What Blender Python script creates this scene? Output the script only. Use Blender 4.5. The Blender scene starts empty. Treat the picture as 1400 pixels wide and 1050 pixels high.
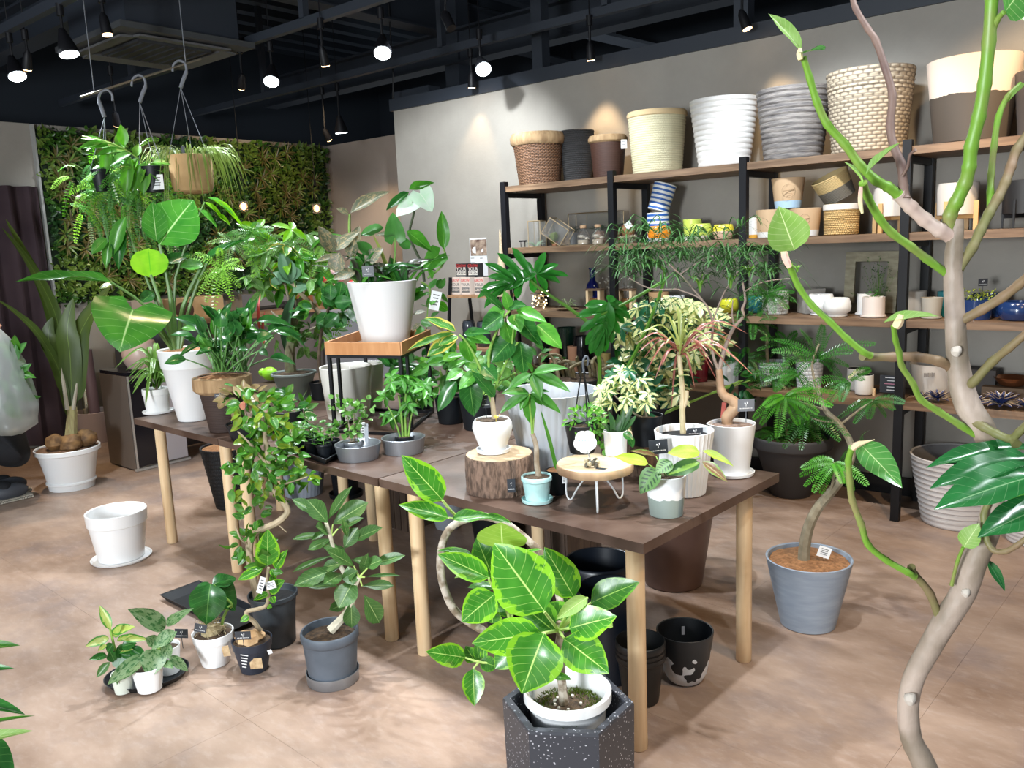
import bpy, math, random
from mathutils import Vector, Matrix, Quaternion, noise as mnoise
random.seed(11)
R_ = random.Random(5)
COL = bpy.context.scene.collection
SC = bpy.context.scene
# ---------------------------------------------------------------- camera
F = 1143.56; PITCH = 0.1666; ROLL = -0.0428; YAW = -0.7027; H = 1.65
_fw = Vector((math.sin(YAW)*math.cos(PITCH), math.cos(YAW)*math.cos(PITCH), -math.sin(PITCH)))
_r0 = Vector((math.cos(YAW), -math.sin(YAW), 0)); _u0 = _r0.cross(_fw)
RT = math.cos(ROLL)*_r0 + math.sin(ROLL)*_u0
UPV = -math.sin(ROLL)*_r0 + math.cos(ROLL)*_u0
CAM = Vector((0, 0, H))
cd = bpy.data.cameras.new('camera'); cam = bpy.data.objects.new('camera', cd); COL.objects.link(cam)
cd.sensor_width = 36; cd.lens = F/1400*36; cd.clip_start = .02; cd.clip_end = 60
cam.matrix_world = Matrix(((RT.x, UPV.x, -_fw.x, 0), (RT.y, UPV.y, -_fw.y, 0), (RT.z, UPV.z, -_fw.z, H), (0, 0, 0, 1)))
SC.camera = cam
SC.view_settings.view_transform = 'Standard'; SC.view_settings.look = 'None'
SC.view_settings.exposure = 0.28; SC.view_settings.gamma = 1; SC.view_settings.use_curve_mapping = False
SC.cycles.max_bounces = 5; SC.cycles.diffuse_bounces = 3; SC.cycles.glossy_bounces = 2
SC.cycles.transmission_bounces = 4; SC.cycles.transparent_max_bounces = 6
SC.cycles.use_denoising = True; SC.cycles.sample_clamp_indirect = 4; SC.cycles.caustics_reflective = False; SC.cycles.caustics_refractive = False
w = bpy.data.worlds.new('daylight'); SC.world = w; w.use_nodes = True
w.node_tree.nodes['Background'].inputs[0].default_value = (.80, .90, 1, 1)
w.node_tree.nodes['Background'].inputs[1].default_value = 0.22
def light(name, kind, loc, target, power, col, **k):
    ld = bpy.data.lights.new(name, kind); ld.energy = power; ld.color = col
    for a, b in k.items(): setattr(ld, a, b)
    o = bpy.data.objects.new(name, ld); COL.objects.link(o); o.location = loc
    o.rotation_euler = (Vector(target)-Vector(loc)).to_track_quat('-Z', 'Y').to_euler()
    return o
WHITE = (.88, .95, 1); WARM = (1, .72, .42)
# shop-front daylight (the glazed front is behind the camera)
light('shop_front_daylight', 'AREA', (-3.0, -2.6, 2.1), (-3.4, 3.5, .5), 90, (.86, .94, 1), shape='RECTANGLE', size=6.5, size_y=2.6)
light('added_front_light', 'AREA', (-.9, -2.9, 1.7), (-3.2, 3.6, 1.1), 235, (.90, .96, 1), shape='RECTANGLE', size=.8, size_y=.9)  # small frontal light added to brighten pale pots and left wall; no door known
# ceiling spotlights of the rows that hang outside the frame, over and behind the camera
for lx, ly, tx, ty, tz, pw, cl in [(-2.55, 2.25, -2.3, 2.35, .75, 230, 0), (-1.1, 2.3, -1.5, 2.45, .75, 210, 0), (-3.9, 2.35, -3.6, 2.5, .7, 190, 0), (-5.6, 2.2, -5.2, 2.3, 0, 140, 0),
        (-1.9, .9, -2.5, 1.5, 0, 75, 0), (.0, 1.5, -.6, 1.9, .8, 110, 0), (-3.9, .6, -3.7, 1.5, 0, 60, 1), (.5, 2.4, -.9, 3.3, .2, 150, 1), (-4.9, 3.3, -4.6, 3.2, 1, 150, 0),
        (-3.2, 3.84, -3.3, 5.0, 1.0, 150, 0), (-1.75, 3.84, -1.8, 5.3, 1.1, 110, 0), (-.8, 3.84, -.7, 5.3, 1.1, 95, 1), (-6.6, 3.6, -7.9, 3.9, 1.7, 60, 0), (-6.3, 5.0, -8, 5.2, 1.9, 60, 1), (-6.9, 2.2, -6.6, 2.0, .0, 110, 1), (1.3, 1.9, .1, .95, 1.7, 120, 0), (-3.9, 3.84, -5.0, 5.38, 1.6, 230, 0)]:
    light('ceiling_spot_light', 'SPOT', (lx, ly, 3.12), (tx, ty, tz), pw, WARM if cl else WHITE, spot_size=math.radians(78), spot_blend=.6, shadow_soft_size=.035)
# ---------------------------------------------------------------- pixel -> world
def ray(px, py): return _fw + (px-700)/F*RT - (py-525)/F*UPV
def onz(px, py, z=0.):
    d = ray(px, py); return CAM + d*((z-H)/d.z)
def onY(px, py, Y):
    d = ray(px, py); return CAM + d*(Y/d.y)
def onX(px, py, X):
    d = ray(px, py); return CAM + d*(X/d.x)
def depth(p): return (Vector(p)-CAM).dot(_fw)
def hdir(p):
    d = Vector(p)-CAM; d.z = 0; return d.normalized()
def vp(px, py, P, off=0.):
    "point of the vertical plane through P that faces the camera, moved off metres nearer"
    n = hdir(P); d = ray(px, py); k = (Vector(P)-CAM).dot(n)-off
    return CAM + d*(k/d.dot(n))
# ---------------------------------------------------------------- materials
MATS = {}
class NT:
    def __init__(s, m): s.t = m.node_tree; s.n = s.t.nodes
    def new(s, typ, **k):
        n = s.n.new(typ)
        for a, b in k.items():
            if a.startswith('i_'): 
                key = a[2:]; n.inputs[int(key) if key.isdigit() else key].default_value = b
            else: setattr(n, a, b)
        return n
    def ln(s, a, b): s.t.links.new(a, b)
    def math(s, op, a, b=0., c=None, clamp=False):
        n = s.new('ShaderNodeMath', operation=op); n.use_clamp = clamp
        for i, v in enumerate((a, b, c)):
            if v is None: continue
            if isinstance(v, (int, float)): n.inputs[i].default_value = v
            else: s.ln(v, n.inputs[i])
        return n.outputs[0]
    def mix(s, f, a, b):
        n = s.new('ShaderNodeMix', data_type='RGBA')
        for i, v in ((0, f), (6, a), (7, b)):
            if isinstance(v, (int, float)): n.inputs[i].default_value = v
            elif isinstance(v, (tuple, list)): n.inputs[i].default_value = (*v[:3], 1)
            else: s.ln(v, n.inputs[i])
        return n.outputs[2]
    def noise(s, scale, vec=None, detail=3, rough=.5):
        n = s.new('ShaderNodeTexNoise'); n.inputs['Scale'].default_value = scale; n.inputs['Detail'].default_value = detail; n.inputs['Roughness'].default_value = rough
        if vec is not None: s.ln(vec, n.inputs['Vector'])
        return n.outputs[0]
    def ramp(s, v, lo, hi): 
        n = s.new('ShaderNodeMapRange'); n.clamp = True; s.ln(v, n.inputs[0]); n.inputs[1].default_value = lo; n.inputs[2].default_value = hi
        return n.outputs[0]
def base(name):
    m = bpy.data.materials.new(name); m.use_nodes = True; return m, NT(m), m.node_tree.nodes['Principled BSDF']
def M(name, col, rough=.5, metal=0, col2=None, scale=6, stretch=None, bump=0, bscale=None, zsplit=None, lo=.35, hi=.65, trans=0, coat=0, spec=.5, emit=0, speck=None, waves=None, alpha=1):
    if name in MATS: return MATS[name]
    m, t, p = base(name)
    tc = t.new('ShaderNodeTexCoord'); v = tc.outputs['Object']
    if stretch:
        mp = t.new('ShaderNodeMapping'); mp.inputs['Scale'].default_value = stretch; t.ln(v, mp.inputs[0]); vs = mp.outputs[0]
    else: vs = v
    c = None
    if col2: c = t.mix(t.ramp(t.noise(scale, vs), lo, hi), col, col2)
    if waves:                                   # woven / coursed look: (frequency along z, colour)
        sx = t.new('ShaderNodeSeparateXYZ'); t.ln(v, sx.inputs[0])
        ang = t.math('ARCTAN2', sx.outputs[1], sx.outputs[0])
        row = t.math('MULTIPLY', sx.outputs[2], waves[0]); fr = t.math('FRACT', row)
        half = t.math('MULTIPLY', t.math('FLOOR', row), .5)
        cell = t.math('FRACT', t.math('ADD', t.math('MULTIPLY', ang, waves[1]), half))
        g = t.math('MULTIPLY', t.math('SINE', t.math('MULTIPLY', fr, 3.1416)), t.math('SINE', t.math('MULTIPLY', cell, 3.1416)))
        c = t.mix(t.ramp(g, .05, .45), waves[2], c if c else col)
        bh = g
    if zsplit:
        sx = t.new('ShaderNodeSeparateXYZ'); t.ln(v, sx.inputs[0])
        zz = t.math('ADD', sx.outputs[2], t.math('MULTIPLY', t.math('SUBTRACT', t.noise(zsplit[3] if len(zsplit) > 3 else 18, v, 2), .5), zsplit[1]))
        c = t.mix(t.math('LESS_THAN', zz, zsplit[0]), c if c else col, zsplit[2])
    if speck:
        vo = t.new('ShaderNodeTexVoronoi'); vo.inputs['Scale'].default_value = speck[0]; t.ln(v, vo.inputs[0])
        k = t.math('LESS_THAN', t.math('ADD', vo.outputs[0], t.math('MULTIPLY', t.noise(speck[0]*.5, v), .35)), speck[1])
        c = t.mix(k, c if c else col, speck[2])
    if c: t.ln(c, p.inputs['Base Color'])
    else: p.inputs['Base Color'].default_value = (*col, 1)
    p.inputs['Roughness'].default_value = rough; p.inputs['Metallic'].default_value = metal
    p.inputs['Specular IOR Level'].default_value = spec
    if trans: p.inputs['Transmission Weight'].default_value = trans
    if coat: p.inputs['Coat Weight'].default_value = coat; p.inputs['Coat Roughness'].default_value = .08
    if alpha < 1: p.inputs['Alpha'].default_value = alpha
    if emit: p.inputs['Emission Color'].default_value = (*col, 1); p.inputs['Emission Strength'].default_value = emit
    if bump:
        b = t.new('ShaderNodeBump'); b.inputs['Strength'].default_value = 1; b.inputs['Distance'].default_value = bump
        t.ln(bh if waves else t.noise(bscale or scale, vs, 4), b.inputs['Height']); t.ln(b.outputs[0], p.inputs['Normal'])
    MATS[name] = m; return m
def LM(name, c1, c2, vein=(.45, .6, .25), nv=9, vw=.10, var=None, rough=.33, trans=.3, rnd=.35, spec=.5):
    "leaf: UV x across (0..1), y from base to tip; var = (colour, kind, amount)"
    if name in MATS: return MATS[name]
    c1 = tuple(a*.78 for a in c1); c2 = tuple(a*.80 for a in c2); trans *= .8
    m, t, p = base(name)
    uv = t.new('ShaderNodeTexCoord'); sx = t.new('ShaderNodeSeparateXYZ'); t.ln(uv.outputs['UV'], sx.inputs[0])
    au = t.math('ABSOLUTE', t.math('MULTIPLY_ADD', sx.outputs[0], 2, -1)); vv = sx.outputs[1]
    ob = uv.outputs['Object']; oi = t.new('ShaderNodeObjectInfo')
    off = t.new('ShaderNodeVectorMath', operation='ADD'); cr = t.new('ShaderNodeCombineXYZ'); 
    t.ln(t.math('MULTIPLY', oi.outputs['Random'], 31), cr.inputs[0]); t.ln(uv.outputs['UV'], off.inputs[0]); t.ln(cr.outputs[0], off.inputs[1])
    nz = t.noise(2.2, off.outputs[0], 2)
    c = t.mix(t.ramp(nz, .35, .65), c1, c2)
    if var:
        if var[1] == 'edge':
            e = t.math('ADD', au, t.math('MULTIPLY', t.math('SUBTRACT', t.noise(5, off.outputs[0], 3), .5), 1.1)); k = t.ramp(e, 1-var[2], 1-var[2]+.05)
        elif var[1] == 'center':
            e = t.math('ADD', au, t.math('MULTIPLY', t.math('SUBTRACT', t.noise(6, off.outputs[0], 3), .5), .6)); k = t.math('SUBTRACT', 1, t.ramp(e, var[2], var[2]+.08))
        elif var[1] == 'feather':
            fr = t.math('FRACT', t.math('MULTIPLY', t.math('SUBTRACT', vv, t.math('MULTIPLY', au, .2)), 7))
            inb = t.math('MULTIPLY', t.math('GREATER_THAN', au, .16), t.math('LESS_THAN', au, .72)); k = t.math('MULTIPLY', t.math('LESS_THAN', fr, var[2]), inb)
        else: k = t.ramp(t.noise(7, off.outputs[0], 4, .6), var[2], var[2]+.06)
        c = t.mix(k, c, var[0])
    if nv:
        mid = t.math('SUBTRACT', 1, t.ramp(au, .015, .04))
        fr = t.math('FRACT', t.math('MULTIPLY', t.math('SUBTRACT', vv, t.math('MULTIPLY', au, .22)), nv))
        side = t.math('MULTIPLY', t.math('LESS_THAN', fr, vw*.7), .38)
        c = t.mix(t.math('MAXIMUM', mid, side), c, vein)
    hs = t.new('ShaderNodeHueSaturation'); t.ln(c, hs.inputs['Color']); t.ln(t.math('MULTIPLY_ADD', oi.outputs['Random'], rnd, 1-rnd*.45), hs.inputs['Value'])
    c = hs.outputs[0]
    t.ln(c, p.inputs['Base Color']); p.inputs['Roughness'].default_value = rough; p.inputs['Specular IOR Level'].default_value = spec
    tr = t.new('ShaderNodeBsdfTranslucent'); g = t.mix(.5, c, (.35, .7, .02)); 
    hs2 = t.new('ShaderNodeHueSaturation'); t.ln(c, hs2.inputs['Color']); hs2.inputs['Saturation'].default_value = 1.15; hs2.inputs['Value'].default_value = 1.35; t.ln(hs2.outputs[0], tr.inputs[0])
    ms = t.new('ShaderNodeMixShader'); ms.inputs[0].default_value = trans; t.ln(p.outputs[0], ms.inputs[1]); t.ln(tr.outputs[0], ms.inputs[2])
    t.ln(ms.outputs[0], t.n['Material Output'].inputs[0])
    MATS[name] = m; return m
# ---------------------------------------------------------------- mesh builder (world coordinates)
class MB:
    def __init__(s): s.v = []; s.f = []; s.m = []; s.uv = None
    def add(s, vs, fs, mi=0):
        k = len(s.v); s.v += [Vector(a) for a in vs]; s.f += [tuple(i+k for i in f) for f in fs]; s.m += [mi]*len(fs); return s
    def box(s, c, size, rot=0, mi=0, bev=0):
        c = Vector(c); x, y, z = (a/2 for a in size); q = Matrix.Rotation(rot, 3, 'Z') if not isinstance(rot, Matrix) else rot
        vs = [c+q@Vector((i*x, j*y, k*z)) for i in (-1, 1) for j in (-1, 1) for k in (-1, 1)]
        return s.add(vs, [(0, 1, 3, 2), (4, 6, 7, 5), (0, 4, 5, 1), (2, 3, 7, 6), (0, 2, 6, 4), (1, 5, 7, 3)], mi)
    def lathe(s, prof, c, n=28, mi=0, mod=None, ell=1., rot=0., cap=True):
        c = Vector(c); vs = []; fs = []
        for (r, z) in prof:
            for i in range(n):
                a = 2*math.pi*i/n; rr = r*(mod(a, z) if mod else 1)
                x, y = rr*math.cos(a)*ell, rr*math.sin(a)
                vs.append(c+Vector((x*math.cos(rot)-y*math.sin(rot), x*math.sin(rot)+y*math.cos(rot), z)))
        for j in range(len(prof)-1):
            for i in range(n): a, b = j*n+i, j*n+(i+1) % n; fs.append((a, b, b+n, a+n))
        if cap: fs.append(tuple(range(n-1, -1, -1))); fs.append(tuple((len(prof)-1)*n+i for i in range(n)))
        return s.add(vs, fs, mi)
    def tube(s, pts, rad, n=8, mi=0, cap=True, mod=None):
        pts = [Vector(p) for p in pts]; L = len(pts); 
        if not isinstance(rad, (list, tuple)): rad = [rad]*L
        vs = []; fs = []; nrm = None
        for i, p in enumerate(pts):
            d = (pts[min(i+1, L-1)]-pts[max(i-1, 0)]); d = d.normalized() if d.length > 1e-9 else Vector((0, 0, 1))
            if nrm is None: nrm = d.orthogonal().normalized()
            nrm = (nrm-d*nrm.dot(d)); nrm = nrm.normalized() if nrm.length > 1e-6 else d.orthogonal().normalized(); b = d.cross(nrm)
            for k in range(n):
                a = 2*math.pi*k/n; vs.append(p+(nrm*math.cos(a)+b*math.sin(a))*rad[i])
        for i in range(L-1):
            for k in range(n): a, b2 = i*n+k, i*n+(k+1) % n; fs.append((a, b2, b2+n, a+n))
        if cap: fs.append(tuple(range(n-1, -1, -1))); fs.append(tuple((L-1)*n+i for i in range(n)))
        return s.add(vs, fs, mi)
    def quad(s, a, b, c, d, mi=0): return s.add([a, b, c, d], [(0, 1, 2, 3)], mi)
    def blob(s, c, r, mi=0, n=10, jit=0., seed=0):
        c = Vector(c); r = Vector(r) if not isinstance(r, (int, float)) else Vector((r, r, r)); vs = []; fs = []; m = n//2+1
        for j in range(m):
            ph = math.pi*j/(m-1)
            for i in range(n):
                a = 2*math.pi*i/n; d = Vector((math.sin(ph)*math.cos(a), math.sin(ph)*math.sin(a), math.cos(ph)))
                k = 1+jit*mnoise.noise(d*1.7+Vector((seed, 0, 0)))
                vs.append(c+Vector((d.x*r.x, d.y*r.y, d.z*r.z))*k)
        for j in range(m-1):
            for i in range(n): a, b = j*n+i, j*n+(i+1) % n; fs.append((a, a+n, b+n, b))
        return s.add(vs, fs, mi)
    def build(s, name, mats, parent=None, org=None, smooth=True, sharp=True, uv=None):
        if not isinstance(mats, (list, tuple)): mats = [mats]
        o_ = Vector(parent.location) if parent else (Vector(org) if org is not None else Vector((0, 0, 0)))
        if parent and parent.parent: o_ = o_ + parent.parent.location
        me = bpy.data.meshes.new(name); me.from_pydata([v-o_ for v in s.v], [], s.f)
        for m in mats: me.materials.append(m)
        if len(mats) > 1: me.polygons.foreach_set('material_index', s.m)
        if uv:
            l = me.uv_layers.new(name='UVMap'); fl = []
            for p in me.polygons:
                for vi in p.vertices: fl += uv[vi]
            l.data.foreach_set('uv', fl)
        if smooth:
            me.polygons.foreach_set('use_smooth', [True]*len(me.polygons))
            if sharp: me.set_sharp_from_angle(angle=math.radians(38))
        me.update()
        ob = bpy.data.objects.new(name, me); COL.objects.link(ob)
        if parent: ob.parent = parent
        else: ob.location = o_
        return ob
def tag(o, label=None, cat=None, group=None, kind=None):
    if label: o['label'] = label
    if cat: o['category'] = cat
    if group: o['group'] = group
    if kind: o['kind'] = kind
    return o
def thing(name, loc, label, cat, group=None):
    o = bpy.data.objects.new(name, None); COL.objects.link(o); o.location = loc; o.empty_display_size = .05
    return tag(o, label, cat, group)
def struct(name, mb, mat, smooth=False): return tag(mb.build(name, mat, smooth=smooth), kind='structure')
# ---------------------------------------------------------------- palette
white_gl = M('white_glaze', (.86, .87, .88), .3, coat=.2)
white_mt = M('white_matt', (.80, .80, .80), .6)
offwhite = M('off_white_ceramic', (.72, .70, .66), .55, col2=(.66, .65, .60), scale=5)
black_pl = M('black_plastic', (.006, .008, .011), .45, spec=.35)
dark_pl = M('dark_grey_plastic', (.045, .055, .07), .5, col2=(.07, .08, .10), scale=9)
black_mt = M('black_metal', (.006, .006, .008), .5, spec=.3)
soilm = M('potting_soil', (.035, .022, .014), .95, col2=(.09, .055, .03), scale=60, bump=.004, bscale=90)
coir = M('coconut_fibre', (.36, .17, .07), .95, col2=(.20, .09, .035), scale=70, bump=.006, bscale=110)
walnut = M('dark_table_board', (.065, .036, .025), .42, spec=.4, col2=(.125, .08, .06), scale=4.5, lo=.38, hi=.66, bump=.0006, bscale=60)
pine = M('pale_pine', (.72, .50, .28), .5, col2=(.84, .64, .40), scale=16, stretch=(2.5, 2.5, .18))
shelfw = M('shelf_wood', (.13, .075, .042), .55, col2=(.24, .15, .088), scale=8, stretch=(.5, 4, 6))
silver = M('brushed_tin', (.34, .36, .39), .38, .75)
stemg = M('green_stem', (.16, .33, .05), .5, col2=(.25, .42, .08), scale=20)
stemb = M('grey_brown_bark', (.24, .18, .12), .8, col2=(.42, .36, .28), scale=45, bump=.002)
stemd = M('dark_bark', (.07, .045, .03), .85, col2=(.14, .10, .06), scale=30, bump=.002)
tagdark = M('dark_plaque', (.03, .035, .045), .4)
tagwhite = M('white_card', (.82, .83, .84), .6)
ink = M('white_print', (.8, .8, .8), .6)
inkd = M('dark_print', (.05, .05, .05), .6)
# ---------------------------------------------------------------- pots
def outline(style, rb, rt, h):
    L = lambda t: rb+(rt-rb)*t
    if style == 'band': return [(rb*.94, 0), (rb, .01*h), (L(.74), .74*h), (L(.74)*1.045, .755*h), (L(1), h)]
    if style == 'lip': return [(rb*.93, 0), (rb, .02*h), (L(.86)*.90, .86*h), (rt*.93, .9*h), (rt, .93*h), (rt, h)]
    if style == 'foot': return [(rb, 0), (rb*1.03, .13*h), (rb*1.10, .15*h), (rb*1.10, .19*h), (rb*1.04, .21*h), (L(.85)*.93, .86*h), (rt, .9*h), (rt, h)]
    if style == 'bulb': return [(rb*.9, 0), (rb, .03*h), (rb*1.25, .25*h), (rt*1.02, .55*h), (rt*1.1, .74*h), (rt*1.06, .9*h), (rt*.97, .97*h), (rt*.95, h)]
    if style == 'round': 
        m = max(rb, rt); return [(rb*.7, 0), (rb, .04*h), (m*1.12, .3*h), (m*1.2, .55*h), (m*1.12, .8*h), (rt, h)]
    if style == 'cup': return [(rb*.8, 0), (rb*.98, .05*h), (L(.25)*1.05, .2*h), (L(.6)*1.04, .6*h), (rt, h)]
    if style == 'ribs':
        n = 13; o = [(rb*.97, 0)]
        for i in range(n): 
            a, b = i/n, (i+.72)/n; o += [(L(a)*.985, a*h+.001), (L((a+b)/2)*1.012, (a+b)/2*h), (L(b), b*h)]
        return o+[(rt, h)]
    if style == 'weave':
        n = 17; o = [(rb*.97, 0)]
        for i in range(n): a = (i+.5)/n; o += [(L(a)*.985, (i+.05)/n*h), (L(a)*1.01, a*h)]
        return o+[(rt, h)]
    if style == 'step': return [(rb*.95, 0), (rb, .02*h), (L(.8), .8*h), (rt*.99, .81*h), (rt*1.03, .84*h), (rt*1.03, .97*h), (rt, h)]
    return [(rb*.95, 0), (rb, .012*h), (L(.5), .5*h), (rt, h)]
class Pot: pass
def potmesh(c, rb, rt, h, mat, style='taper', n=32, mod=None, depth_in=.8, thick=None, name='pot', parent=None, org=None, inner=None, ell=1, rot=0):
    o = outline(style, rb, rt, h); th = thick or max(.0035, rt*.055)
    top = o[-1][0]; zi = h*(1-depth_in); k = rb+(rt-rb)*zi/h
    prof = o+[(top-th*.35, h+th*.25), (top-th, h-th*.1), (max(k-th, .003), zi)]
    mb = MB(); nf = len(o)
    mb.lathe(prof, c, n, mod=mod, ell=ell, rot=rot)
    if inner:
        for j in range(len(prof)-2, len(prof)-1):
            for i in range(n): mb.m[j*n+i] = 1
        mb.m[-1] = 1; mats = [mat, inner]
    else: mats = mat
    return mb.build(name, mats, parent, org=c if org is None else org)
def pot(name, label, cat, px, py, zs, wb, wt, pyt, mat, style='taper', soil=None, sz=.12, saucer=None, plant=False, group=None, mod=None, n=32, depth_in=.85, inner=None, dx=0, rim=None, dy=0, thick=None):
    """px,py: where the front of the base meets the surface z=zs; wb, wt: widths at base and rim (image pixels); pyt: row of the front of the rim"""
    g = onz(px, py, zs); d = hdir(g); s = depth(g)/F; rb = wb*s/2; c = g+d*(rb*(1.3 if saucer else 1)); s = depth(c)/F; rt = wt*s/2
    q = c-d*rt; top = vp(px, pyt, q); h = top.z-zs
    P = Pot(); P.c = Vector((c.x, c.y, zs)); P.s = s; P.h = h; P.rt = rt; P.rb = rb; P.d = d; P.side = _r0.copy()
    base_z = zs
    P.root = None
    if plant: P.root = thing(name, P.c, label, cat, group)
    c0 = P.c.copy(); hh = h
    if saucer: c0.z += .006; hh -= .006
    ob = potmesh(c0, rb, rt, hh, mat, style, n, mod, depth_in, thick, name='pot' if plant else name, parent=P.root, org=P.c, inner=inner)
    if not plant: tag(ob, label, cat, group); P.root = ob
    P.pot = ob; P.top = P.c+Vector((0, 0, h)); P.soilz = zs+h*(1-sz)
    if saucer:
        rs = wb*1.3*s/2*saucer[1]; mb = MB(); hs = saucer[2] if len(saucer) > 2 else .02
        mb.lathe([(rs*.85, 0), (rs*.97, .003), (rs, hs), (rs*.96, hs), (rs*.92, .006), (.01, .005)], P.c, 28); mb.build('saucer', saucer[0], P.root)
    if soil:
        rs = (rb+(rt-rb)*(1-sz))*.95*(1.08 if style in ('bulb', 'round') else 1) - .002
        mb = MB(); prof = [(rs, 0), (rs*.75, .05*rs), (rs*.4, .10*rs), (.004, .12*rs)]
        mb.lathe(prof, Vector((c.x, c.y, P.soilz)), 20, cap=False, mod=lambda a, z: 1+.02*math.sin(7*a)); mb.build('soil', soil, P.root)
    if rim:                                    # thick wrapped rim: (material, height px, extra)
        hr = rim[1]*s; ro = rt*rim[2]; mb = MB(); nn = 56
        mb.lathe([(rt*.98, h-hr), (ro, h-hr*.8), (ro*1.01, h-hr*.4), (ro, h-.002), (rt*.97, h+.004), (rt*.93, h-.01)], P.c, nn, cap=False, mod=lambda a, z: 1+.012*math.sin(28*a)); mb.build('rim', rim[0], P.root)
    return P
# ---------------------------------------------------------------- leaves
LEAF = {}
def wfun(kind, t):
    if kind == 'ovate': return math.sin(math.pi*min(1, t**.78))**.8
    if kind == 'lance': return math.sin(math.pi*t**.85)**.9
    if kind == 'obov': return math.sin(math.pi*t**1.35)**.75
    if kind == 'round': return math.sin(math.pi*t)**.5
    if kind == 'heart': return (math.sin(math.pi*min(1, (t*.86+.14)**.62)))**.75 if t < 1 else 0
    if kind == 'lobe': return .62+.38*math.sin(t*2.6) if t < .62 else max(.02, math.cos((t-.62)/.38*1.5)**.8)
    if kind == 'strap': return min(1, (t*9)**.6)*min(1, ((1-t)*2.2)**.7)
    return math.sin(math.pi*t)
def unitleaf(kind, fold=.15, droop=.12, wave=0., ns=7, heart=0.):
    """unit leaf verts (x across at width 1, y along, z up), faces, uv"""
    vs = []; fs = []; uv = []; us = (-1, -.5, 0, .5, 1)
    for j in range(ns+1):
        t = j/ns; wd = wfun(kind, t)
        if t == 0: wd = .02 if kind != 'heart' else .35
        if t == 1: wd = .01
        for u in us:
            x = u*wd/2; y = t-heart*abs(u)*(1-t)**1.3
            z = fold*abs(u)*wd/2*.8-droop*t*t+wave*math.sin(t*9+u)*abs(u)*wd
            vs.append(Vector((x, y, z))); uv.append((.5+u/2, t))
    for j in range(ns):
        for i in range(4): a = j*5+i; fs.append((a, a+1, a+6, a+5))
    return vs, fs, uv
SHAPES = {'ovate': ('ovate', .2, .12, .03, 8, 0), 'lance': ('lance', .25, .15, .02, 7, 0), 'obov': ('obov', .2, .12, .02, 7, 0),
          'round': ('round', .1, .05, .02, 7, .1), 'heart': ('heart', .2, .2, .02, 8, .28), 'strap': ('strap', .4, .25, 0, 8, 0),
          'small': ('ovate', .15, .12, 0, 3, 0), 'curl': ('ovate', .35, .45, .05, 8, 0), 'lancec': ('lance', .3, .4, .02, 8, 0), 'lobe': ('lobe', .15, .22, .02, 7, 0), 'flat': ('ovate', .08, .0, .02, 8, 0), 'smallob': ('obov', .1, .15, 0, 3, 0)}
def leafmesh(shape, mat, scallop=0):
    k = (shape, mat.name)
    if k in LEAF: return LEAF[k]
    vs, fs, uv = unitleaf(*SHAPES[shape])
    me = bpy.data.meshes.new('leaf'); me.from_pydata(vs, [], fs); me.materials.append(mat)
    l = me.uv_layers.new(name='UVMap'); fl = []
    for p in me.polygons:
        for vi in p.vertices: fl += uv[vi]
    l.data.foreach_set('uv', fl); me.polygons.foreach_set('use_smooth', [True]*len(me.polygons)); me.update()
    LEAF[k] = me; return me
def frame(bp, tp, wd, nrm):
    d = Vector(tp)-Vector(bp); L = max(d.length, 1e-4); y = d/L; z = Vector(nrm)-y*Vector(nrm).dot(y)
    z = z.normalized() if z.length > 1e-4 else y.orthogonal().normalized(); x = y.cross(z)
    return Matrix(((x.x*wd, y.x*L, z.x*L, bp[0]), (x.y*wd, y.y*L, z.y*L, bp[1]), (x.z*wd, y.z*L, z.z*L, bp[2]), (0, 0, 0, 1)))
def rootloc(o):
    l = Vector(o.location)
    if o.parent: l = l+o.parent.location
    return l
def leaf(parent, shape, mat, bp, tp, wd, nrm=(0, 0, 1), name='leaf'):
    ob = bpy.data.objects.new(name, leafmesh(shape, mat)); COL.objects.link(ob)
    ob.parent = parent; ob.matrix_local = Matrix.Translation(-rootloc(parent)) @ frame(bp, tp, wd, nrm); return ob
class LJ:
    "many small leaves joined into one mesh"
    def __init__(s): s.mb = MB(); s.uv = []; s.c = {}
    def add(s, shape, bp, tp, wd, nrm, mi=0):
        if shape not in s.c: s.c[shape] = unitleaf(*SHAPES[shape])
        vs, fs, uv = s.c[shape]; m = frame(bp, tp, wd, nrm); s.mb.add([m @ v for v in vs], fs, mi); s.uv += uv
    def build(s, name, mats, parent, kind=None): 
        o = s.mb.build(name, mats, parent, uv=s.uv, sharp=False); 
        if kind: o['kind'] = kind
        return o
def rv(r=1.): return Vector((R_.gauss(0, r), R_.gauss(0, r), R_.gauss(0, r)))
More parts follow.
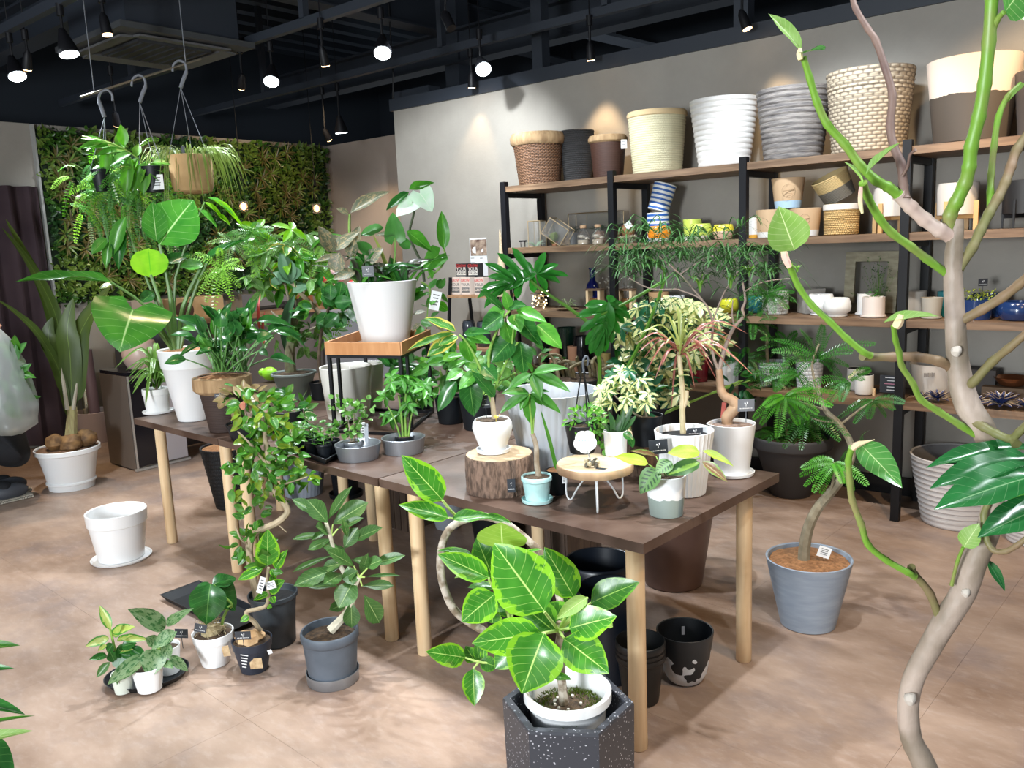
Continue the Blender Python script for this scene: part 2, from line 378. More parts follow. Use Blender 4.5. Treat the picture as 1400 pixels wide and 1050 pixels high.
class Plant:
    "geometry of one plant, given by image rows/columns on the upright plane through its pot and metres off that plane"
    def __init__(s, root, ref): s.root = root; s.ref = Vector(ref); s.s = depth(ref)/F; s.n = -hdir(ref); s.side = _r0
    def p(s, x, y, off=0.): return vp(x, y, s.ref, off)
    def nrm(s, face=.6, side=0.): return s.n*face+Vector((0, 0, 1))*(1-face*.55)+s.side*side
    def stem(s, pts, r0, r1, mat=None, name='stem', n=8, smooth=True):
        P = [s.p(*q) for q in pts]; 
        if smooth and len(P) > 2: P = crom(P, 4)
        L = len(P); r = [(r0+(r1-r0)*i/(L-1))*s.s for i in range(L)]
        return MB().tube(P, r, n).build(name, mat or stemg, s.root)
    def stems(s, lst, mat=None, name='stem', n=6):
        mb = MB()
        for pts, r0, r1 in lst:
            P = [q if isinstance(q, Vector) else s.p(*q) for q in pts]
            if len(P) > 2: P = crom(P, 3)
            L = len(P); mb.tube(P, [(r0+(r1-r0)*i/(L-1))*s.s for i in range(L)], n)
        return mb.build(name, mat or stemg, s.root)
    def leaf(s, shape, mat, bx, by, tx, ty, w, ob=0., ot=None, face=.6, side=0., name='leaf'):
        if ot is None: ot = ob+.02
        return leaf(s.root, shape, mat, s.p(bx, by, ob), s.p(tx, ty, ot), w*s.s*1.06, s.nrm(face, side), name)
    def whorl(s, c, mat, n, L, w, shape='ovate', up=.3, jit=.15, axis=None, start=0.):
        "n leaflets round a point; c world point, L and w in metres"
        ax = (axis or Vector((0, 0, 1))).normalized(); a0 = ax.orthogonal().normalized(); b0 = ax.cross(a0); o = []
        for i in range(n):
            a = start+2*math.pi*i/n+R_.uniform(-jit, jit); d = (a0*math.cos(a)+b0*math.sin(a)+ax*up+rv(jit*.4)).normalized(); k = R_.uniform(.8, 1.1)
            o.append(leaf(s.root, shape, mat, c, c+d*L*k, w*k, ax+d*.2))
        return o
def crom(P, k=4):
    o = []
    for i in range(len(P)-1):
        a, b, c, d = P[max(i-1, 0)], P[i], P[i+1], P[min(i+2, len(P)-1)]
        for j in range(k):
            t = j/k; o.append(.5*((2*b)+(c-a)*t+(2*a-5*b+4*c-d)*t*t+(3*b-a-3*c+d)*t**3))
    return o+[P[-1]]
def pinnamesh(parent, path, ll, lw, n, mat, nrm, name='frond', droop=.2, rach=.0012, taper=True, shape=None):
    "feather leaf: leaflets in pairs along a world path; fn of leaflet length in metres"
    P = crom([Vector(p) for p in path], 5) if len(path) > 2 else [Vector(path[0]).lerp(Vector(path[1]), i/10) for i in range(11)]
    mb = MB(); uv = []; L = len(P)
    def pt(t): x = t*(L-1); i = min(int(x), L-2); return P[i].lerp(P[i+1], x-i), (P[i+1]-P[i]).normalized()
    for i in range(n):
        t = .08+.92*i/(n-1) if n > 1 else .5; p, d = pt(min(t, .999)); z = Vector(nrm); z = (z-d*z.dot(d)).normalized(); x = d.cross(z)
        k = math.sin(math.pi*(.12+.8*t))**.7 if taper else 1
        for sg in (-1, 1):
            e = (x*sg+d*.35-z*droop).normalized(); tip = p+e*ll*k; wv = e.cross(z).normalized()*lw/2
            q = p+e*ll*k*.5
            j = len(mb.v); mb.v += [p, q+wv, tip, q-wv]; mb.f.append((j, j+1, j+2, j+3)); mb.m.append(0); uv += [(.5, 0), (1, .5), (.5, 1), (0, .5)]
    k0 = len(mb.v); mb.tube(P[::2]+[P[-1]], rach, 4); uv += [(.5, .5)]*(len(mb.v)-k0)
    return mb.build(name, mat, parent, uv=uv, sharp=False)
def strapleaf(parent, pts, wd, mat, name='leaf', nrm=None, fold=.25, ns=None, curl=True):
    "long leaf along world points"
    P = crom([Vector(p) for p in pts], 4); L = len(P); vs = []; fs = []; uv = []
    n0 = Vector(nrm) if nrm else -hdir(P[0])*.6+Vector((0, 0, .8))
    for i, p in enumerate(P):
        t = i/(L-1); d = (P[min(i+1, L-1)]-P[max(i-1, 0)]).normalized(); z = (n0-d*n0.dot(d)); z = z.normalized() if z.length > 1e-3 else d.orthogonal(); x = d.cross(z)
        hw = wd/2*max(.04, min(1, (t*7+.12))**.7*min(1, ((1-t)*2.4))**.75)
        vs += [p-x*hw+z*hw*fold, p, p+x*hw+z*hw*fold]; uv += [(0, t), (.5, t), (1, t)]
    for i in range(L-1):
        a = i*3; fs += [(a, a+1, a+4, a+3), (a+1, a+2, a+5, a+4)]
    mb = MB(); mb.add(vs, fs); return mb.build(name, mat, parent, uv=uv, sharp=False)
def lobed(pl, cx, cy, tips, w, mat, off=0., ot=-.02, name='leaf', face=.75, mid=None):
    "deeply cut leaf: lobes from one centre to the given tips, joined in the middle"
    lj = LJ(); c = pl.p(cx, cy, off)
    for i, (x, y) in enumerate(tips):
        k = max(0, min(1, ((x-cx)*(mid[0]-cx)+(y-cy)*(mid[1]-cy))/((mid[0]-cx)**2+(mid[1]-cy)**2)))*.5 if mid else 0
        t = pl.p(x, y, off+ot*(.5+(i % 3)*.5)); lj.add('lobe', pl.p(cx+((mid[0]-cx)*k if mid else 0), cy+((mid[1]-cy)*k if mid else 0), off), t, w*pl.s, pl.nrm(face), 0)
    lj.mb.uv = None
    if mid: lj.add('ovate', pl.p(cx, cy, off+.004), pl.p(cx+(mid[0]-cx)*.8, cy+(mid[1]-cy)*.8, off+ot+.004), w*2.2*pl.s, pl.nrm(face), 0)
    return lj.build(name, mat, pl.root)
def plaque(parent, ref, x, y, wpx, hpx, mat=None, off=.02, tilt=0., marks=True, stake=0, name='label'):
    "small card on the plane through ref"
    c = vp(x, y, ref, off); s = depth(c)/F; n = -hdir(ref); a = _r0*math.cos(tilt)+Vector((0, 0, 1))*math.sin(tilt); b = Vector((0, 0, 1))*math.cos(tilt)-_r0*math.sin(tilt)
    q = Matrix((a, n, b)).transposed(); q = q.to_3x3()
    mb = MB().box(c, (wpx*s, .002, hpx*s), q); mat = mat or tagdark
    if stake: mb.tube([c-b*hpx*s*.4-n*.002, c-Vector((0, 0, 1))*stake*s-n*.002], .0015, 5)
    o = mb.build(name, mat, parent, smooth=False)
    if marks:
        f = c+n*.0016; m2 = MB(); u = wpx*s
        k = inkd if mat is tagwhite else ink
        if mat is tagwhite:
            for i in range(4): m2.box(f+b*hpx*s*(.3-.17*i), (u*(.6-.1*(i % 2)), .0006, hpx*s*.05), q)
        else:
            m2.blob(f+a*u*.07+b*hpx*s*.2, (u*.05, .0008, u*.08), n=6); m2.blob(f-a*u*.07+b*hpx*s*.16, (u*.06, .0008, u*.05), n=6); m2.box(f+b*hpx*s*.02, (u*.03, .0006, u*.16), q)
            for i in range(-4, 5): m2.box(f+a*u*.085*i-b*hpx*s*.25, (u*.05, .0006, hpx*s*.07), q)
        mo = MB(); m2.build('printing', k, o) if not parent.parent else m2.build('printing', k, parent)
    return o
def textobj(txt, loc, size, mat, parent, q, name='lettering', ext=.0006, align='CENTER'):
    cu = bpy.data.curves.new('t', 'FONT'); cu.body = txt; cu.size = size; cu.extrude = ext; cu.align_x = align; cu.align_y = 'CENTER'; cu.resolution_u = 2
    tmp = bpy.data.objects.new('t', cu); me = bpy.data.meshes.new_from_object(tmp); me.materials.clear(); me.materials.append(mat)
    bpy.data.objects.remove(tmp); o = bpy.data.objects.new(name, me); COL.objects.link(o); o.parent = parent
    o.matrix_local = Matrix.Translation(Vector(loc)-rootloc(parent)) @ q.to_4x4(); return o
# ================================================================ the room
XL, YB, YW, WT = -8.15, 6.45, 5.38, 2.87
floor_m = M('vinyl_floor', (.38, .245, .175), .38, col2=(.60, .46, .38), scale=1.1, lo=.3, hi=.7, spec=.45)
def floor_nodes():
    m, t, p = base('stone_look_vinyl'); tc = t.new('ShaderNodeTexCoord'); v = tc.outputs['Object']
    rt = t.new('ShaderNodeMapping'); rt.inputs['Rotation'].default_value = (0, 0, .78); rt.inputs['Scale'].default_value = (1, 2.2, 1); t.ln(v, rt.inputs[0])
    c = t.mix(t.ramp(t.noise(1.2, rt.outputs[0], 6, .62), .32, .7), (.20, .125, .085), (.43, .31, .24))
    c = t.mix(t.math('MULTIPLY', t.ramp(t.noise(2.4, v, 5, .6), .50, .68), .55), c, (.17, .135, .135))
    c = t.mix(t.math('MULTIPLY', t.ramp(t.noise(14, rt.outputs[0], 6, .7), .5, .75), .35), c, (.47, .38, .33))
    t.ln(c, p.inputs['Base Color']); p.inputs['Roughness'].default_value = .42
    t.ln(t.math('MULTIPLY_ADD', t.noise(5, v, 4), .3, .28), p.inputs['Roughness'])
    b = t.new('ShaderNodeBump'); b.inputs['Distance'].default_value = .0008; t.ln(t.noise(30, rt.outputs[0], 5), b.inputs['Height']); t.ln(b.outputs[0], p.inputs['Normal'])
    return m
FM = floor_nodes()
gap = M('tile_joint', (.30, .22, .18), .8)
fl = struct('floor', MB().quad((-9, -4.5, -.004), (3.5, -4.5, -.004), (3.5, 7, -.004), (-9, 7, -.004)), gap)
# vinyl tiles laid in line with the tables
ts = .92; a45 = math.radians(-2.3); ca, sa = math.cos(a45), math.sin(a45); shared = None; nt = 0
for i in range(-12, 13):
    for j in range(-12, 13):
        c = Vector((-3+(i*ca-j*sa)*ts, 1.95+(i*sa+j*ca)*ts, 0))
        if not (-8.9 < c.x < 3 and -3.9 < c.y < 6.6): continue
        e = ts/2-.0004; mb = MB(); q = Matrix.Rotation(a45, 3, 'Z')
        vs = [c+q@Vector((x, y, 0)) for x, y in ((-e, -e), (e, -e), (e, e), (-e, e))]; lo = [v+Vector((0, 0, -.004)) for v in vs]
        mb.add(vs+lo, [(0, 1, 2, 3), (0, 4, 5, 1), (1, 5, 6, 2), (2, 6, 7, 3), (3, 7, 4, 0)])
        mb.build('floor_tile', FM, fl, smooth=False)
def wall_nodes(name, c1, c2):
    m, t, p = base(name); v = t.new('ShaderNodeTexCoord').outputs['Object']
    c = t.mix(t.ramp(t.noise(1.6, v, 6, .65), .3, .7), c1, c2); t.ln(c, p.inputs['Base Color']); p.inputs['Roughness'].default_value = .75
    b = t.new('ShaderNodeBump'); b.inputs['Distance'].default_value = .001; t.ln(t.noise(60, v, 4), b.inputs['Height']); t.ln(b.outputs[0], p.inputs['Normal']); return m
WM = wall_nodes('concrete_wallpaper', (.30, .275, .24), (.37, .34, .30))
WM2 = wall_nodes('beige_wallpaper', (.42, .34, .29), (.50, .41, .35))
darkc = M('dark_ceiling_paint', (.018, .024, .034), .7)
darkb = M('dark_beam_paint', (.030, .036, .048), .5)
struct('wall_back', MB().box((-1.2, YW+.15, WT/2), (9.24, .30, WT)), WM)
struct('wall_rear', MB().box((-6.9, YB+.1, WT/2), (2.7, .2, WT)), WM2)
struct('wall_left', MB().box((XL-.1, 2.2, WT/2), (.2, 8.7, WT)), WM)
struct('trim_1', MB().box((-1.2, YW+.15, WT+.05), (9.3, .34, .10)), darkb)
struct('baseboard_back', MB().box((-1.2, YW-.006, .04), (9.2, .012, .08)), black_mt)
# ceiling void: slab, side walls above the partitions
struct('ceiling', MB().box((-3, 2.5, 4.25), (14, 15, .1)), darkc)
struct('wall_upper_back', MB().box((-3, 8.6, 3.4), (14, .1, 1.7)), darkc)
struct('wall_upper_left', MB().box((-9.6, 3, 3.4), (.1, 12, 1.7)), darkc)
t0 = struct('trim_2', MB().box((-3, 2.5, 4.19), (12, 14, .02)), darkc)
# corrugated deck ribs over the left half
deck = M('steel_deck', (.05, .062, .08), .45, .3)
for i in range(26):
    MB().box((-8.8+i*.34, 4.6, 4.12), (.12, 7.6, .10)).build('deck_rib', deck, t0, smooth=False)
def ibeam(a, b, hh=.30, ww=.2, name='ceiling_beam', lab=None):
    a = Vector(a); b = Vector(b); c = (a+b)/2; L = (b-a).length; r = math.atan2(b.y-a.y, b.x-a.x); mb = MB()
    mb.box(c, (L, .02, hh), r); mb.box(c+Vector((0, 0, hh/2)), (L, ww, .02), r); mb.box(c-Vector((0, 0, hh/2)), (L, ww, .02), r)
    return mb
beams = [((-9, 3.15, 3.62), (3, 3.15, 3.62)), ((-9, 6.3, 3.55), (3, 6.3, 3.55)), ((-6.0, -3, 3.85), (-6.0, 8.4, 3.85)), ((-2.6, -3, 3.85), (-2.6, 8.4, 3.85)), ((.6, -3, 3.85), (.6, 8.4, 3.85))]
for i, (a, b) in enumerate(beams): tag(ibeam(a, b).build('trim_%d' % (i+3), darkb, smooth=False), kind='structure')
# light steel rails that carry the lamps and the posts that hang them
rails = [((-9, 2.43), (2.5, 2.43)), ((-9, 3.84), (2.5, 3.84)), ((-9, 5.2), (2.5, 5.2))]
for i, (a, b) in enumerate(rails):
    mb = MB().box(((a[0]+b[0])/2, a[1], 3.22), (b[0]-a[0], .05, .06))
    for x in (-7.5, -5.0, -3.4, -1.6, .4): mb.box((x, a[1], 3.72), (.05, .05, .95))
    tag(mb.build('trim_%d' % (i+8), darkb, smooth=False), kind='structure')
for i, (px, py) in enumerate([(741, 118), (1017, 62)]):
    g = onY(px, py, YW+.15); tag(MB().box((g.x, g.y, 3.4), (.10, .10, .95)).build('trim_%d' % (i+11), darkb, smooth=False), kind='structure')
tag(MB().box((-5.9, YB-.1, 3.5), (.18, .18, 1.3)).box((-6.0, YB-.6, 3.05), (.5, .16, .16)).build('trim_13', darkb, smooth=False), kind='structure')
# white pipe rack / duct strip above the back partition
g1 = onz(765, 52, 3.5); g2 = onz(885, 78, 3.5)
d_ = (g2-g1); 
o = MB().box((g1+g2)/2+Vector((0, 0, .1)), (d_.length, .22, .03), math.atan2(d_.y, d_.x)).box((g1+g2)/2+Vector((.1, 0, .36)), (.02, .02, .5)).box((g1+g2)/2-Vector((.2, 0, -.36)), (.02, .02, .5)).build('cable_tray', M('galvanised', (.25, .28, .33), .5, .4)); tag(o, 'pale galvanised cable tray hanging above the top of the back partition', 'cable tray')
# ---------------------------------------------------------------- ceiling cassette
acm = M('dark_air_grille', (.055, .058, .062), .55); acm2 = M('grey_air_louvre', (.10, .10, .105), .5)
A_ = onz(165, 32, 3.1); B_ = onz(345, 74, 3.1); C_ = onz(240, 106, 3.1)
cc = Vector(((-6.05), 3.3, 3.14)); ac = thing('air_conditioner', cc, 'large square four-way ceiling air conditioner panel, painted dark', 'air conditioner')
mb = MB(); 
for k in (1.0,): mb.box(cc+Vector((0, 0, .02)), (1.0, 1.0, .04))
mb.build('panel', acm, ac, smooth=False)
mb = MB().box(cc-Vector((0, 0, .012)), (.55, .55, .02))
for i in range(7): mb.box(cc+Vector((0, -.24+i*.08, -.026)), (.52, .012, .01))
mb.build('grille', M('dark_air_grille_in', (.03, .032, .036), .6), ac, smooth=False)
for i in range(4):
    q = Matrix.Rotation(i*math.pi/2, 3, 'Z'); MB().box(cc+q@Vector((.38, 0, -.014)), (.11, .68, .014), q@Matrix.Rotation(.1, 3, 'Y')).build('louvre', acm2, ac, smooth=False)
MB().box(cc+Vector((0, 0, .3)), (.84, .84, .52)).build('casing', darkb, ac, smooth=False)
# ---------------------------------------------------------------- lamps
glowW = M('cool_lamp_face', (.85, .95, 1), .4, emit=14); glowA = M('warm_lamp_face', (1, .62, .30), .4, emit=7)
def spotlamp(px, py, z, aim, cool, rad, power, lab, rail_y=None):
    p = onz(px, py, z); aim = Vector(aim); d = (aim-p).normalized(); 
    t = thing('spotlight', Vector((p.x, p.y, 3.2)), lab, 'ceiling light', 'cool white spotlights' if cool else 'warm white spotlights')
    L = .13 if cool else .10; bk = p-d*L
    mb = MB(); mb.tube([p-d*.004, p-d*.03, bk, bk-d*.03], [rad, rad*.96, rad*(.45 if cool else .8), rad*.3], 16); mb.build('lamp_head', black_mt, t)
    mb = MB(); mb.tube([Vector((bk.x, bk.y, 3.2)), Vector((bk.x, bk.y, bk.z+.03)), bk], .009, 8); mb.tube([Vector((bk.x, bk.y, 4.17)), Vector((bk.x, bk.y, 3.15))], .004, 5); mb.tube([Vector((bk.x, bk.y, 3.2)), Vector((bk.x, bk.y, 3.13))], .022, 10); mb.build('arm', black_mt, t)
    mb = MB(); mb.tube([p-d*.006, p+d*.002], [rad*.88, rad*.88], 16); mb.build('lamp_face', glowW if cool else glowA, t)
    if power:
        l = light('lamp_light', 'SPOT', p+d*.03, p+d, power, WHITE if cool else WARM, spot_size=math.radians(70 if cool else 60), spot_blend=.6, shadow_soft_size=.03)
    return t
for px, py, z, aim, pw, lab in [(24, 105, 2.9, (-5.3, 2.4, .8), 55, 'cool white spotlight at the far left, lower of the two beside the warm lamp'),
        (95, 75, 2.9, (-5.0, 2.6, .9), 70, 'cool white spotlight left of the ceiling air conditioner'),
        (371, 112, 2.9, (-4.6, 3.0, 1.0), 90, 'cool white spotlight just right of the air conditioner corner'),
        (523, 73, 2.9, (-3.4, 3.0, 1.1), 100, 'cool white spotlight tilted to the right, near the middle of the ceiling'),
        (661, 95, 2.9, (-2.6, 3.6, 1.1), 120, 'large cool white spotlight right of the ceiling beam, over the back partition'),
        (467, 182, 2.75, (-6.6, 5.6, .9), 40, 'small cool white spotlight in front of the beige rear wall')]:
    spotlamp(px, py, z, aim, True, .062, pw, lab)
for px, py, z, aim, pw, lab in [(147, 48, 2.95, (-4.8, 2.6, .8), 14, 'warm spotlight above the air conditioner edge at upper left'),
        (37, 95, 2.95, (-7.6, 2.6, .5), 14, 'warm spotlight behind the lowest cool one at far left'),
        (445, 90, 2.9, (-5.3, 4.6, .8), 22, 'warm spotlight between the cool spotlights near the middle'),
        (330, 120, 2.9, (-7.6, 4.6, 1.3), 30, 'warm spotlight below the right corner of the air conditioner'),
        (160, 171, 2.75, (-7.9, 3.9, 1.8), 30, 'warm spotlight over the hanging plants in front of the leaf wall'),
        (450, 191, 2.72, (-7.2, 6.4, 1.6), 36, 'tiny warm spotlight beside the corner of the leaf wall'),
        (645, 120, 2.9, (-4.9, 5.4, 2.0), 10, 'dim warm spotlight close to the left end of the back partition'),
        (808, 83, 2.9, (-3.6, 5.4, 1.7), 34, 'warm spotlight above the brown baskets on the shelf'),
        (1022, 40, 2.9, (-1.9, 5.3, 1.6), 34, 'warm spotlight above the white ribbed shelf pot')]:
    spotlamp(px, py, z, aim, False, .032, pw, lab)
light('lamp_light', 'SPOT', (.2, 4.1, 3.05), (-.55, 5.3, 2.1), 130, WARM, spot_size=math.radians(55), spot_blend=.5, shadow_soft_size=.03)
light('lamp_light', 'SPOT', (-1.7, 3.9, 3.0), (-1.7, 5.3, 1.5), 35, WHITE, spot_size=math.radians(80), spot_blend=.5, shadow_soft_size=.03)
light('lamp_light', 'SPOT', (-3.6, 3.6, 3.0), (-5.1, 5.4, 1.6), 60, WHITE, spot_size=math.radians(60), spot_blend=.5, shadow_soft_size=.03)
# unlit heads seen from behind
for px, py, lab in [(540, 145, 'black spotlight head over the top left corner of the partition'), (613, 30, 'black spotlight head turned away, near the middle top of the ceiling')]:
    p = onz(px, py, 2.95); t = thing('spotlight', (p.x, p.y, 3.2), lab, 'ceiling light'); d = Vector((.5, -.1, -.8)).normalized()
    MB().tube([p+d*.05, p-d*.05, p-d*.08], [.03, .03, .012], 12).build('lamp_head', black_mt, t); MB().tube([(p.x, p.y, 4.17), (p.x, p.y, 3.2), p-d*.06], .007, 6).build('arm', black_mt, t)
# pendants: glass tube with bulb on long wires
glass = M('clear_glass', (.9, .92, .92), .05, trans=.92, spec=.3, alpha=.35)
for px, py, X, lab in [(333, 282, -7.4, 'small glass pendant lamp glowing in front of the leaf wall, nearer the jute bag'), (433, 285, -7.4, 'small glass pendant lamp glowing at the right edge of the leaf wall')]:
    p = onX(px, py, X); t = thing('pendant_lamp', (p.x, p.y, 4.17), lab, 'pendant lamp', 'glass pendants')
    MB().tube([(p.x, p.y, 4.17), (p.x, p.y, p.z+.28)], .004, 5).tube([(p.x, p.y, p.z+.30), (p.x, p.y, p.z+.24)], .012, 8).build('wire', black_mt, t)
    mb = MB(); mb.lathe([(.042, -.05), (.045, .05), (.042, .05), (.039, -.048)], p, 16); mb.build('glass_shade', glass, t)
    mb = MB().blob(p, (.026, .026, .038), n=8); mb.build('bulb', M('filament_glow', (1, .50, .20), .4, emit=7), t)
    MB().tube([p+Vector((.03, 0, .26)), p+Vector((.03, 0, .06))], .003, 5).tube([p+Vector((-.03, 0, .26)), p+Vector((-.03, 0, .06))], .003, 5).build('holder', black_mt, t)
# ---------------------------------------------------------------- leaf wall
gw = thing('living_wall', (XL, 4.7, 1.28), 'dense wall of green and bronze leaves above the counter', 'plant wall')
G1 = LM('wall_leaf', (.035, .13, .015), (.09, .22, .03), nv=0, rnd=0, trans=.15); G2 = LM('wall_leaf_bronze', (.11, .10, .03), (.20, .17, .05), nv=0, rnd=0, trans=.1); G3 = LM('wall_leaf_lime', (.12, .24, .03), (.24, .36, .07), nv=0, rnd=0, trans=.2); G4 = LM('wall_leaf_deep', (.015, .06, .015), (.04, .12, .03), nv=0, rnd=0, trans=.1)
x0 = XL+.005; 
MB().box((XL+.015, 4.79, (1.28+2.82)/2), (.03, 3.18, 1.54)).build('backing_panel', M('wall_backing', (.012, .025, .01), .9), gw, smooth=False)
MB().box((XL+.02, 3.19, 2.05), (.07, .02, 1.62)).build('edge_strip', M('pale_edge', (.4, .4, .38), .6), gw, smooth=False)
r = random.Random(3)
lj = LJ()
for i in range(8500):
    y = r.uniform(3.22, 6.36); z = r.uniform(1.26, 2.84); kf = mnoise.noise(Vector((y*2.1, z*2.3, 0)))
    bz = abs(((y*.9+z*.5) % 1.1)-.55); mi = 0
    if kf > .12: mi = 2
    elif kf < -.15: mi = 3
    if y > 5.2 and r.random() < .35: mi = 2
    b = Vector((XL+.03+r.uniform(0, .03), y, z)); d = Vector((r.uniform(.3, 1), r.gauss(0, .7), r.gauss(.1, .7))).normalized(); L = r.uniform(.045, .085)
    lj.add('small', b, b+d*L, L*.5, Vector((1, r.gauss(0, .5), r.gauss(.5, .5))), mi)
lj.build('foliage', [G1, G2, G3, G4], gw, 'stuff')
lj = LJ()
for i in range(80):                                  # star-shaped bronze crotons
    y = max(3.34, min(6.3, r.choice([3.35, 3.5, 3.7, 3.9, 4.1, 5.5, 5.8, 6.1, r.uniform(3.3, 6.3)])+r.gauss(0, .12))); z = r.uniform(1.4, 2.75); c = Vector((XL+.07, y, z))
    for k in range(11):
        a = k*2*math.pi/11+r.random()*.4; d = Vector((r.uniform(.3, .8), math.cos(a), math.sin(a))).normalized(); lj.add('small', c, c+d*r.uniform(.1, .15), .022, (1, 0, .3), r.choice((0, 0, 1)))
lj.build('croton_foliage', [G2, G3], gw, 'stuff')
# ---------------------------------------------------------------- curtain on the left wall
cm = M('plum_curtain', (.035, .018, .024), .85, col2=(.05, .028, .034), scale=4)
mb = MB(); n = 150; rows = []
for z in (.03, .8, 1.6, 2.32):
    rows.append([Vector((XL+.10+.045*math.sin(i*.62)+.02*math.sin(i*.23+z), .5+i*2.66/n, z)) for i in range(n+1)])
for a in rows: mb.v += a
for j in range(3):
    for i in range(n): k = j*(n+1)+i; mb.f.append((k, k+1, k+n+2, k+n+1)); mb.m.append(0)
cu = mb.build('curtain', cm, org=(XL+.1, 2, 0)); tag(cu, 'dark plum curtain hanging in folds at the left wall', 'curtain')
# ================================================================ tables
TY = -.0404; tx = Vector((math.cos(TY), math.sin(TY), 0)); ty = Vector((-tx.y, tx.x, 0)); TA = Vector((-1.3439, 2.1508, 0)); TZ = .7517
def tp(a, b, z=0.): return TA+tx*a+ty*b+Vector((0, 0, z))
def table(a0, a1, b0, b1, lab, legs):
    c = tp((a0+a1)/2, (b0+b1)/2); t = thing('display_table', c, lab, 'table', 'dark display tables on pine legs')
    mb = MB().box(tp((a0+a1)/2, (b0+b1)/2, TZ-.0165), (a1-a0-.003, b1-b0-.003, .033), TY); mb.build('tabletop', walnut, t, smooth=False)
    for a, b in legs:
        MB().tube([tp(a, b, 0), tp(a, b, .004), tp(a, b, .72)], [.027, .030, .030], 20).build('leg', pine, t)
table(-1.145, .0986, -.0986, .825, 'dark brown table nearest the camera, right end of the row, carrying the two log slices', [(0, 0), (-1.046, 0), (0, .735), (-1.046, .735)])
table(-2.405, -1.15, -.0986, .825, 'dark brown middle table with the black and wood plant stand on it', [(-1.254, 0), (-2.35, 0), (-1.254, .735), (-2.30, .735)])
table(-3.36, -2.41, -.0986, .825, 'dark brown table at the left end of the row, under the tall white pot', [(-3.259, 0), (-2.5225, 0), (-3.259, .735), (-2.56, .735)])
table(-3.85, -1.30, .83, 1.6, 'dark brown table behind the middle one, holding the grey-green pot', [(-3.75, 1.5), (-1.40, 1.5), (-1.42, .93), (-3.75, .93)])
# ================================================================ wall shelving
SX = [-4.12, -3.17, -2.228, -1.307, -.36, .6]; SY, SB = 4.87, 5.31; LV = [2.065, 1.615, 1.145, .69]
sh = thing('shelving_unit', (SX[2], SY, 0), 'long wall shelving of black steel frames and four wooden boards', 'shelf')
for x in SX:
    MB().box((x, SY, 1.05), (.045, .045, 2.10)).build('post', black_mt, sh, smooth=False)
    MB().box((x, SB, 1.05), (.045, .045, 2.10)).build('post', black_mt, sh, smooth=False)
    for z in LV[:3]+[LV[3]]: MB().box((x, (SY+SB)/2, z-.062), (.035, SB-SY-.04, .035)).build('side_rail', black_mt, sh, smooth=False)
for i, z in enumerate(LV):
    for k in range(len(SX)-1):
        xa, xb = SX[k]+.003, SX[k+1]-.003
        if k == 0: xa -= .03
        MB().box(((xa+xb)/2, (SY+SB)/2+.005, z-.02), (xb-xa, SB-SY+.03, .042)).build('shelf_board', shelfw, sh, smooth=False)
MB().box(((SX[0]+SX[-1])/2, SB, .10), (SX[-1]-SX[0], .03, .06)).build('bottom_rail', black_mt, sh, smooth=False)
# ================================================================ pots that stand on the floor
V = (0, 0, 0)
pot('plant_pot', 'white banded plant pot with saucer standing empty on the open floor at left', 'plant pot', 168, 775, 0, 60, 78, 707, white_gl, 'band', saucer=(white_gl, 1.0, .012), depth_in=.95)
pot('plant_pot', 'pale beige plant pot on the floor behind the coconut palm', 'plant pot', 133, 607, 0, 36, 52, 565, M('blush_plastic', (.55, .42, .37), .5), 'taper', depth_in=.9)
grey_groove = M('grooved_grey_pot', (.42, .44, .47), .7, col2=(.35, .37, .40), scale=4)
def twist(n, k, a0=.03): return lambda a, z: 1+a0*abs(math.sin(a*n/2+z*k))
pot('plant_pot', 'grey diagonally grooved plant pot under the middle table', 'plant pot', 416, 682, 0, 50, 68, 622, M('grooved_blue_grey', (.30, .34, .40), .6), 'taper', mod=twist(30, 14), n=120)
pot('plant_pot', 'tall black plant pot under the middle table beside the grooved grey one', 'plant pot', 474, 684, 0, 34, 46, 625, black_pl, 'lip', saucer=(black_pl, 1.05, .03))
pot('plant_pot', 'blue-grey tapered plant pot behind the table leg under the right table', 'plant pot', 613, 726, 0, 34, 60, 662, M('blue_grey_plastic', (.36, .40, .46), .5), 'taper')
pot('plant_pot', 'narrow black plant pot under the front edge of the right table', 'plant pot', 678, 790, 0, 44, 62, 706, black_pl, 'taper')
pot('plant_pot', 'big brown matt plant pot under the right end of the table', 'plant pot', 921, 811, 0, 80, 112, 700, M('maroon_brown', (.10, .055, .045), .42, col2=(.13, .075, .06), scale=5), 'taper')
pot('plant_pot', 'large black plant pot farther back under the table corner', 'plant pot', 822, 885, 0, 68, 92, 783, M('blue_black_plastic', (.006, .009, .015), .35), 'step', depth_in=.93)
pot('plant_pot', 'large black plant pot standing in front of another under the table corner', 'plant pot', 838, 940, 0, 70, 92, 824, M('blue_black_plastic', V), 'taper', depth_in=.93)
pot('plant_pot', 'wide blue-black plant pot on the floor behind the bright rubber plant leaves', 'plant pot', 712, 915, 0, 66, 96, 846, M('blue_black_plastic', V), 'taper', depth_in=.93)
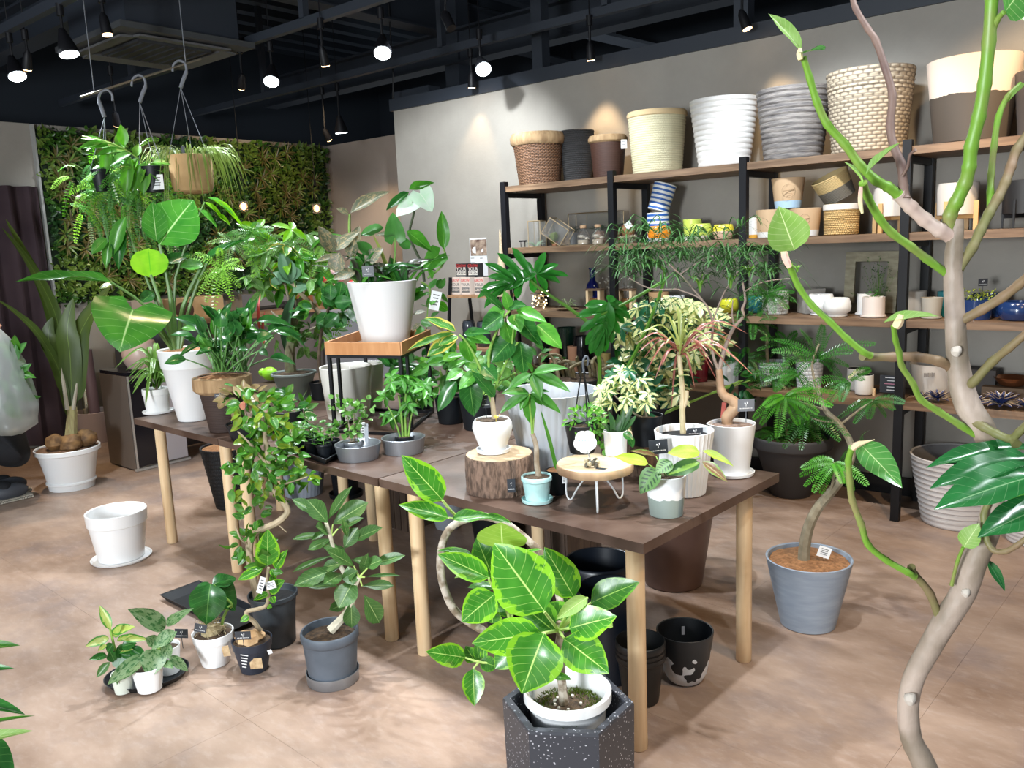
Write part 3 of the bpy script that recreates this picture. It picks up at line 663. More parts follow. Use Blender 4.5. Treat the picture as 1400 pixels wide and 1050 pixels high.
# nested stack of three
for k, lab in enumerate(['black plant pot at the bottom of the nested stack behind the front table leg', 'black plant pot in the middle of the nested stack behind the front table leg', 'black plant pot on top of the nested stack behind the front table leg']):
    P0 = onz(877, 969, 0); d0 = hdir(P0); s0 = depth(P0)/F; c = P0+d0*24*s0; h = vp(877, 899, c-d0*33*s0).z; c = Vector((c.x, c.y, k*.018+.002))
    ob = potmesh(c, (24.5)*s0, (33.5)*s0, h-.014, M('black_nursery_plastic', (.008, .009, .010), .42), 'step', 32, depth_in=.97 if k == 2 else .96, thick=.002, name='plant_pot'); tag(ob, lab, 'plant pot', 'nested black pots')
mar = M('black_white_marbled', (.02, .025, .03), .45, zsplit=(.080, .34, (.80, .86, .92), 11))
P = pot('plant_pot', 'black plant pot with white marbled lower half on the floor by the front table leg', 'plant pot', 937, 941, 0, 50, 77, 879, mar, 'cup', inner=black_pl)
plaque(P.root, P.top+P.d*P.rt*.8, 916, 858, 9, 5, tagwhite, .0, .3, marks=False); plaque(P.root, P.top+P.d*P.rt*.8, 934, 862, 4, 12, M('barcode_sticker', (.35, .38, .45), .5), .0, 0, marks=False, name='sticker')
# white ribbed pots at the right
P = pot('plant_pot', 'big white ribbed plant pot on the floor at right behind the foreground branch', 'plant pot', 1308, 727, 0, 92, 124, 637, M('white_ribbed', (.62, .60, .60), .6, col2=(.52, .50, .50), scale=6), 'ribs', n=48, inner=M('grey_inside', (.20, .19, .19), .8), depth_in=.35)
pot('plant_pot', 'white ribbed plant pot cut off by the right edge, on the floor', 'plant pot', 1412, 750, 0, 66, 90, 680, M('white_ribbed', V), 'ribs', n=48)
# brown crates under the tables
wcr = M('dark_stained_wood', (.06, .038, .028), .6, col2=(.10, .065, .045), scale=9, stretch=(6, 6, .6))
def crate(px, py, wx, dy, h, lab):
    g = onz(px, py, 0); c = Vector((g.x, g.y+dy/2, 0)); t = thing('wooden_crate', c, lab, 'crate')
    n = max(3, int(wx/.085)); w_ = wx/n
    for i in range(n):
        for y in (c.y-dy/2, c.y+dy/2): MB().box((c.x-wx/2+w_*(i+.5), y, h/2), (w_-.006, .014, h)).build('plank', wcr, t, smooth=False)
    m = max(3, int(dy/.085)); w_ = dy/m
    for i in range(m):
        for x in (c.x-wx/2, c.x+wx/2): MB().box((x, c.y-dy/2+w_*(i+.5), h/2), (.014, w_-.006, h)).build('plank', wcr, t, smooth=False)
    MB().box((c.x, c.y, .02), (wx-.02, dy-.02, .014)).build('base', wcr, t, smooth=False)
crate(738, 782, .34, .3, .50, 'dark brown plank crate under the right table'); crate(546, 724, .16, .3, .52, 'narrow dark brown plank crate under the middle table')
# flat black tray on the floor
def tray(quad, hgt, lab, mat=None, name='plant_tray', z=0., flare=.85, group=None):
    c = sum(quad, Vector())/4; lo = [Vector((*(c.xy+(q.xy-c.xy)*flare), z+.001)) for q in quad]; hi = [Vector((q.x, q.y, z+hgt)) for q in quad]
    hi2 = [Vector((*(c.xy+(q.xy-c.xy)*.95), z+hgt)) for q in quad]; li = [Vector((*(c.xy+(q.xy-c.xy)*flare*.96), z+.005)) for q in quad]
    mb = MB(); mb.add(lo+hi+hi2+li, [(0, 3, 2, 1)]+[(i, (i+1) % 4, 4+(i+1) % 4, 4+i) for i in range(4)]+[(4+i, 4+(i+1) % 4, 8+(i+1) % 4, 8+i) for i in range(4)]+[(8+i, 8+(i+1) % 4, 12+(i+1) % 4, 12+i) for i in range(4)]+[(12, 13, 14, 15)])
    o = mb.build(name, mat or black_pl, org=Vector((c.x, c.y, z)), smooth=False); return tag(o, lab, 'tray', group)
tray([onz(218, 813, .03), onz(318, 862, .03), onz(368, 838, .03), onz(272, 793, .03)], .03, 'flat rectangular black plant tray on the floor at left')
# cabinet, vase, boxes and props at the far left
cab = M('champagne_metal', (.20, .165, .14), .4, .35); g = onz(187, 645, 0)
t = thing('cabinet', (g.x-.22, g.y+.22, 0), 'tall champagne coloured appliance with a black and pale front beside the table', 'appliance')
MB().box((g.x-.225, g.y+.22, .385), (.45, .44, .745)).build('body', cab, t, smooth=False)
MB().box((g.x+.006, g.y+.10, .385), (.02, .19, .70)).build('black_panel', M('gloss_black', (.01, .01, .014), .15), t, smooth=False)
MB().box((g.x+.006, g.y+.32, .385), (.02, .22, .70)).build('front_panel', M('pale_lilac_panel', (.42, .38, .40), .4), t, smooth=False)
MB().box((g.x+.004, g.y+.22, .012), (.03, .46, .018)).box((g.x+.018, g.y+.006, .385), (.008, .014, .745)).build('edge_trim', M('pale_metal', (.6, .58, .55), .35, .6), t, smooth=False)
MB().box((g.x-.225, g.y+.22, .77), (.44, .43, .03)).build('top', M('gloss_black', V), t, smooth=False)
zc = .786
c = onz(172, 510, zc); potmesh(Vector((g.x-.13, g.y+.2, zc)), .10, .115, .22, M('blush_satin', (.62, .46, .40), .35), 'round', name='vase'); tag(bpy.context.scene.objects['vase'], 'blush pink rounded vase on top of the champagne cabinet', 'vase')
MB().box((g.x-.66, g.y+.75, .55), (.36, .40, 1.10)).box((g.x-.66, g.y+.75, 1.11), (.38, .44, .02)).build('storage_unit', M('slate_grey_box', (.10, .10, .12), .6), org=(g.x-.6, g.y+.5, 0), smooth=False); tag(SC.objects['storage_unit'], 'slate grey storage unit behind the coconut palm leaves', 'cabinet')
for k, (px, py, hh, m) in enumerate([(100, 560, .75, M('mirror_foil', (.75, .70, .5), .15, .9)), (121, 556, .62, M('dusty_pink_roll', (.25, .15, .15), .5))]):
    b = onz(126+9*k, 601+2*k, 0); b2 = vp(111+7*k, 478, b); ob = MB().tube([Vector((b.x, b.y, .0)), b2], [.05, .045], 14).build('paper_roll', m, org=(b.x, b.y, 0)); tag(ob, ['shiny gold foil roll leaning behind the beige pot', 'dusty pink roll leaning behind the beige pot'][k], 'paper roll')
# low sheet and blue scrap on the far floor
b = onz(72, 585, 0); o = MB().box((b.x, b.y, .02), (.9, .5, .035), .3).build('folded_sheet', M('pale_sheet', (.30, .30, .29), .8), org=(b.x, b.y, 0), smooth=False); tag(o, 'pale folded plastic sheet on the floor in front of the curtain', 'plastic sheet')
b = onz(80, 583, .05); o = MB().add([b, b+Vector((.22, .04, 0)), b+Vector((.18, .12, .05)), b+Vector((.02, .1, .06)), b+Vector((.1, .05, .09))], [(0, 1, 4), (1, 2, 4), (2, 3, 4), (3, 0, 4), (0, 3, 2, 1)]).build('blue_cloth', M('blue_plastic', (.01, .06, .30), .5), org=b, smooth=False); tag(o, 'small crumpled blue cloth on the pale sheet', 'cloth')
# low black-legged bench behind the left table
b = onz(262, 630, .0); t = thing('low_bench', (b.x, b.y+.3, 0), 'low wooden bench with thin black legs behind the left table', 'bench')
MB().box((b.x, b.y+.28, .30), (.62, .40, .03)).build('seat', pine, t, smooth=False)
for sx_ in (-.28, .28):
    for sy_ in (.1, .46): MB().tube([(b.x+sx_, b.y+sy_, 0), (b.x+sx_, b.y+sy_, .285)], .011, 8).build('leg', black_mt, t)
# counter in front of the leaf wall
cw = M('counter_front', (.145, .12, .11), .6); cwood = M('counter_wood', (.30, .17, .09), .45, col2=(.42, .25, .14), scale=5, stretch=(6, .6, 6))
t = thing('counter', (-7.62, 4.8, 0), 'long counter with a wooden top and dark front below the leaf wall', 'counter')
MB().box((-7.62, 4.85, .51), (.44, 2.6, 1.02)).build('front_panel', cw, t, smooth=False); MB().box((-7.60, 4.85, 1.045), (.52, 2.7, .05)).build('worktop', cwood, t, smooth=False)
zt = 1.07
def cbox(px, y, w, d, h, mat, name, lab, cat, x=-7.72, rot=0):
    o = MB().box((x, y, zt+h/2), (d, w, h), rot).build(name, mat, org=(x, y, zt), smooth=False); return tag(o, lab, cat)
cbox(0, 3.80, .30, .20, .20, M('cream_box', (.50, .42, .36), .7), 'cardboard_box', 'cream cardboard box at the near end of the counter', 'box')
cbox(0, 4.30, .55, .22, .19, M('tan_crate_wood', (.45, .32, .18), .7, col2=(.55, .41, .25), scale=9), 'wooden_box', 'light tan wooden box standing on the counter', 'box')
cbox(0, 5.15, .46, .20, .17, M('grey_planter_box', (.22, .21, .22), .6), 'planter_box', 'grey planter box at the back of the counter', 'planter')
cbox(0, 5.55, .24, .20, .20, M('terracotta_box', (.30, .10, .04), .7), 'clay_planter', 'square terracotta planter at the far part of the counter', 'planter')
MB().tube([(-7.45, 4.05, zt+.09), (-7.38, 4.05, zt+.09)], [.075, .075], 18).tube([(-7.455, 4.05, zt+.09), (-7.37, 4.05, zt+.09)], [.022, .022], 12).build('ribbon_spool', M('ribbon_brown', (.08, .035, .025), .5), org=(-7.4, 4.05, zt)); tag(SC.objects['ribbon_spool'], 'dark brown spool of ribbon on the counter', 'spool')
o = MB().tube([(-7.5, 4.9, zt+.03), (-7.5, 5.2, zt+.035)], .02, 8).tube([(-7.5, 5.2, zt+.035), (-7.5, 5.42, zt+.05)], .045, 8).build('bottle_brush', M('black_brush', (.02, .02, .02), .8), org=(-7.5, 5.1, zt)); tag(o, 'black brush with pale handle lying on the counter', 'brush')
o = MB().box((-6.87, 5.86, .50), (.8, .7, 1.0)).box((-6.87, 5.86, 1.02), (.86, .80, .04)).build('desk', M('white_laminate', (.50, .50, .54), .5), org=(-7.1, 6, 0), smooth=False); tag(o, 'white laminate desk at the far end by the rear wall', 'desk')
t = thing('monitor', (-6.9, 5.95, 1.04), 'white monitor seen from behind on the far desk', 'monitor'); MB().box((-6.9, 5.95, 1.26), (.42, .05, .30)).build('screen', white_gl, t, smooth=False); MB().box((-6.9, 5.97, 1.08), (.05, .04, .12)).box((-6.9, 5.97, 1.046), (.2, .15, .012)).build('stand', white_gl, t, smooth=False)
o = MB().box((-7.18, 5.62, 1.17), (.14, .14, .26)).build('wooden_block', M('clay_wood', (.40, .18, .09), .7), org=(-7.28, 5.62, 1.04), smooth=False); tag(o, 'orange-brown wooden block with red pompons beside it', 'ornament')
for k, (dy_, dz_, cc_) in enumerate([(-.1, .30, (.75, .05, .06)), (.12, .30, (.8, .25, .25)), (.25, .24, (.75, .04, .05)), (.02, .38, (.85, .6, .6))]):
    o = MB().blob((-7.1, 5.55+dy_, 1.06+dz_), .035, n=10).tube([(-7.1, 5.55+dy_, 1.041), (-7.1, 5.55+dy_, 1.06+dz_)], .003, 5).build('pompon_pick', M('pompon_%d' % k, cc_, .8), org=(-7.1, 5.55+dy_, 1.07)); tag(o, ['red pompon on a stick left of the others by the far desk', 'pink-red pompon on a stick in the middle by the far desk', 'red pompon on a stick nearest the monitor', 'pale pink pompon on the tallest stick by the far desk'][k], 'ornament')
# ================================================================ shelf contents
def sitem(px, lv, w_, wb, pyt, mat, lab, style='taper', name='plant_pot', cat='plant pot', Y=5.06, group=None, saucer=None, **k):
    z = LV[lv]+.002; g = onz(px, 300, 0); d = ray(px, 0)
    # column: find x where the upright through the board projects to px
    zz = z; p0 = None; yy = 400
    for _ in range(6):
        p0 = onY(px, yy, Y); 
        e = Vector((p0.x, Y, zz)); dd = e-CAM; yy = 525-F*dd.dot(UPV)/dd.dot(_fw); p0 = Vector((onY(px, yy, Y).x, Y, zz))
    s = depth(p0)/F; dh = hdir(p0); rt = w_*s/2; rb = wb*s/2; top = vp(px, pyt, p0-dh*rt*(1 if LV[lv] < 1.4 else .2)).z; h = top-zz
    ob = potmesh(p0, rb, rt, h, mat, style, name=name, org=p0, **k); tag(ob, lab, cat, group)
    if saucer: mb = MB(); rs = rb*saucer[1]; mb.lathe([(rs*.9, 0), (rs, .003), (rs, .012), (rs*.9, .012), (rs*.85, .004), (.005, .004)], p0, 24); mb.build('saucer', saucer[0], ob)
    P = Pot(); P.root = ob; P.c = p0; P.s = s; P.h = h; P.rt = rt; P.rb = rb; P.d = dh; P.top = p0+Vector((0, 0, h)); return P
wick = lambda nm, c, c2, f=60, k=9: M(nm, c, .7, waves=(f, k, c2), bump=.004)
# top board
P = sitem(738, 0, 72, 56, 183, wick('brown_weave', (.16, .075, .035), (.055, .028, .015), 90, 6), 'brown woven basket pot with a sisal rim at the left end of the top shelf', 'weave', n=40, name='basket_pot', Y=5.03)
def rimring(P, hpx, mat, k=1.06):
    hr = hpx*P.s; mb = MB(); mb.lathe([(P.rt*.97, P.h-hr), (P.rt*k, P.h-hr*.75), (P.rt*k*1.01, P.h-hr*.3), (P.rt*.99, P.h+.004), (P.rt*.9, P.h-.01)], P.c, 60, cap=False, mod=lambda a, z: 1+.014*math.sin(30*a)); mb.build('rim', mat, P.root)
sisal = M('sisal_rope', (.42, .28, .15), .9, col2=(.26, .16, .08), scale=30, stretch=(1, 1, .2), bump=.004, bscale=60)
rimring(P, 15, sisal)
sitem(790, 0, 48, 36, 179, wick('black_weave', (.035, .034, .035), (.006, .006, .006), 70, 14), 'black woven wicker basket between the two brown sisal-rimmed pots', 'weave', n=40, name='basket_pot', Y=5.20)
P = sitem(832, 0, 50, 40, 186, M('chocolate_weave', (.07, .028, .018), .55, waves=(120, 20, (.03, .012, .008)), bump=.001), 'chocolate brown plant pot with sisal rim and white price tag on the top shelf', 'taper', n=40); rimring(P, 9, sisal)
plaque(P.root, P.c, 853, 197, 8, 12, tagwhite, P.rt+.008, 0)
P = sitem(899, 0, 79, 66, 153, M('cream_weave', (.72, .66, .44), .6, waves=(70, 22, (.52, .47, .30)), bump=.002), 'tall cream yellow woven plant pot on the top shelf', 'weave', n=44, name='basket_pot'); rimring(P, 8, M('cream_rope', (.62, .46, .26), .9), 1.02)
sitem(990, 0, 92, 68, 136, M('white_rings', (.80, .78, .76), .55, col2=(.66, .63, .60), scale=7, stretch=(1, 1, 6)), 'white plant pot with stacked horizontal ribs on the top shelf', 'ribs', n=48)
sitem(1084, 0, 98, 76, 122, M('grey_bark_weave', (.30, .27, .25), .75, col2=(.12, .11, .11), scale=9, stretch=(1, 1, 8), bump=.005, bscale=30), 'grey layered bark-look plant pot on the top shelf', 'ribs', n=48)
P = sitem(1187, 0, 112, 94, 97, wick('ash_wicker', (.46, .38, .28), (.19, .15, .11), 50, 4.2), 'large pale wicker basket behind the branch on the top shelf', 'weave', n=52, name='basket_pot'); plaque(P.root, P.c, 1245, 117, 7, 14, tagwhite, 0, 0)
sitem(1327, 0, 116, 92, 81, M('two_tone_pot', (.66, .54, .46), .6, zsplit=(.235, .03, (.065, .052, .042), 14)), 'large plant pot, blush above and charcoal below, at the right of the top shelf', 'taper', n=48)
sitem(1440, 0, 100, 84, 95, M('charcoal_fibre', (.10, .09, .09), .7), 'charcoal plant pot cut off by the right edge of the top shelf', 'taper', n=40)
# second board
P = sitem(900, 1, 30, 31, 291, M('blue_stripe', (.82, .82, .80), .35, waves=None, zsplit=None), 'white plant pot with blue painted stripes, lower of the stacked pair', 'taper')
def stripes(P, mat, n, q=None):
    mb = MB()
    for i in range(n):
        t = (i+.5)/n; r = (P.rb+(P.rt-P.rb)*t)*1.012; z = P.h*t; mb.lathe([(r, z-P.h*.2/n), (r, z+P.h*.25/n)], P.c, 28, cap=False)
    return mb.build('painted_stripes', mat, P.root)
blu = M('cobalt_stripe', (.03, .12, .42), .35); stripes(P, blu, 6)
t = thing('plant_pot', P.top, 'white plant pot with blue painted stripes, tilted on top of the other', 'plant pot'); q = Matrix.Rotation(.30, 4, _fw)
o = potmesh(P.top, P.rb*.92, P.rt*1.02, P.h*.95, M('blue_stripe', V), 'taper', name='pot', parent=t); PP = Pot(); PP.rb = P.rb*.92; PP.rt = P.rt*1.02; PP.h = P.h*.95; PP.c = P.top; PP.root = t; stripes(PP, blu, 6); t.rotation_euler = q.to_euler(); t.location = P.top+Vector((0, 0, .012))
sitem(901, 1, 26, 24, 309, M('orange_glaze', (.85, .27, .02), .25, coat=.4, zsplit=(.025, .0, (.8, .8, .76))), 'small orange glazed cup in front of the blue striped pots', 'round', Y=4.95, name='cup', cat='cup')
lime = M('lime_two_tone', (.48, .58, .10), .3, coat=.3, zsplit=(.03, .0, (.8, .78, .7)))
sitem(947, 1, 26, 22, 300, lime, 'tall lime glazed cup with white foot on the second shelf', 'taper', Y=5.12, name='cup', cat='cup'); sitem(958, 1, 26, 20, 306, lime, 'round lime glazed cup with white foot in front of the tall one', 'round', Y=4.97, name='cup', cat='cup')
sitem(989, 1, 24, 22, 307, M('yellow_beige', (.80, .66, .05), .35, zsplit=(.052, .0, (.58, .38, .28))), 'round cup, yellow above and beige below, left of the shelf post', 'round', Y=5.0, name='cup', cat='cup')
o = SC.objects[-1] if False else None
sitem(1027, 1, 20, 17, 298, M('white_orange_foot', (.85, .83, .80), .4, zsplit=(.022, 0, (.75, .38, .05))), 'small white pot with an orange saucer right of the shelf post', 'taper', Y=5.0)
kraft = lambda z, c, nm: M(nm, (.62, .42, .25), .75, zsplit=(z, 0, c))
def stamp(P, px, py, r):
    s = P.s; c = vp(px, py, P.c, P.rt+.001); mb = MB(); n = 20; 
    for i in range(n):
        a = 2*math.pi*i/n; b = 2*math.pi*(i+1)/n
        A = c+_r0*math.cos(a)*r*s+Vector((0, 0, math.sin(a)*r*s)); B = c+_r0*math.cos(b)*r*s+Vector((0, 0, math.sin(b)*r*s)); mb.tube([A, B], .0007, 4)
    mb.tube([c-_r0*r*s*.9, c+_r0*r*s*.9+Vector((0, 0, .006))], .0016, 4); mb.tube([c-_r0*r*s*.5-Vector((0, 0, r*s*.4)), c+_r0*r*s*.5-Vector((0, 0, r*s*.4))], .0008, 4)
    mb.build('stamp', M('brown_ink', (.30, .18, .09), .7), P.root)
P1 = sitem(1053, 1, 38, 33, 287, kraft(.035, (.8, .78, .74), 'kraft_white'), 'kraft coloured plant pot with white base, left one under the blue-based pot', 'taper', Y=5.02)
P2 = sitem(1101, 1, 42, 34, 285, kraft(.036, (.75, .77, .80), 'kraft_lilac'), 'kraft coloured plant pot with white base, right one under the blue-based pot', 'taper', Y=5.02); stamp(P2, 1100, 300, 7)
z_ = max(P1.top.z, P2.top.z)+.002; c = (P1.c+P2.c)/2; c.z = z_; s = depth(c)/F; hh = vp(1077, 244, c).z-z_
o = potmesh(c, 17*s, 22*s, hh, kraft(.045, (.45, .62, .78), 'kraft_blue'), 'taper', name='plant_pot', org=c); tag(o, 'kraft coloured plant pot with light blue base standing on two others', 'plant pot'); P3 = Pot(); P3.c = c; P3.rt = 21*s; P3.s = s; P3.root = o; stamp(P3, 1078, 261, 9)
P = sitem(1150, 1, 47, 45, 279, wick('natural_weave', (.66, .46, .20), (.34, .20, .07), 75, 9), 'round natural straw basket with a white band on the second shelf', 'weave', n=48, name='basket', cat='basket'); mb = MB(); mb.lathe([(P.rt*1.02, P.h*.82), (P.rt*1.03, P.h*.9), (P.rt*1.02, P.h)], P.c, 40, cap=False); mb.build('white_band', M('white_weave', (.75, .72, .68), .8), P.root)
t = thing('basket', P.top+Vector((-.01, 0, .005)), 'straw and grey two-tone basket tipped over on the natural one', 'basket'); s = P.s
o = potmesh(P.top+Vector((-.01, 0, .005)), 21*s, 25*s, 34*s, M('two_tone_straw', (.50, .37, .17), .75, zsplit=(.075, 0, (.12, .11, .09)), bump=.002, bscale=80), 'weave', name='body', parent=t, n=44); t.rotation_euler = Matrix.Rotation(-.50, 4, _fw).to_euler(); t.location.z += .03
def standpot(px, lv, w_, pyt, pym, lab, dark=False):
    P = sitem(px, lv, w_, w_*.93, pyt, M('black_fibre', (.012, .012, .014), .5) if dark else M('ivory_pot', (.60, .56, .52), .5), lab, 'taper', Y=5.08)
    zl = vp(px, pym, P.c).z-LV[lv]; o = P.root; hh = P.h
    o.location.z = LV[lv]+zl; 
    me = o.data
    for v in me.vertices: v.co.z *= (hh-zl)/hh
    wd = black_mt if dark else M('oak_stand', (.55, .33, .13), .5); t = thing('pot_stand', P.c, lab.split(' pot')[0]+' pot holder frame under it' if False else ('thin black metal stand' if dark else 'wooden four-legged stand')+' holding the '+lab, 'plant stand')
    r_ = P.rt*.97; wl = .006 if dark else .014
    for k in range(4):
        a = math.pi/4+k*math.pi/2+.5; x, y = P.c.x+r_*math.cos(a)*1.04, P.c.y+r_*math.sin(a)*1.04; MB().box((x, y, P.c.z+(zl+.07)/2), (wl*1.6, wl*1.6, zl+.07)).build('leg', wd, t, smooth=False)
    for k in range(2):
        a = math.pi/4+k*math.pi/2+.5; MB().box((P.c.x, P.c.y, P.c.z+zl-.012), (2*r_, wl, .02), a).build('crossbar', wd, t, smooth=False)
standpot(1217, 1, 46, 256, 296, 'ivory plant pot left of the thick shelf post'); standpot(1307, 1, 52, 250, 294, 'ivory plant pot behind the cut trunk tip'); standpot(1400, 1, 58, 246, 292, 'black plant pot at the right end', True)
# glass things on the left bay
wire = M('brass_wire', (.30, .22, .12), .4, .6)
def wirebox(c, w_, d_, h_, rot, lab, tilt=0):
    t = thing('terrarium', c, lab, 'terrarium'); q = Matrix.Rotation(rot, 3, 'Z')@Matrix.Rotation(tilt, 3, 'Y'); K = [c+q@Vector((x*w_/2, y*d_/2, z*h_)) for x in (-1, 1) for y in (-1, 1) for z in (0, 1)]
    if tilt: dz = c.z-min(k.z for k in K); K = [k+Vector((0, 0, dz)) for k in K]
    mb = MB(); 
    for a, b in [(0, 1), (2, 3), (4, 5), (6, 7), (0, 2), (1, 3), (4, 6), (5, 7), (0, 4), (1, 5), (2, 6), (3, 7)]: mb.tube([K[a], K[b]], .003, 5)
    mb.build('frame', wire, t)
    for a in [(0, 1, 3, 2), (4, 5, 7, 6), (0, 1, 5, 4), (2, 3, 7, 6)]: MB().add([K[i] for i in a], [(0, 1, 2, 3)]).build('pane', glass, t, smooth=False)
    return t
def spt(px, lv, Y=5.05): 
    z = LV[lv]+.002; yy = 350
    for _ in range(6): p0 = Vector((onY(px, yy, Y).x, Y, z)); dd = p0-CAM; yy = 525-F*dd.dot(UPV)/dd.dot(_fw)
    return p0
wirebox(spt(735, 1), .10, .10, .19, .2, 'tall square glass terrarium with thin metal edges')
wirebox(spt(757, 1, 5.0), .17, .14, .13, .3, 'tilted geometric glass terrarium with a small plant', .6)
wirebox(spt(815, 1, 5.2), .42, .10, .23, 0, 'long glass terrarium with a black top frame behind the jars')
airm = LM('air_plant', (.16, .24, .16), (.24, .33, .22), nv=0, rnd=.1)
def airplant(c, n, L, lab, name='air_plant', mat=None, cat='plant', w_=.006, up=.7):
    t = thing(name, c, lab, cat); 
    for i in range(n):
        a = 2*math.pi*i/n+R_.random(); d = Vector((math.cos(a), math.sin(a), up*R_.uniform(.6, 1.6))).normalized(); p1 = Vector(c)+d*L*.5; p2 = p1+Vector((d.x, d.y, d.z-.5)).normalized()*L*.5
        strapleaf(t, [c, p1, p2], w_, mat or airm)
    return t
airplant(spt(733, 1, 4.97), 12, .09, 'small silver-green air plant inside the tall glass terrarium'); 
for k, (px, lab) in enumerate([(783, 'dark spiky plant in a small pot behind the left jar'), (820, 'dark spiky plant in a terracotta pot behind the right jar'), (843, 'dark spiky plant behind the thick shelf post')]):
    p = spt(px, 1, 5.2); t = thing('potted_succulent', p, lab, 'potted plant'); potmesh(p, .028, .036, .09, M('clay', (.42, .20, .11), .8) if k else M('zinc', (.18, .19, .2), .5, .5), name='pot', parent=t, n=16)
    for i in range(14): a = i*.45*math.pi; d = Vector((math.cos(a), math.sin(a), R_.uniform(.5, 1.4))).normalized(); c = p+Vector((0, 0, .085)); strapleaf(t, [c, c+d*.06, c+d*.09+Vector((0, 0, -.02))], .008, LM('dark_succulent', (.05, .10, .05), (.09, .15, .07), nv=0))
p = spt(758, 1, 4.98); t = thing('potted_succulent', p, 'tiny moss ball plant in an orange clay pot on the second shelf', 'potted plant'); potmesh(p, .017, .022, .035, M('clay', V), name='pot', parent=t, n=16); MB().blob(p+Vector((0, 0, .06)), (.035, .035, .04), jit=.4, n=14).build('foliage', LM('moss_green', (.12, .17, .03), (.2, .25, .05), nv=0), t)
def jar(px, lab, topc):
    p = spt(px, 1, 4.98); t = thing('glass_jar', p, lab, 'glass jar'); 
    mb = MB(); mb.lathe([(.035, 0), (.045, .005), (.047, .06), (.03, .09), (.022, .10), (.024, .115)], p, 20, cap=False); mb.build('glass', glass, t)
    mb = MB(); mb.lathe([(.038, .004), (.041, .02), (.041, .035)], p, 18); mb.build('sand', M('jar_sand', (.62, .52, .40), .9), t)
    for k in range(9): a = k*.7*math.pi; MB().blob(p+Vector((.027*math.cos(a), .027*math.sin(a), .045+.008*(k % 3))), (.014, .012, .009), jit=.3, n=7, seed=k).build('pebble', M('jar_pebble', (.70, .62, .52), .7), t)
    mb = MB(); mb.lathe([(.021, .115), (.024, .118), (.024, .135), (.018, .138)], p, 16); mb.build('lid', topc, t)
jar(798, 'glass jar of pebbles and sand on the second shelf, left of two', M('cork', (.45, .28, .16), .9)); jar(818, 'glass jar of pebbles and sand on the second shelf, right of two', M('cork', V))
p = spt(776, 1, 4.97); t = thing('glass_vase', p, 'tiny clear glass bottle left of the pebble jars', 'vase'); mb = MB(); mb.lathe([(.012, 0), (.022, .01), (.018, .035), (.008, .05), (.012, .07)], p, 16, cap=False); mb.build('glass', glass, t)
p = spt(715, 1, 4.98); o = MB().box(p+Vector((0, 0, .045)), (.05, .035, .012)).tube([p+Vector((-.02, 0, 0)), p+Vector((-.02, 0, .04))], .003, 5).tube([p+Vector((.02, 0, 0)), p+Vector((.02, 0, .04))], .003, 5).build('small_stand', black_mt, org=p, smooth=False); tag(o, 'tiny black metal stand at the left end of the second shelf', 'stand')
p = spt(859, 1, 4.99); t = thing('moss_ball', p, 'brown fibre ball ornament with a white card and gold wire letters', 'ornament'); MB().blob(p+Vector((0, 0, .085)), (.05, .05, .055), jit=.08, n=18).build('ball', M('fibre_ball', (.30, .13, .06), .9, bump=.004, bscale=90), t)
MB().box(p+Vector((0, 0, .025)), (.10, .05, .05)).build('base', M('mirror_foil', V), t, smooth=False); plaque(t, p, 859, 308, 9, 9, tagwhite, .055, .6, marks=False)
Q_ = Matrix((_r0, Vector((0, 0, 1)), -hdir(p))).transposed(); textobj('BOTANICAL', p-hdir(p)*.055+Vector((0, 0, .045)), .022, M('pale_gold', (.75, .65, .45), .4), t, Q_)
# third board
cob = M('cobalt_glass', (.008, .015, .16), .1, coat=.6)
P = sitem(811, 2, 20, 18, 366, cob, 'cobalt blue glass bottle on the third shelf', 'taper', name='glass_bottle', cat='bottle', Y=5.12)
me = P.root.data; bpy.data.objects.remove(P.root); mb = MB(); h_ = P.h; mb.lathe([(P.rt*.9, 0), (P.rt, .005), (P.rt, h_*.45), (P.rt*.8, h_*.6), (P.rt*.42, h_*.7), (P.rt*.42, h_*.95), (P.rt*.5, h_*.96), (P.rt*.5, h_)], P.c, 24); o = mb.build('glass_bottle', cob, org=P.c); tag(o, 'cobalt blue glass bottle on the third shelf', 'bottle')
def woodglass(px, lab):
    p = spt(px, 2, 5.0); t = thing('lantern', p, lab, 'lantern'); 
    for sx_ in (-.05, .05): MB().box(p+Vector((sx_, 0, .075)), (.02, .06, .15)).build('side', pine, t, smooth=False)
    MB().box(p+Vector((0, 0, .15)), (.13, .06, .012)).build('top', shelfw, t, smooth=False)
    mb = MB(); mb.lathe([(.02, .01), (.045, .03), (.05, .06), (.035, .09)], p, 18, cap=False); mb.build('glass_bowl', M('amber_glass', (.30, .14, .05), .15, trans=.5), t)
woodglass(814, 'small wooden frame with a glass bowl below the blue bottle'); woodglass(857, 'small wooden frame with a glass bowl right of the shelf post')
def fairy(c, n, r_, lab, cy=False):
    t = thing('fairy_lights', c, lab, 'fairy lights'); pts = []
    for i in range(n*2): a = i*1.9; k = i/(n*2); pts.append(Vector(c)+Vector((r_*math.cos(a)*R_.uniform(.5, 1), r_*.7*math.sin(a), .01+r_*2*k*R_.uniform(.7, 1))))
    MB().tube(pts, .0015, 4).build('wire', wire, t); mb = MB()
    for q_ in pts[::2]: mb.blob(q_, .006, n=6)
    for q_ in pts[::2]: MB().blob(q_, .006, n=6).build('bulb', M('fairy_bulb', (1, .8, .45), .4, emit=8), t)
fairy(spt(738, 2, 5.05), 22, .075, 'heap of warm fairy lights at the left end of the third shelf'); 
drift = M('dry_branches', (.33, .27, .20), .8)
t = thing('dried_branches', spt(776, 2, 5.0), 'dried driftwood plant on a dish on the third shelf', 'dried plant'); c = spt(776, 2, 5.0)
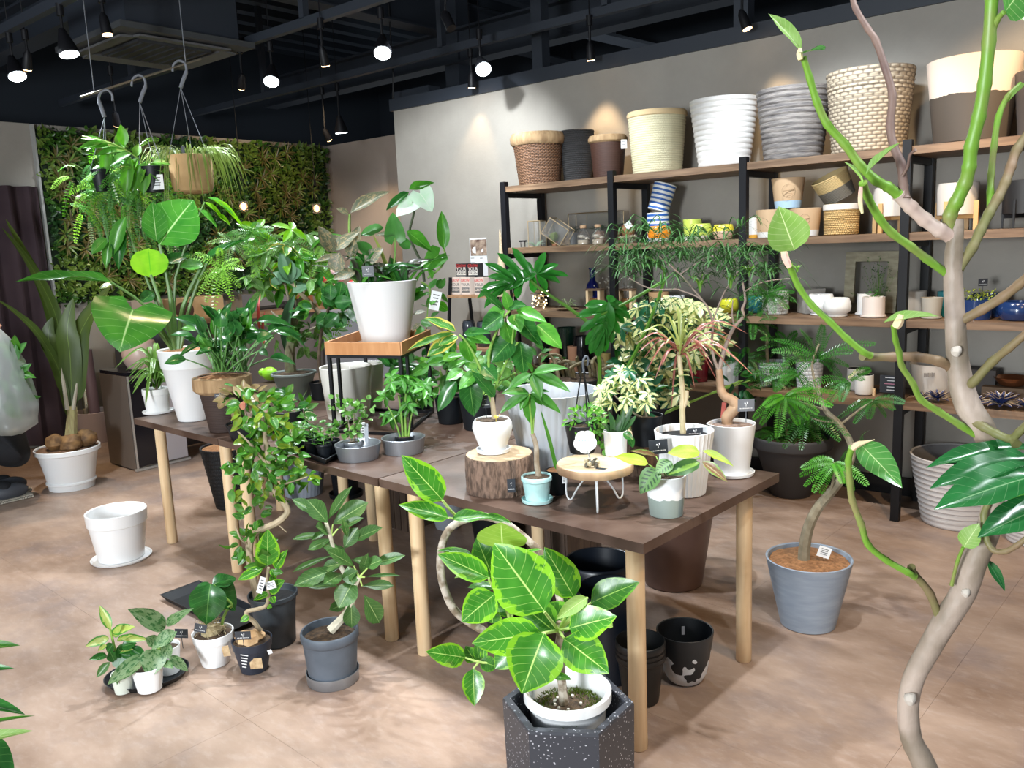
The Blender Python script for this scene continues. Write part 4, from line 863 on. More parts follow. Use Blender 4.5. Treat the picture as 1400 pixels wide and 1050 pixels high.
mb = MB(); mb.lathe([(.05, 0), (.085, .012), (.08, .012), (.01, .006)], c, 20); mb.build('dish', M('wood_dish', (.25, .17, .09), .6), t)
for i in range(12): a = i*.6; mbb = MB().tube([c+Vector((0, 0, .02)), c+Vector((.03*math.cos(a), .03*math.sin(a), .04+.02*(i % 3))), c+Vector((.08*math.cos(a+.4), .06*math.sin(a+.4), .03+.03*(i % 2)))], [.006, .004, .002], 5); mbb.build('twig', M('grey_green_leaf', (.20, .24, .12), .8), t)
for px, lab in [(826, 'bunch of tiny white dried flowers beside the blue bottle'), (853, 'bunch of tiny white dried flowers right of the shelf post')]:
    c = spt(px, 2, 5.1); t = thing('dried_flowers', c, lab, 'dried flowers'); mb = MB(); m2 = MB()
    for i in range(16):
        e = c+Vector((R_.uniform(-.07, .07), R_.uniform(-.03, .03), R_.uniform(.12, .24))); mb.tube([c, (c+e)/2+Vector((0, 0, .03)), e], .0012, 4); m2.blob(e, .007, n=6)
    mb.build('stem', stemb, t); m2.build('flower', M('white_flower', (.75, .72, .66), .8), t)['kind'] = 'stuff'
sitem(901, 2, 28, 24, 400, M('kraft_pot', (.50, .30, .15), .75), 'tan kraft plant pot on the third shelf behind the fine dark leaves', 'taper'); sitem(924, 2, 24, 26, 405, white_gl, 'white angular plant pot right of the tan kraft one', 'taper')
sitem(997, 2, 22, 18, 410, M('acid_yellow', (.62, .60, .03), .3, coat=.3), 'small acid yellow glazed pot left of the shelf post on the third shelf', 'round', Y=5.02)
sitem(1030, 2, 22, 18, 405, M('teal_glaze', (.02, .20, .24), .2, coat=.5), 'teal glazed pot right of the shelf post on the third shelf', 'round'); P = sitem(1060, 2, 36, 34, 398, M('white_lattice', (.74, .73, .70), .6, waves=(55, 9, (.35, .35, .34)), bump=.003), 'white lattice patterned pot behind the feathery leaves', 'taper', n=40)
sitem(1108, 2, 40, 36, 396, M('stone_cube', (.36, .34, .31), .8, col2=(.28, .26, .24), scale=10), 'grey stone square pot behind the round white pots', 'taper', n=4, Y=5.15)
sitem(1122, 2, 30, 20, 403, white_gl, 'round glossy white pot with saucer, left of two on the third shelf', 'round', Y=5.04, saucer=(white_gl, 1.35)); sitem(1144, 2, 31, 20, 409, white_gl, 'round glossy white pot with saucer, right of two on the third shelf', 'round', Y=4.98, saucer=(white_gl, 1.35))
sitem(1183, 2, 22, 22, 402, white_mt, 'plain white cylinder pot behind the one with a green sprig', 'taper', Y=5.10, saucer=(white_mt, 1.2))
P = sitem(1194, 2, 29, 29, 407, M('blush_white', (.78, .70, .66), .5), 'blush white cylinder pot holding a small green sprig', 'taper', Y=4.99, saucer=(M('blush_white', V), 1.15))
jade = LM('jade_small', (.06, .28, .04), (.12, .42, .06), nv=0, rnd=.3); 
for i in range(26): a = R_.uniform(0, 6.3); e = P.top+Vector((.035*math.cos(a)*R_.random(), .035*math.sin(a)*R_.random(), R_.uniform(-.01, .045))); leaf(P.root, 'smallob', jade, e, e+Vector((math.cos(a), math.sin(a), .5)).normalized()*.022, .014)
airy = LM('airy_green', (.10, .20, .06), (.16, .28, .09), nv=0, rnd=.2)
def sprig(t, c, n, w_, h_, mat, sz, name='foliage'):
    lj = LJ(); mb = MB()
    for i in range(n):
        e = c+Vector((R_.gauss(0, w_), R_.gauss(0, w_*.5), R_.uniform(.15, 1)*h_)); mb.tube([c, (c+e)/2+Vector((0, 0, .01)), e], .0008, 3)
        for k in range(4): d = rv(1).normalized(); f = e+rv(sz*.6); lj.add('small', f, f+d*sz, sz*.5, rv(1))
    mb.build('stem', stemg, t); lj.build(name, mat, t, 'stuff')
c = spt(1200, 2, 5.16); t = thing('potted_plant', c, 'airy small-leaved plant standing inside the old wooden frame', 'potted plant'); potmesh(c, .03, .035, .05, white_mt, name='pot', parent=t, n=20); sprig(t, c+Vector((0, 0, .04)), 44, .07, .30, airy, .012)
# old picture frame
fr = M('old_frame_wood', (.30, .27, .19), .8, col2=(.42, .38, .27), scale=14, stretch=(1, 1, 3)); Yf = 5.22; z0 = LV[2]+.003
xl = onY(1154, 390, Yf).x; xr = onY(1226, 390, Yf).x; zt_ = onY(1190, 344, Yf).z; t = thing('picture_frame', ((xl+xr)/2, Yf, z0), 'worn beige-green empty wooden picture frame leaning on the wall', 'picture frame')
lean = Matrix.Rotation(-.10, 3, 'X'); hgt = zt_-z0; fw_ = .058; O = Vector(((xl+xr)/2, Yf, z0)); W2 = xr-xl
for cx_, cz_, sx_, sz_ in [(-W2/2+fw_/2, hgt/2, fw_, hgt), (W2/2-fw_/2, hgt/2, fw_, hgt), (0, hgt-fw_/2, W2-2*fw_-.001, fw_), (0, fw_/2, W2-2*fw_-.001, fw_)]:
    MB().box(O+lean@Vector((cx_, 0, cz_)), (sx_, .022, sz_), lean).build('frame_bar', fr, t, smooth=False)
sitem(1249, 2, 32, 28, 399, M('grey_stoneware', (.42, .40, .37), .65), 'grey stoneware pot right of the thick post, the taller one', 'taper', Y=5.14, saucer=(M('grey_stoneware', V), 1.1)); sitem(1273, 2, 28, 22, 408, M('greige_stoneware', (.40, .37, .32), .65), 'greige stoneware pot with saucer in front of the taller one', 'taper', Y=4.99, saucer=(M('greige_stoneware', V), 1.2))
sitem(1292, 2, 22, 20, 399, M('teal_glaze', V), 'teal glazed pot mostly behind the foreground trunk', 'taper', Y=5.12)
nav = M('navy_glaze', (.012, .035, .13), .18, coat=.6)
P = sitem(1333, 2, 42, 38, 411, nav, 'navy glazed pot holding a yellow-green plant', 'taper', Y=5.0); yg = LM('yellow_green_small', (.32, .42, .03), (.48, .55, .08), nv=0, rnd=.2)
lj = LJ()
for i in range(150): a = R_.uniform(0, 6.3); r__ = .095*math.sqrt(R_.random()); e = P.top+Vector((r__*math.cos(a), r__*math.sin(a)*.6, R_.uniform(-.01, .05))); lj.add('small', e, e+rv(1).normalized()*.016, .01, (0, 0, 1))
lj.build('foliage', yg, P.root, 'stuff'); plaque(P.root, P.c+Vector((0, .05, 0)), 1344, 386, 13, 10, M('dark_clear', (.06, .06, .07), .4), 0, 0, stake=20)
sitem(1352, 2, 44, 40, 403, nav, 'navy glazed pot at the back near the right end of the third shelf', 'taper', Y=5.18); sitem(1392, 2, 44, 42, 414, nav, 'navy glazed bowl pot in front at the right end of the third shelf', 'round', Y=5.0); 
# fourth board
dg = M('dark_green_glaze', (.008, .03, .02), .15, coat=.6)
sitem(776, 3, 26, 26, 449, dg, 'tall dark green glazed jar on the lowest shelf', 'taper', name='vase', cat='vase', Y=5.1); sitem(798, 3, 24, 22, 461, M('gloss_black', V), 'black glazed jar right of the dark green one', 'round', name='vase', cat='vase', Y=5.05)
sitem(759, 3, 15, 14, 477, M('clay_pale', (.50, .25, .15), .75), 'small terracotta pipe pot, left of two on the lowest shelf', 'taper', Y=4.98); sitem(784, 3, 15, 14, 474, M('clay_pale', V), 'small terracotta pipe pot, right of two on the lowest shelf', 'taper', Y=4.98)
sitem(829, 3, 13, 13, 484, M('amber_jar', (.45, .33, .12), .3, zsplit=None), 'yellowish glass jar on the lowest shelf by the post', 'taper', name='jar', cat='jar', Y=4.97)
sitem(858, 3, 12, 16, 470, white_gl, 'small white pot right of the shelf post on the lowest shelf', 'taper')
sitem(956, 3, 28, 22, 490, M('oxblood_glaze', (.13, .008, .014), .25, coat=.4), 'oxblood red plant pot with pale rim on the lowest shelf', 'taper', Y=5.0)
sitem(1000, 3, 26, 24, 497, white_gl, 'white faceted pot left of the shelf post on the lowest shelf', 'taper', n=8, Y=4.98)
lat = M('white_lattice2', (.70, .73, .76), .6, waves=(45, 8, (.35, .40, .44)), bump=.003)
sitem(1058, 3, 42, 34, 497, lat, 'white lattice pot, larger one behind the feathery tree on the lowest shelf', 'taper', n=40); sitem(1106, 3, 36, 32, 496, M('white_lattice2', V), 'white lattice pot, smaller one behind the feathery tree on the lowest shelf', 'taper', n=40)
def legpot(px, w_, pyt, Y, lab):
    P = sitem(px, 3, w_, w_*.95, pyt, white_mt, lab, 'cup', Y=Y, inner=black_mt); 
    for k in range(3): a = k*2.09-.5; MB().tube([P.c+Vector((P.rb*.6*math.cos(a), P.rb*.6*math.sin(a), 0)), P.c+Vector((P.rb*.6*math.cos(a), P.rb*.6*math.sin(a), .02))], [.007, .010], 8).build('leg', M('pale_wood_leg', (.6, .48, .36), .6), P.root)
legpot(1170, 23, 505, 5.12, 'white footed cup pot behind the other footed one'); legpot(1181, 24, 514, 4.99, 'white footed cup pot with short wooden legs, in front')
p = spt(1215, 3, 5.0); t = thing('chalk_sign', p, 'small dark sign with chalk writing on a wooden clip', 'sign'); 
MB().box(p+Vector((.015, 0, .07)), (.13, .008, .10)).build('board', tagdark, t, smooth=False); MB().box(p+Vector((-.075, -.02, .02)), (.014, .02, .04)).build('clip', pine, t, smooth=False)
Qx = Matrix(((1, 0, 0), (0, 0, -1), (0, 1, 0)))
for i, (wd_, col) in enumerate([(.06, 0), (.05, 0), (.07, 1), (.05, 0), (.04, 0)]): MB().box(p+Vector((.01+.006*(i % 2), -.0052, .108-.018*i)), (wd_, .001, .005)).build('chalk_line', M('pink_chalk', (.6, .25, .35), .8) if col else ink, t, smooth=False)
P = sitem(1276, 3, 62, 44, 501, M('ivory_printed', (.70, .65, .60), .55), 'ivory tapered pot with a small grey printed mark on the lowest shelf', 'taper', Y=5.10)
mb = MB(); gp = M('grey_print', (.30, .28, .27), .7)
for k in range(6): mb.box(vp(1264+2.6*k, 513-.15*k, P.c, P.rt*.985), (.007, .003, .020 if k % 2 else .024), math.atan2(_r0.y, _r0.x))
mb.build('printed_mark', gp, P.root, smooth=False)
blue_al = LM('blue_tan_leaf', (.015, .03, .14), (.03, .06, .22), vein=(.55, .42, .28), nv=0, rnd=.2, trans=.05, var=((.55, .42, .28), 'edge', .30))
def agave(px, py, r_, n, lab, Y=4.92):
    p = spt(px, 3, Y); t = thing('artificial_succulent', p, lab, 'artificial plant')
    for ring in range(3):
        for i in range(n-ring*2):
            a = 2*math.pi*i/(n-ring*2)+ring*.4; d = Vector((math.cos(a), math.sin(a), .25+ring*.7)).normalized(); leaf(t, 'lance', blue_al, p+Vector((0, 0, .012)), p+Vector((0, 0, .012))+d*r_*(1-.12*ring), r_*.26, Vector((0, 0, 1))-d*.3)
agave(1261, 0, .055, 9, 'small blue and tan artificial succulent in front of the ivory pot, left', 4.96); agave(1281, 0, .09, 10, 'blue and tan artificial succulent in front of the ivory pot, right', 4.94)
agave(1334, 0, .075, 10, 'blue and tan artificial succulent just right of the trunk'); agave(1368, 0, .12, 13, 'largest blue and tan artificial succulent on the lowest shelf'); agave(1402, 0, .08, 10, 'blue and tan artificial succulent at the right edge')
o = MB().box(spt(1335, 3, 5.2)+Vector((0, 0, .08)), (.20, .12, .16)).build('wooden_box', M('dark_box', (.035, .03, .03), .6), org=spt(1335, 3, 5.2), smooth=False); tag(o, 'dark box behind the artificial succulents on the lowest shelf', 'box')
t = thing('copper_bowl', spt(1382, 3, 5.15), 'copper coloured bowl inside a dark wooden tray on the lowest shelf', 'bowl'); c = spt(1382, 3, 5.15); potmesh(c+Vector((0, 0, .08)), .05, .09, .05, M('copper', (.45, .20, .10), .25, .9), 'cup', name='bowl', parent=t); MB().box(c+Vector((0, 0, .04)), (.26, .16, .08)).build('box', M('crate_brown', (.12, .08, .05), .7), t, smooth=False)
# ---------------------------------------------------------------- poster and ladder rack left of the shelving
pz = onY(655, 343, YW-.004); t = thing('poster', (pz.x, YW-.004, pz.z), 'small white poster with a brown photograph on the back wall', 'poster')
a = onY(642, 326, YW-.003); b = onY(668, 392, YW-.003); MB().box(((a.x+b.x)/2, YW-.004, (a.z+b.z)/2), (b.x-a.x, .004, a.z-b.z)).build('sheet', tagwhite, t, smooth=False)
a2 = onY(643.5, 328, YW); b2 = onY(666.5, 349, YW); MB().box(((a2.x+b2.x)/2, YW-.0075, (a2.z+b2.z)/2), (b2.x-a2.x, .002, a2.z-b2.z)).build('picture', M('sepia_print', (.09, .04, .03), .5, col2=(.55, .42, .32), scale=16), t, smooth=False)
MB().tube([onY(650, 342, YW-.009), onY(650, 342, YW-.010)], [.028, .028], 18).tube([onY(660, 343, YW-.009), onY(660, 343, YW-.010)], [.022, .022], 3).build('picture_shapes', tagwhite, t, smooth=False)
MB().box(onY(646, 353, YW-.007), (.04, .001, .006)).box(onY(658, 353, YW-.007), (.03, .001, .006)).box(onY(646, 359, YW-.007), (.05, .001, .004)).build('printing', M('grey_print', V), t, smooth=False)
YR = 4.9; L0 = onY(617, 403, YR); ztray = L0.z; xa = L0.x; xb = onY(680, 400, YR).x
t = thing('ladder_rack', ((xa+xb)/2, YR, 0), 'black ladder rack with wooden trays left of the wall shelving', 'rack')
for x in (xa, xb): MB().tube([(x-(.05 if x == xa else -.05), YR-.12, 0), (x, YR, ztray+.14)], .014, 4).build('side_frame', black_mt, t, smooth=False); MB().tube([(x, YR+.32, 0), (x, YR+.2, ztray+.14)], .014, 4).build('side_frame', black_mt, t, smooth=False)
for z in (ztray, ztray-.42, ztray-.85): MB().box(((xa+xb)/2, YR+.10, z-.012), (xb-xa+.03, .27, .022)).build('tray_board', cwood, t, smooth=False)
MB().box(((xa+xb)/2, YR+.2, ztray+.13), (xb-xa, .02, .02)).build('crossbar', black_mt, t, smooth=False)
def bag(px0, px1, pyt, Y, z0, col, txtc, lab, word='GROW', outl=True):
    a = onY(px0, pyt, Y); b = onY(px1, pyt, Y); hh = a.z-z0; c = Vector(((a.x+b.x)/2, Y, z0)); m = M('bag_'+('black' if sum(col) < 1 else 'cream'), col, .6); t = thing('soil_carton', c, lab, 'box', 'printed plant kit cartons')
    w_ = b.x-a.x; MB().box(c+Vector((0, .03, hh/2)), (w_-.002, .06, hh)).build('carton', m, t, smooth=False)
    f = c+Vector((0, -.0012, 0)); red = M('red_print', (.55, .03, .03), .6); k = M('print_'+('w' if sum(col) < 1 else 'k'), txtc, .6)
    textobj('GROW', f+Vector((0, 0, hh*.82)), w_*.30, red, t, Qx); textobj('YOUR', f+Vector((0, 0, hh*.58)), w_*.33, k, t, Qx)
    MB().box(f+Vector((0, 0, hh*.27)), (w_*.86, .001, hh*.28)).build('word_frame', k, t, smooth=False); textobj('GREEN', f+Vector((0, -.001, hh*.27)), w_*.27, m, t, Qx)
zb = ztray+.001
for k, (a, b) in enumerate([(616, 628.5), (629.5, 642), (648, 661)]): bag(a, b, 379.5, YR+.02, zb, (.62, .52, .46), (.12, .12, .12), ['cream carton printed GROW YOUR GREEN, leftmost of the lower row', 'cream carton printed GROW YOUR GREEN, second of the lower row', 'cream carton printed GROW YOUR GREEN, partly behind the lobed leaf'][k])
for k, (a, b) in enumerate([(623, 637.5), (639, 653.5)]): bag(a, b, 360.5, YR+.10, zb+.001+.09*0+onY(620, 379.5, YR+.02).z-zb, (.02, .02, .022), (.7, .66, .6), ['black carton printed GROW YOUR GREEN, left one of the upper row', 'black carton printed GROW YOUR GREEN, right one of the upper row'][k])
for k, (px, w_) in enumerate([(640, 15), (660, 15)]):
    z = ztray-.42+.001; p = onY(px, 430, YR+.1); o = potmesh(Vector((p.x, YR+.1, z)), .05, .05, .20, M('smoky_glass', (.03, .035, .045), .15, coat=.4), 'bulb', name='glass_bottle'); o.location = Vector((p.x, YR+.1, z)); tag(o, ['dark smoky glass bottle on the middle rack tray, left', 'dark smoky glass bottle on the middle rack tray, right'][k], 'bottle')
# slim cone tree ornament
p = onY(687, 395, 4.82); c = Vector((p.x, 4.82, ztray+.0)); o = MB(); hh = onY(686, 313, 4.82).z
mb = MB(); mb.lathe([(.055, 0), (.045, .1), (.03, .22), (.014, .34), (.008, hh-c.z-.03), (.003, hh-c.z)], c, 14, mod=lambda a, z: 1+.06*math.sin(5*a+z*60)); o = mb.build('cone_ornament', M('straw_cone', (.55, .44, .30), .8, col2=(.40, .30, .19), scale=60), org=c); tag(o, 'slim tall straw cone ornament left of the shelf post', 'ornament')
b_ = thing('cone_stand', (c.x, 4.82, 0), 'thin wooden tripod under the straw cone ornament', 'stand')
for k in range(3): a = k*2.09; MB().tube([(c.x+.14*math.cos(a), 4.82+.10*math.sin(a), 0), (c.x+.02*math.cos(a), 4.82+.02*math.sin(a), c.z-.002)], .010, 6).build('leg', M('pale_pick', (.5, .4, .3), .6), b_)
# ================================================================ foliage materials
alt = LM('altissima_leaf', (.04, .22, .015), (.08, .32, .03), vein=(.50, .72, .20), nv=8, vw=.09, var=((.20, .46, .02), 'edge', .26), rough=.28)
altd = LM('altissima_dark', (.03, .14, .015), (.05, .20, .02), vein=(.28, .48, .10), nv=8, vw=.09, var=((.10, .28, .02), 'edge', .2), rough=.3)
altu = LM('altissima_underside', (.24, .42, .06), (.30, .48, .08), vein=(.48, .62, .22), nv=7, vw=.08, rough=.5)
benj = LM('rubber_leaf_matt', (.05, .14, .03), (.08, .19, .045), vein=(.34, .46, .18), nv=9, vw=.08, rough=.38)
deep = LM('deep_green_leaf', (.018, .10, .018), (.035, .17, .03), vein=(.14, .32, .08), nv=8, vw=.07, rough=.25)
fresh = LM('fresh_green_leaf', (.06, .25, .03), (.10, .34, .04), vein=(.22, .48, .10), nv=6, vw=.06, rough=.3)
brightl = LM('bright_lime_leaf', (.20, .55, .01), (.28, .62, .02), vein=(.10, .38, .01), nv=9, vw=.06, rough=.4, trans=.5)
pach = LM('pachira_leaf', (.06, .24, .03), (.09, .30, .05), vein=(.25, .45, .15), nv=0, rough=.35)
smallg = LM('small_round_leaf', (.05, .18, .02), (.10, .27, .03), nv=0, vein=V, rough=.3, rnd=.5)
smally = LM('small_yellow_leaf', (.28, .36, .03), (.16, .30, .03), nv=0, rough=.3, rnd=.3)
jutef = M('dried_moss_fibre', (.50, .42, .26), .9, col2=(.36, .28, .15), scale=50)
# ---------------------------------------------------------------- 1 front rubber plant in terrazzo planter
terr = M('black_terrazzo', (.035, .038, .048), .45, speck=(95, .36, (.42, .42, .46)))
zt_ = .37; c0 = onz(776, 957, zt_); g = onz(776, 1010, zt_); c = Vector((c0.x, c0.y, 0)); dh = hdir(c); s_ = depth(c0)/F
R6 = 90*s_; a0 = math.atan2(-dh.y, -dh.x)+math.radians(30-5)
def hexring(r, z): return [c+Vector((r*math.cos(a0+k*math.pi/3), r*math.sin(a0+k*math.pi/3), z)) for k in range(6)]
mb = MB(); rr = [(R6*.97, 0), (R6, zt_-.008), (R6*.99, zt_), (R6*.87, zt_), (R6*.86, zt_-.004), (R6*.82, .03)]
for r_, z in rr: mb.v += hexring(r_, z)
for j in range(5):
    for i in range(6): mb.f.append((j*6+i, j*6+(i+1) % 6, j*6+6+(i+1) % 6, j*6+6+i)); mb.m.append(0)
mb.f.append(tuple(range(5, -1, -1))); mb.f.append(tuple(30+i for i in range(6))); mb.m += [0, 0]
o = mb.build('hexagonal_planter', terr, org=c, smooth=False); tag(o, 'black speckled six-sided terrazzo planter at the bottom front', 'planter')
rt_ = 60*s_; pc = c+Vector((0, 0, .045)); t1 = thing('potted_rubber_plant', pc, 'bright green rubber plant with a looping trunk in a white pot inside the speckled planter', 'potted plant')
potmesh(pc, rt_*.72, rt_, .36, white_gl, 'lip', 40, depth_in=.22, thick=.014, name='pot', parent=t1)
mb = MB(); mb.lathe([(rt_*.84, 0), (rt_*.6, .012), (rt_*.25, .02), (.004, .022)], pc+Vector((0, 0, .292)), 26, cap=False); mb.build('soil', soilm, t1)
mossm = LM('moss', (.06, .13, .015), (.16, .20, .03), nv=0, rnd=0)
lj = LJ()
for i in range(900):
    a = R_.uniform(0, 6.28); r__ = rt_*.82*math.sqrt(R_.random()); 
    if r__ < rt_*.25 and R_.random() < .7: continue
    q = pc+Vector((r__*math.cos(a), r__*math.sin(a), .302)); d = Vector((R_.gauss(0, .6), R_.gauss(0, .6), 1)).normalized(); lj.add('small', q, q+d*.013, .004, rv(1))
lj.build('moss', mossm, t1, 'stuff')
mb = MB()
for i in range(14): a = R_.uniform(0, 6.28); q = pc+Vector((rt_*.3*math.cos(a), rt_*.3*math.sin(a), .318)); mb.blob(q, .005, n=6)
mb.build('perlite', M('perlite', (.7, .66, .6), .8), t1)['kind'] = 'stuff'
ref = c+Vector((0, 0, .4)); F1 = Plant(t1, ref)
barkp = M('patchy_pale_bark', (.46, .40, .33), .75, col2=(.20, .15, .10), scale=38, lo=.42, hi=.58, bump=.002, bscale=60)
F1.stem([(771, 962, 0), (768, 930, 0), (766, 900, .01), (765, 868, .02), (765, 850, .02)], 6.5, 4.5, barkp, 'trunk')
F1.stem([(764, 880, .0), (767, 845, -.03), (764, 812, -.05), (755, 782, -.07), (740, 757, -.08), (716, 734, -.08), (690, 715, -.07), (662, 706, -.05), (634, 711, -.03), (614, 724, -.01), (604, 748, .0), (602, 778, .02), (608, 806, .03), (620, 832, .03), (640, 850, .02), (668, 866, .01), (700, 884, -.01), (735, 898, -.02), (768, 905, -.01)], 5.2, 5.4, barkp, 'looping_trunk', 10)
pet = M('pale_petiole', (.42, .58, .16), .5)
L1 = [('ovate', alt, 605, 684, 552, 624, 38, .06, .10, .8), ('ovate', alt, 613, 708, 548, 688, 24, .05, .10, .75), ('ovate', altd, 618, 709, 672, 703, 19, .03, .05, .5), ('lance', altd, 660, 706, 700, 712, 12, -.02, 0, .4),
 ('flat', altu, 687, 750, 685, 714, 60, .10, .16, .8), ('ovate', alt, 744, 836, 677, 744, 72, .22, .20, .9), ('ovate', alt, 785, 817, 746, 749, 42, .06, .04, .8), ('ovate', altd, 808, 824, 870, 795, 38, .02, .06, .7), ('ovate', altu, 803, 817, 762, 843, 20, .08, .14, .6),
 ('ovate', alt, 778, 859, 839, 842, 42, .10, .15, .8), ('ovate', alt, 771, 873, 831, 918, 50, .12, .20, .75), ('curl', alt, 744, 866, 712, 945, 70, .16, .24, .85), ('ovate', alt, 740, 866, 646, 878, 46, .12, .16, .85), ('ovate', alt, 677, 812, 631, 849, 44, .04, .09, .85),
 ('ovate', alt, 668, 790, 601, 757, 32, .05, .08, .8), ('ovate', altd, 674, 790, 652, 736, 40, -.01, -.02, .85), ('ovate', alt, 673, 852, 674, 833, 24, .03, .03, .8), ('ovate', altd, 756, 862, 716, 828, 48, .03, .02, .7), ('ovate', altd, 779, 858, 745, 824, 42, .01, -.02, .7),
 ('lance', altd, 647, 760, 599, 748, 12, 0, .03, .3), ('lance', altu, 658, 776, 621, 787, 14, 0, .02, .5), ('ovate', alt, 636, 899, 586, 891, 30, .04, .10, .85), ('ovate', alt, 647, 914, 648, 965, 29, .05, .10, .85), ('ovate', altd, 650, 905, 637, 884, 20, .02, .02, .8),
 ('ovate', altd, 655, 903, 651, 878, 12, .02, .02, .8), ('ovate', alt, 661, 901, 662, 883, 10, .02, .02, .7), ('round', altd, 658, 905, 679, 911, 20, .03, .04, .8), ('ovate', alt, 702, 888, 676, 914, 30, .03, .05, .8), ('lance', alt, 714, 760, 739, 748, 8, -.05, -.04, .3), ('lance', altd, 749, 762, 720, 772, 12, -.06, -.04, .4),
 ('ovate', altd, 757, 925, 780, 927, 13, .02, .05, .3), ('ovate', altd, 700, 842, 680, 812, 26, .0, -.02, .8), ('lance', altu, 838, 857, 826, 850, 10, .1, .1, .5), ('ovate', altd, 678, 803, 640, 800, 16, 0, .02, .4), ('ovate', altd, 735, 868, 720, 905, 34, 0, .02, .6), ('ovate', altd, 765, 868, 770, 812, 34, -.03, -.06, .7)]
for l in L1: F1.leaf(l[0], l[1], *l[2:7], ob=l[7], ot=l[8], face=l[9])
st = []
for (x, y, o_) in [(744, 836, .22), (785, 817, .06), (808, 824, .02), (803, 817, .08), (778, 859, .1), (771, 873, .12), (744, 866, .16), (740, 866, .12)]: st.append(([(764, 862, .02), ((764+x)/2, (862+y)/2, (o_+.02)/2+.01), (x, y, o_)], 2.4, 1.8))
st += [([(632, 711, -.02), (618, 700, .02), (605, 684, .06)], 2.5, 1.6), ([(632, 711, -.02), (613, 708, .05)], 2, 1.4), ([(686, 816, .0), (672, 800, .04), (668, 790, .05)], 2, 1.4), ([(700, 842, 0), (690, 825, .02), (677, 812, .04)], 2.4, 1.6), ([(700, 884, -.01), (700, 860, .0), (690, 825, .02)], 2.6, 2.0), ([(700, 884, 0), (676, 905, .02), (655, 905, .04), (636, 899, .04)], 2.2, 1.2), ([(655, 905, .04), (647, 914, .05)], 1.6, 1.2), ([(687, 750, .1), (687, 790, .06), (700, 842, 0)], 1.6, 1.8)]
F1.stems(st, pet, 'petiole')
# ---------------------------------------------------------------- 2 rubber plant in grey pot on tin saucer
P = pot('potted_rubber_plant', 'dull green rubber plant in a dark grey pot with a tin saucer on the floor', 'potted plant', 457, 941, .012, 66, 76, 876, M('slate_blue_pot', (.065, .08, .10), .55, col2=(.10, .12, .15), scale=7), 'step', soil=soilm, plant=True, sz=.14)
P.root.location.z = P.root.location.z
mb = MB(); rs = 35*P.s; cc_ = Vector((P.c.x, P.c.y, 0)); mb.lathe([(rs*.97, 0), (rs, .004), (rs*1.03, .045), (rs*1.0, .045), (rs*.96, .011), (.005, .010)], cc_, 32); o = mb.build('saucer', silver, org=cc_); tag(o, 'silver tin saucer under the dark grey rubber plant pot', 'saucer')
F2 = Plant(P.root, P.c)
F2.stem([(452, 862, 0), (462, 852, 0), (474, 838, 0), (481, 822, .0), (484, 805, .01), (491, 789, .02)], 7, 3.2, M('cream_bark', (.62, .57, .46), .7, col2=(.45, .42, .30), scale=30), 'trunk')
F2.stem([(482, 815, 0), (476, 795, -.01), (466, 775, -.01), (458, 757, 0), (452, 735, .02), (446, 715, .03)], 3.6, 2.4, M('cream_bark', V), 'branch')
for l in [(448, 715, 422, 683, 24), (441, 706, 401, 681, 15), (449, 710, 476, 667, 13), (455, 717, 500, 686, 28), (448, 729, 436, 718, 20), (462, 723, 494, 707, 11), (470, 750, 488, 722, 20), (480, 740, 517, 720, 18), (450, 731, 399, 735, 9), (453, 737, 421, 750, 13), (463, 750, 440, 743, 14), (484, 774, 451, 752, 18), (495, 786, 501, 760, 13), (507, 772, 551, 758, 15), (457, 759, 398, 780, 8), (464, 776, 402, 798, 22), (499, 789, 545, 785, 5), (495, 801, 538, 799, 14), (485, 792, 464, 828, 30), (498, 814, 521, 853, 26), (480, 822, 481, 859, 22), (463, 801, 419, 800, 10), (474, 826, 452, 832, 15), (476, 774, 482, 798, 22), (470, 770, 440, 775, 16), (480, 765, 515, 770, 14), (468, 785, 445, 795, 20), (448, 726, 428, 735, 9), (475, 735, 470, 712, 9), (455, 745, 470, 760, 14), (490, 780, 470, 790, 14), (500, 775, 520, 765, 18)]:
    F2.leaf('obov', benj, *l, ob=R_.uniform(-.03, .03), ot=R_.uniform(-.02, .10), face=.7)
F2.stems([([(452, 735, .02), (x, y, .01)], 1.4, 1) for x, y in [(448, 715), (441, 706), (455, 717), (462, 723)]]+[([(491, 789, .02), (x, y, .02)], 1.4, 1) for x, y in [(484, 774), (507, 772), (499, 789), (495, 801)]], pet, 'petiole')
# ---------------------------------------------------------------- 3 tall dark pot with the snaking trunk
P = pot('potted_weeping_fig', 'weeping fig with a snaking trunk and small glossy leaves in a tall dark pot', 'potted plant', 380, 888, 0, 52, 66, 822, M('dark_ribbed_pot', (.022, .028, .034), .5, col2=(.045, .055, .065), scale=12), 'lip', soil=M('black_soil', (.012, .012, .013), .95, bump=.003, bscale=60), plant=True, sz=.12)
F3 = Plant(P.root, P.c); tan = M('tan_trunk', (.42, .33, .22), .7, col2=(.30, .24, .15), scale=30)
F3.stem([(352, 818, 0), (344, 780, .0), (341, 745, 0), (352, 727, .0), (378, 715, .02), (393, 700, .02), (386, 684, .01), (374, 668, 0), (368, 640, 0), (364, 610, .0), (358, 570, .0)], 5.5, 3, tan, 'trunk')
F3.stems([([(368, 640, 0), (345, 610, .03), (325, 590, .04)], 2, 1), ([(366, 625, 0), (392, 600, .02), (400, 580, .03)], 2, 1), ([(374, 668, 0), (395, 660, .02), (420, 652, .02)], 1.6, .8), ([(341, 745, 0), (330, 738, .03), (322, 720, .03)], 1.6, 1), ([(378, 715, .02), (392, 728, .03)], 1, .7)], tan, 'branch')
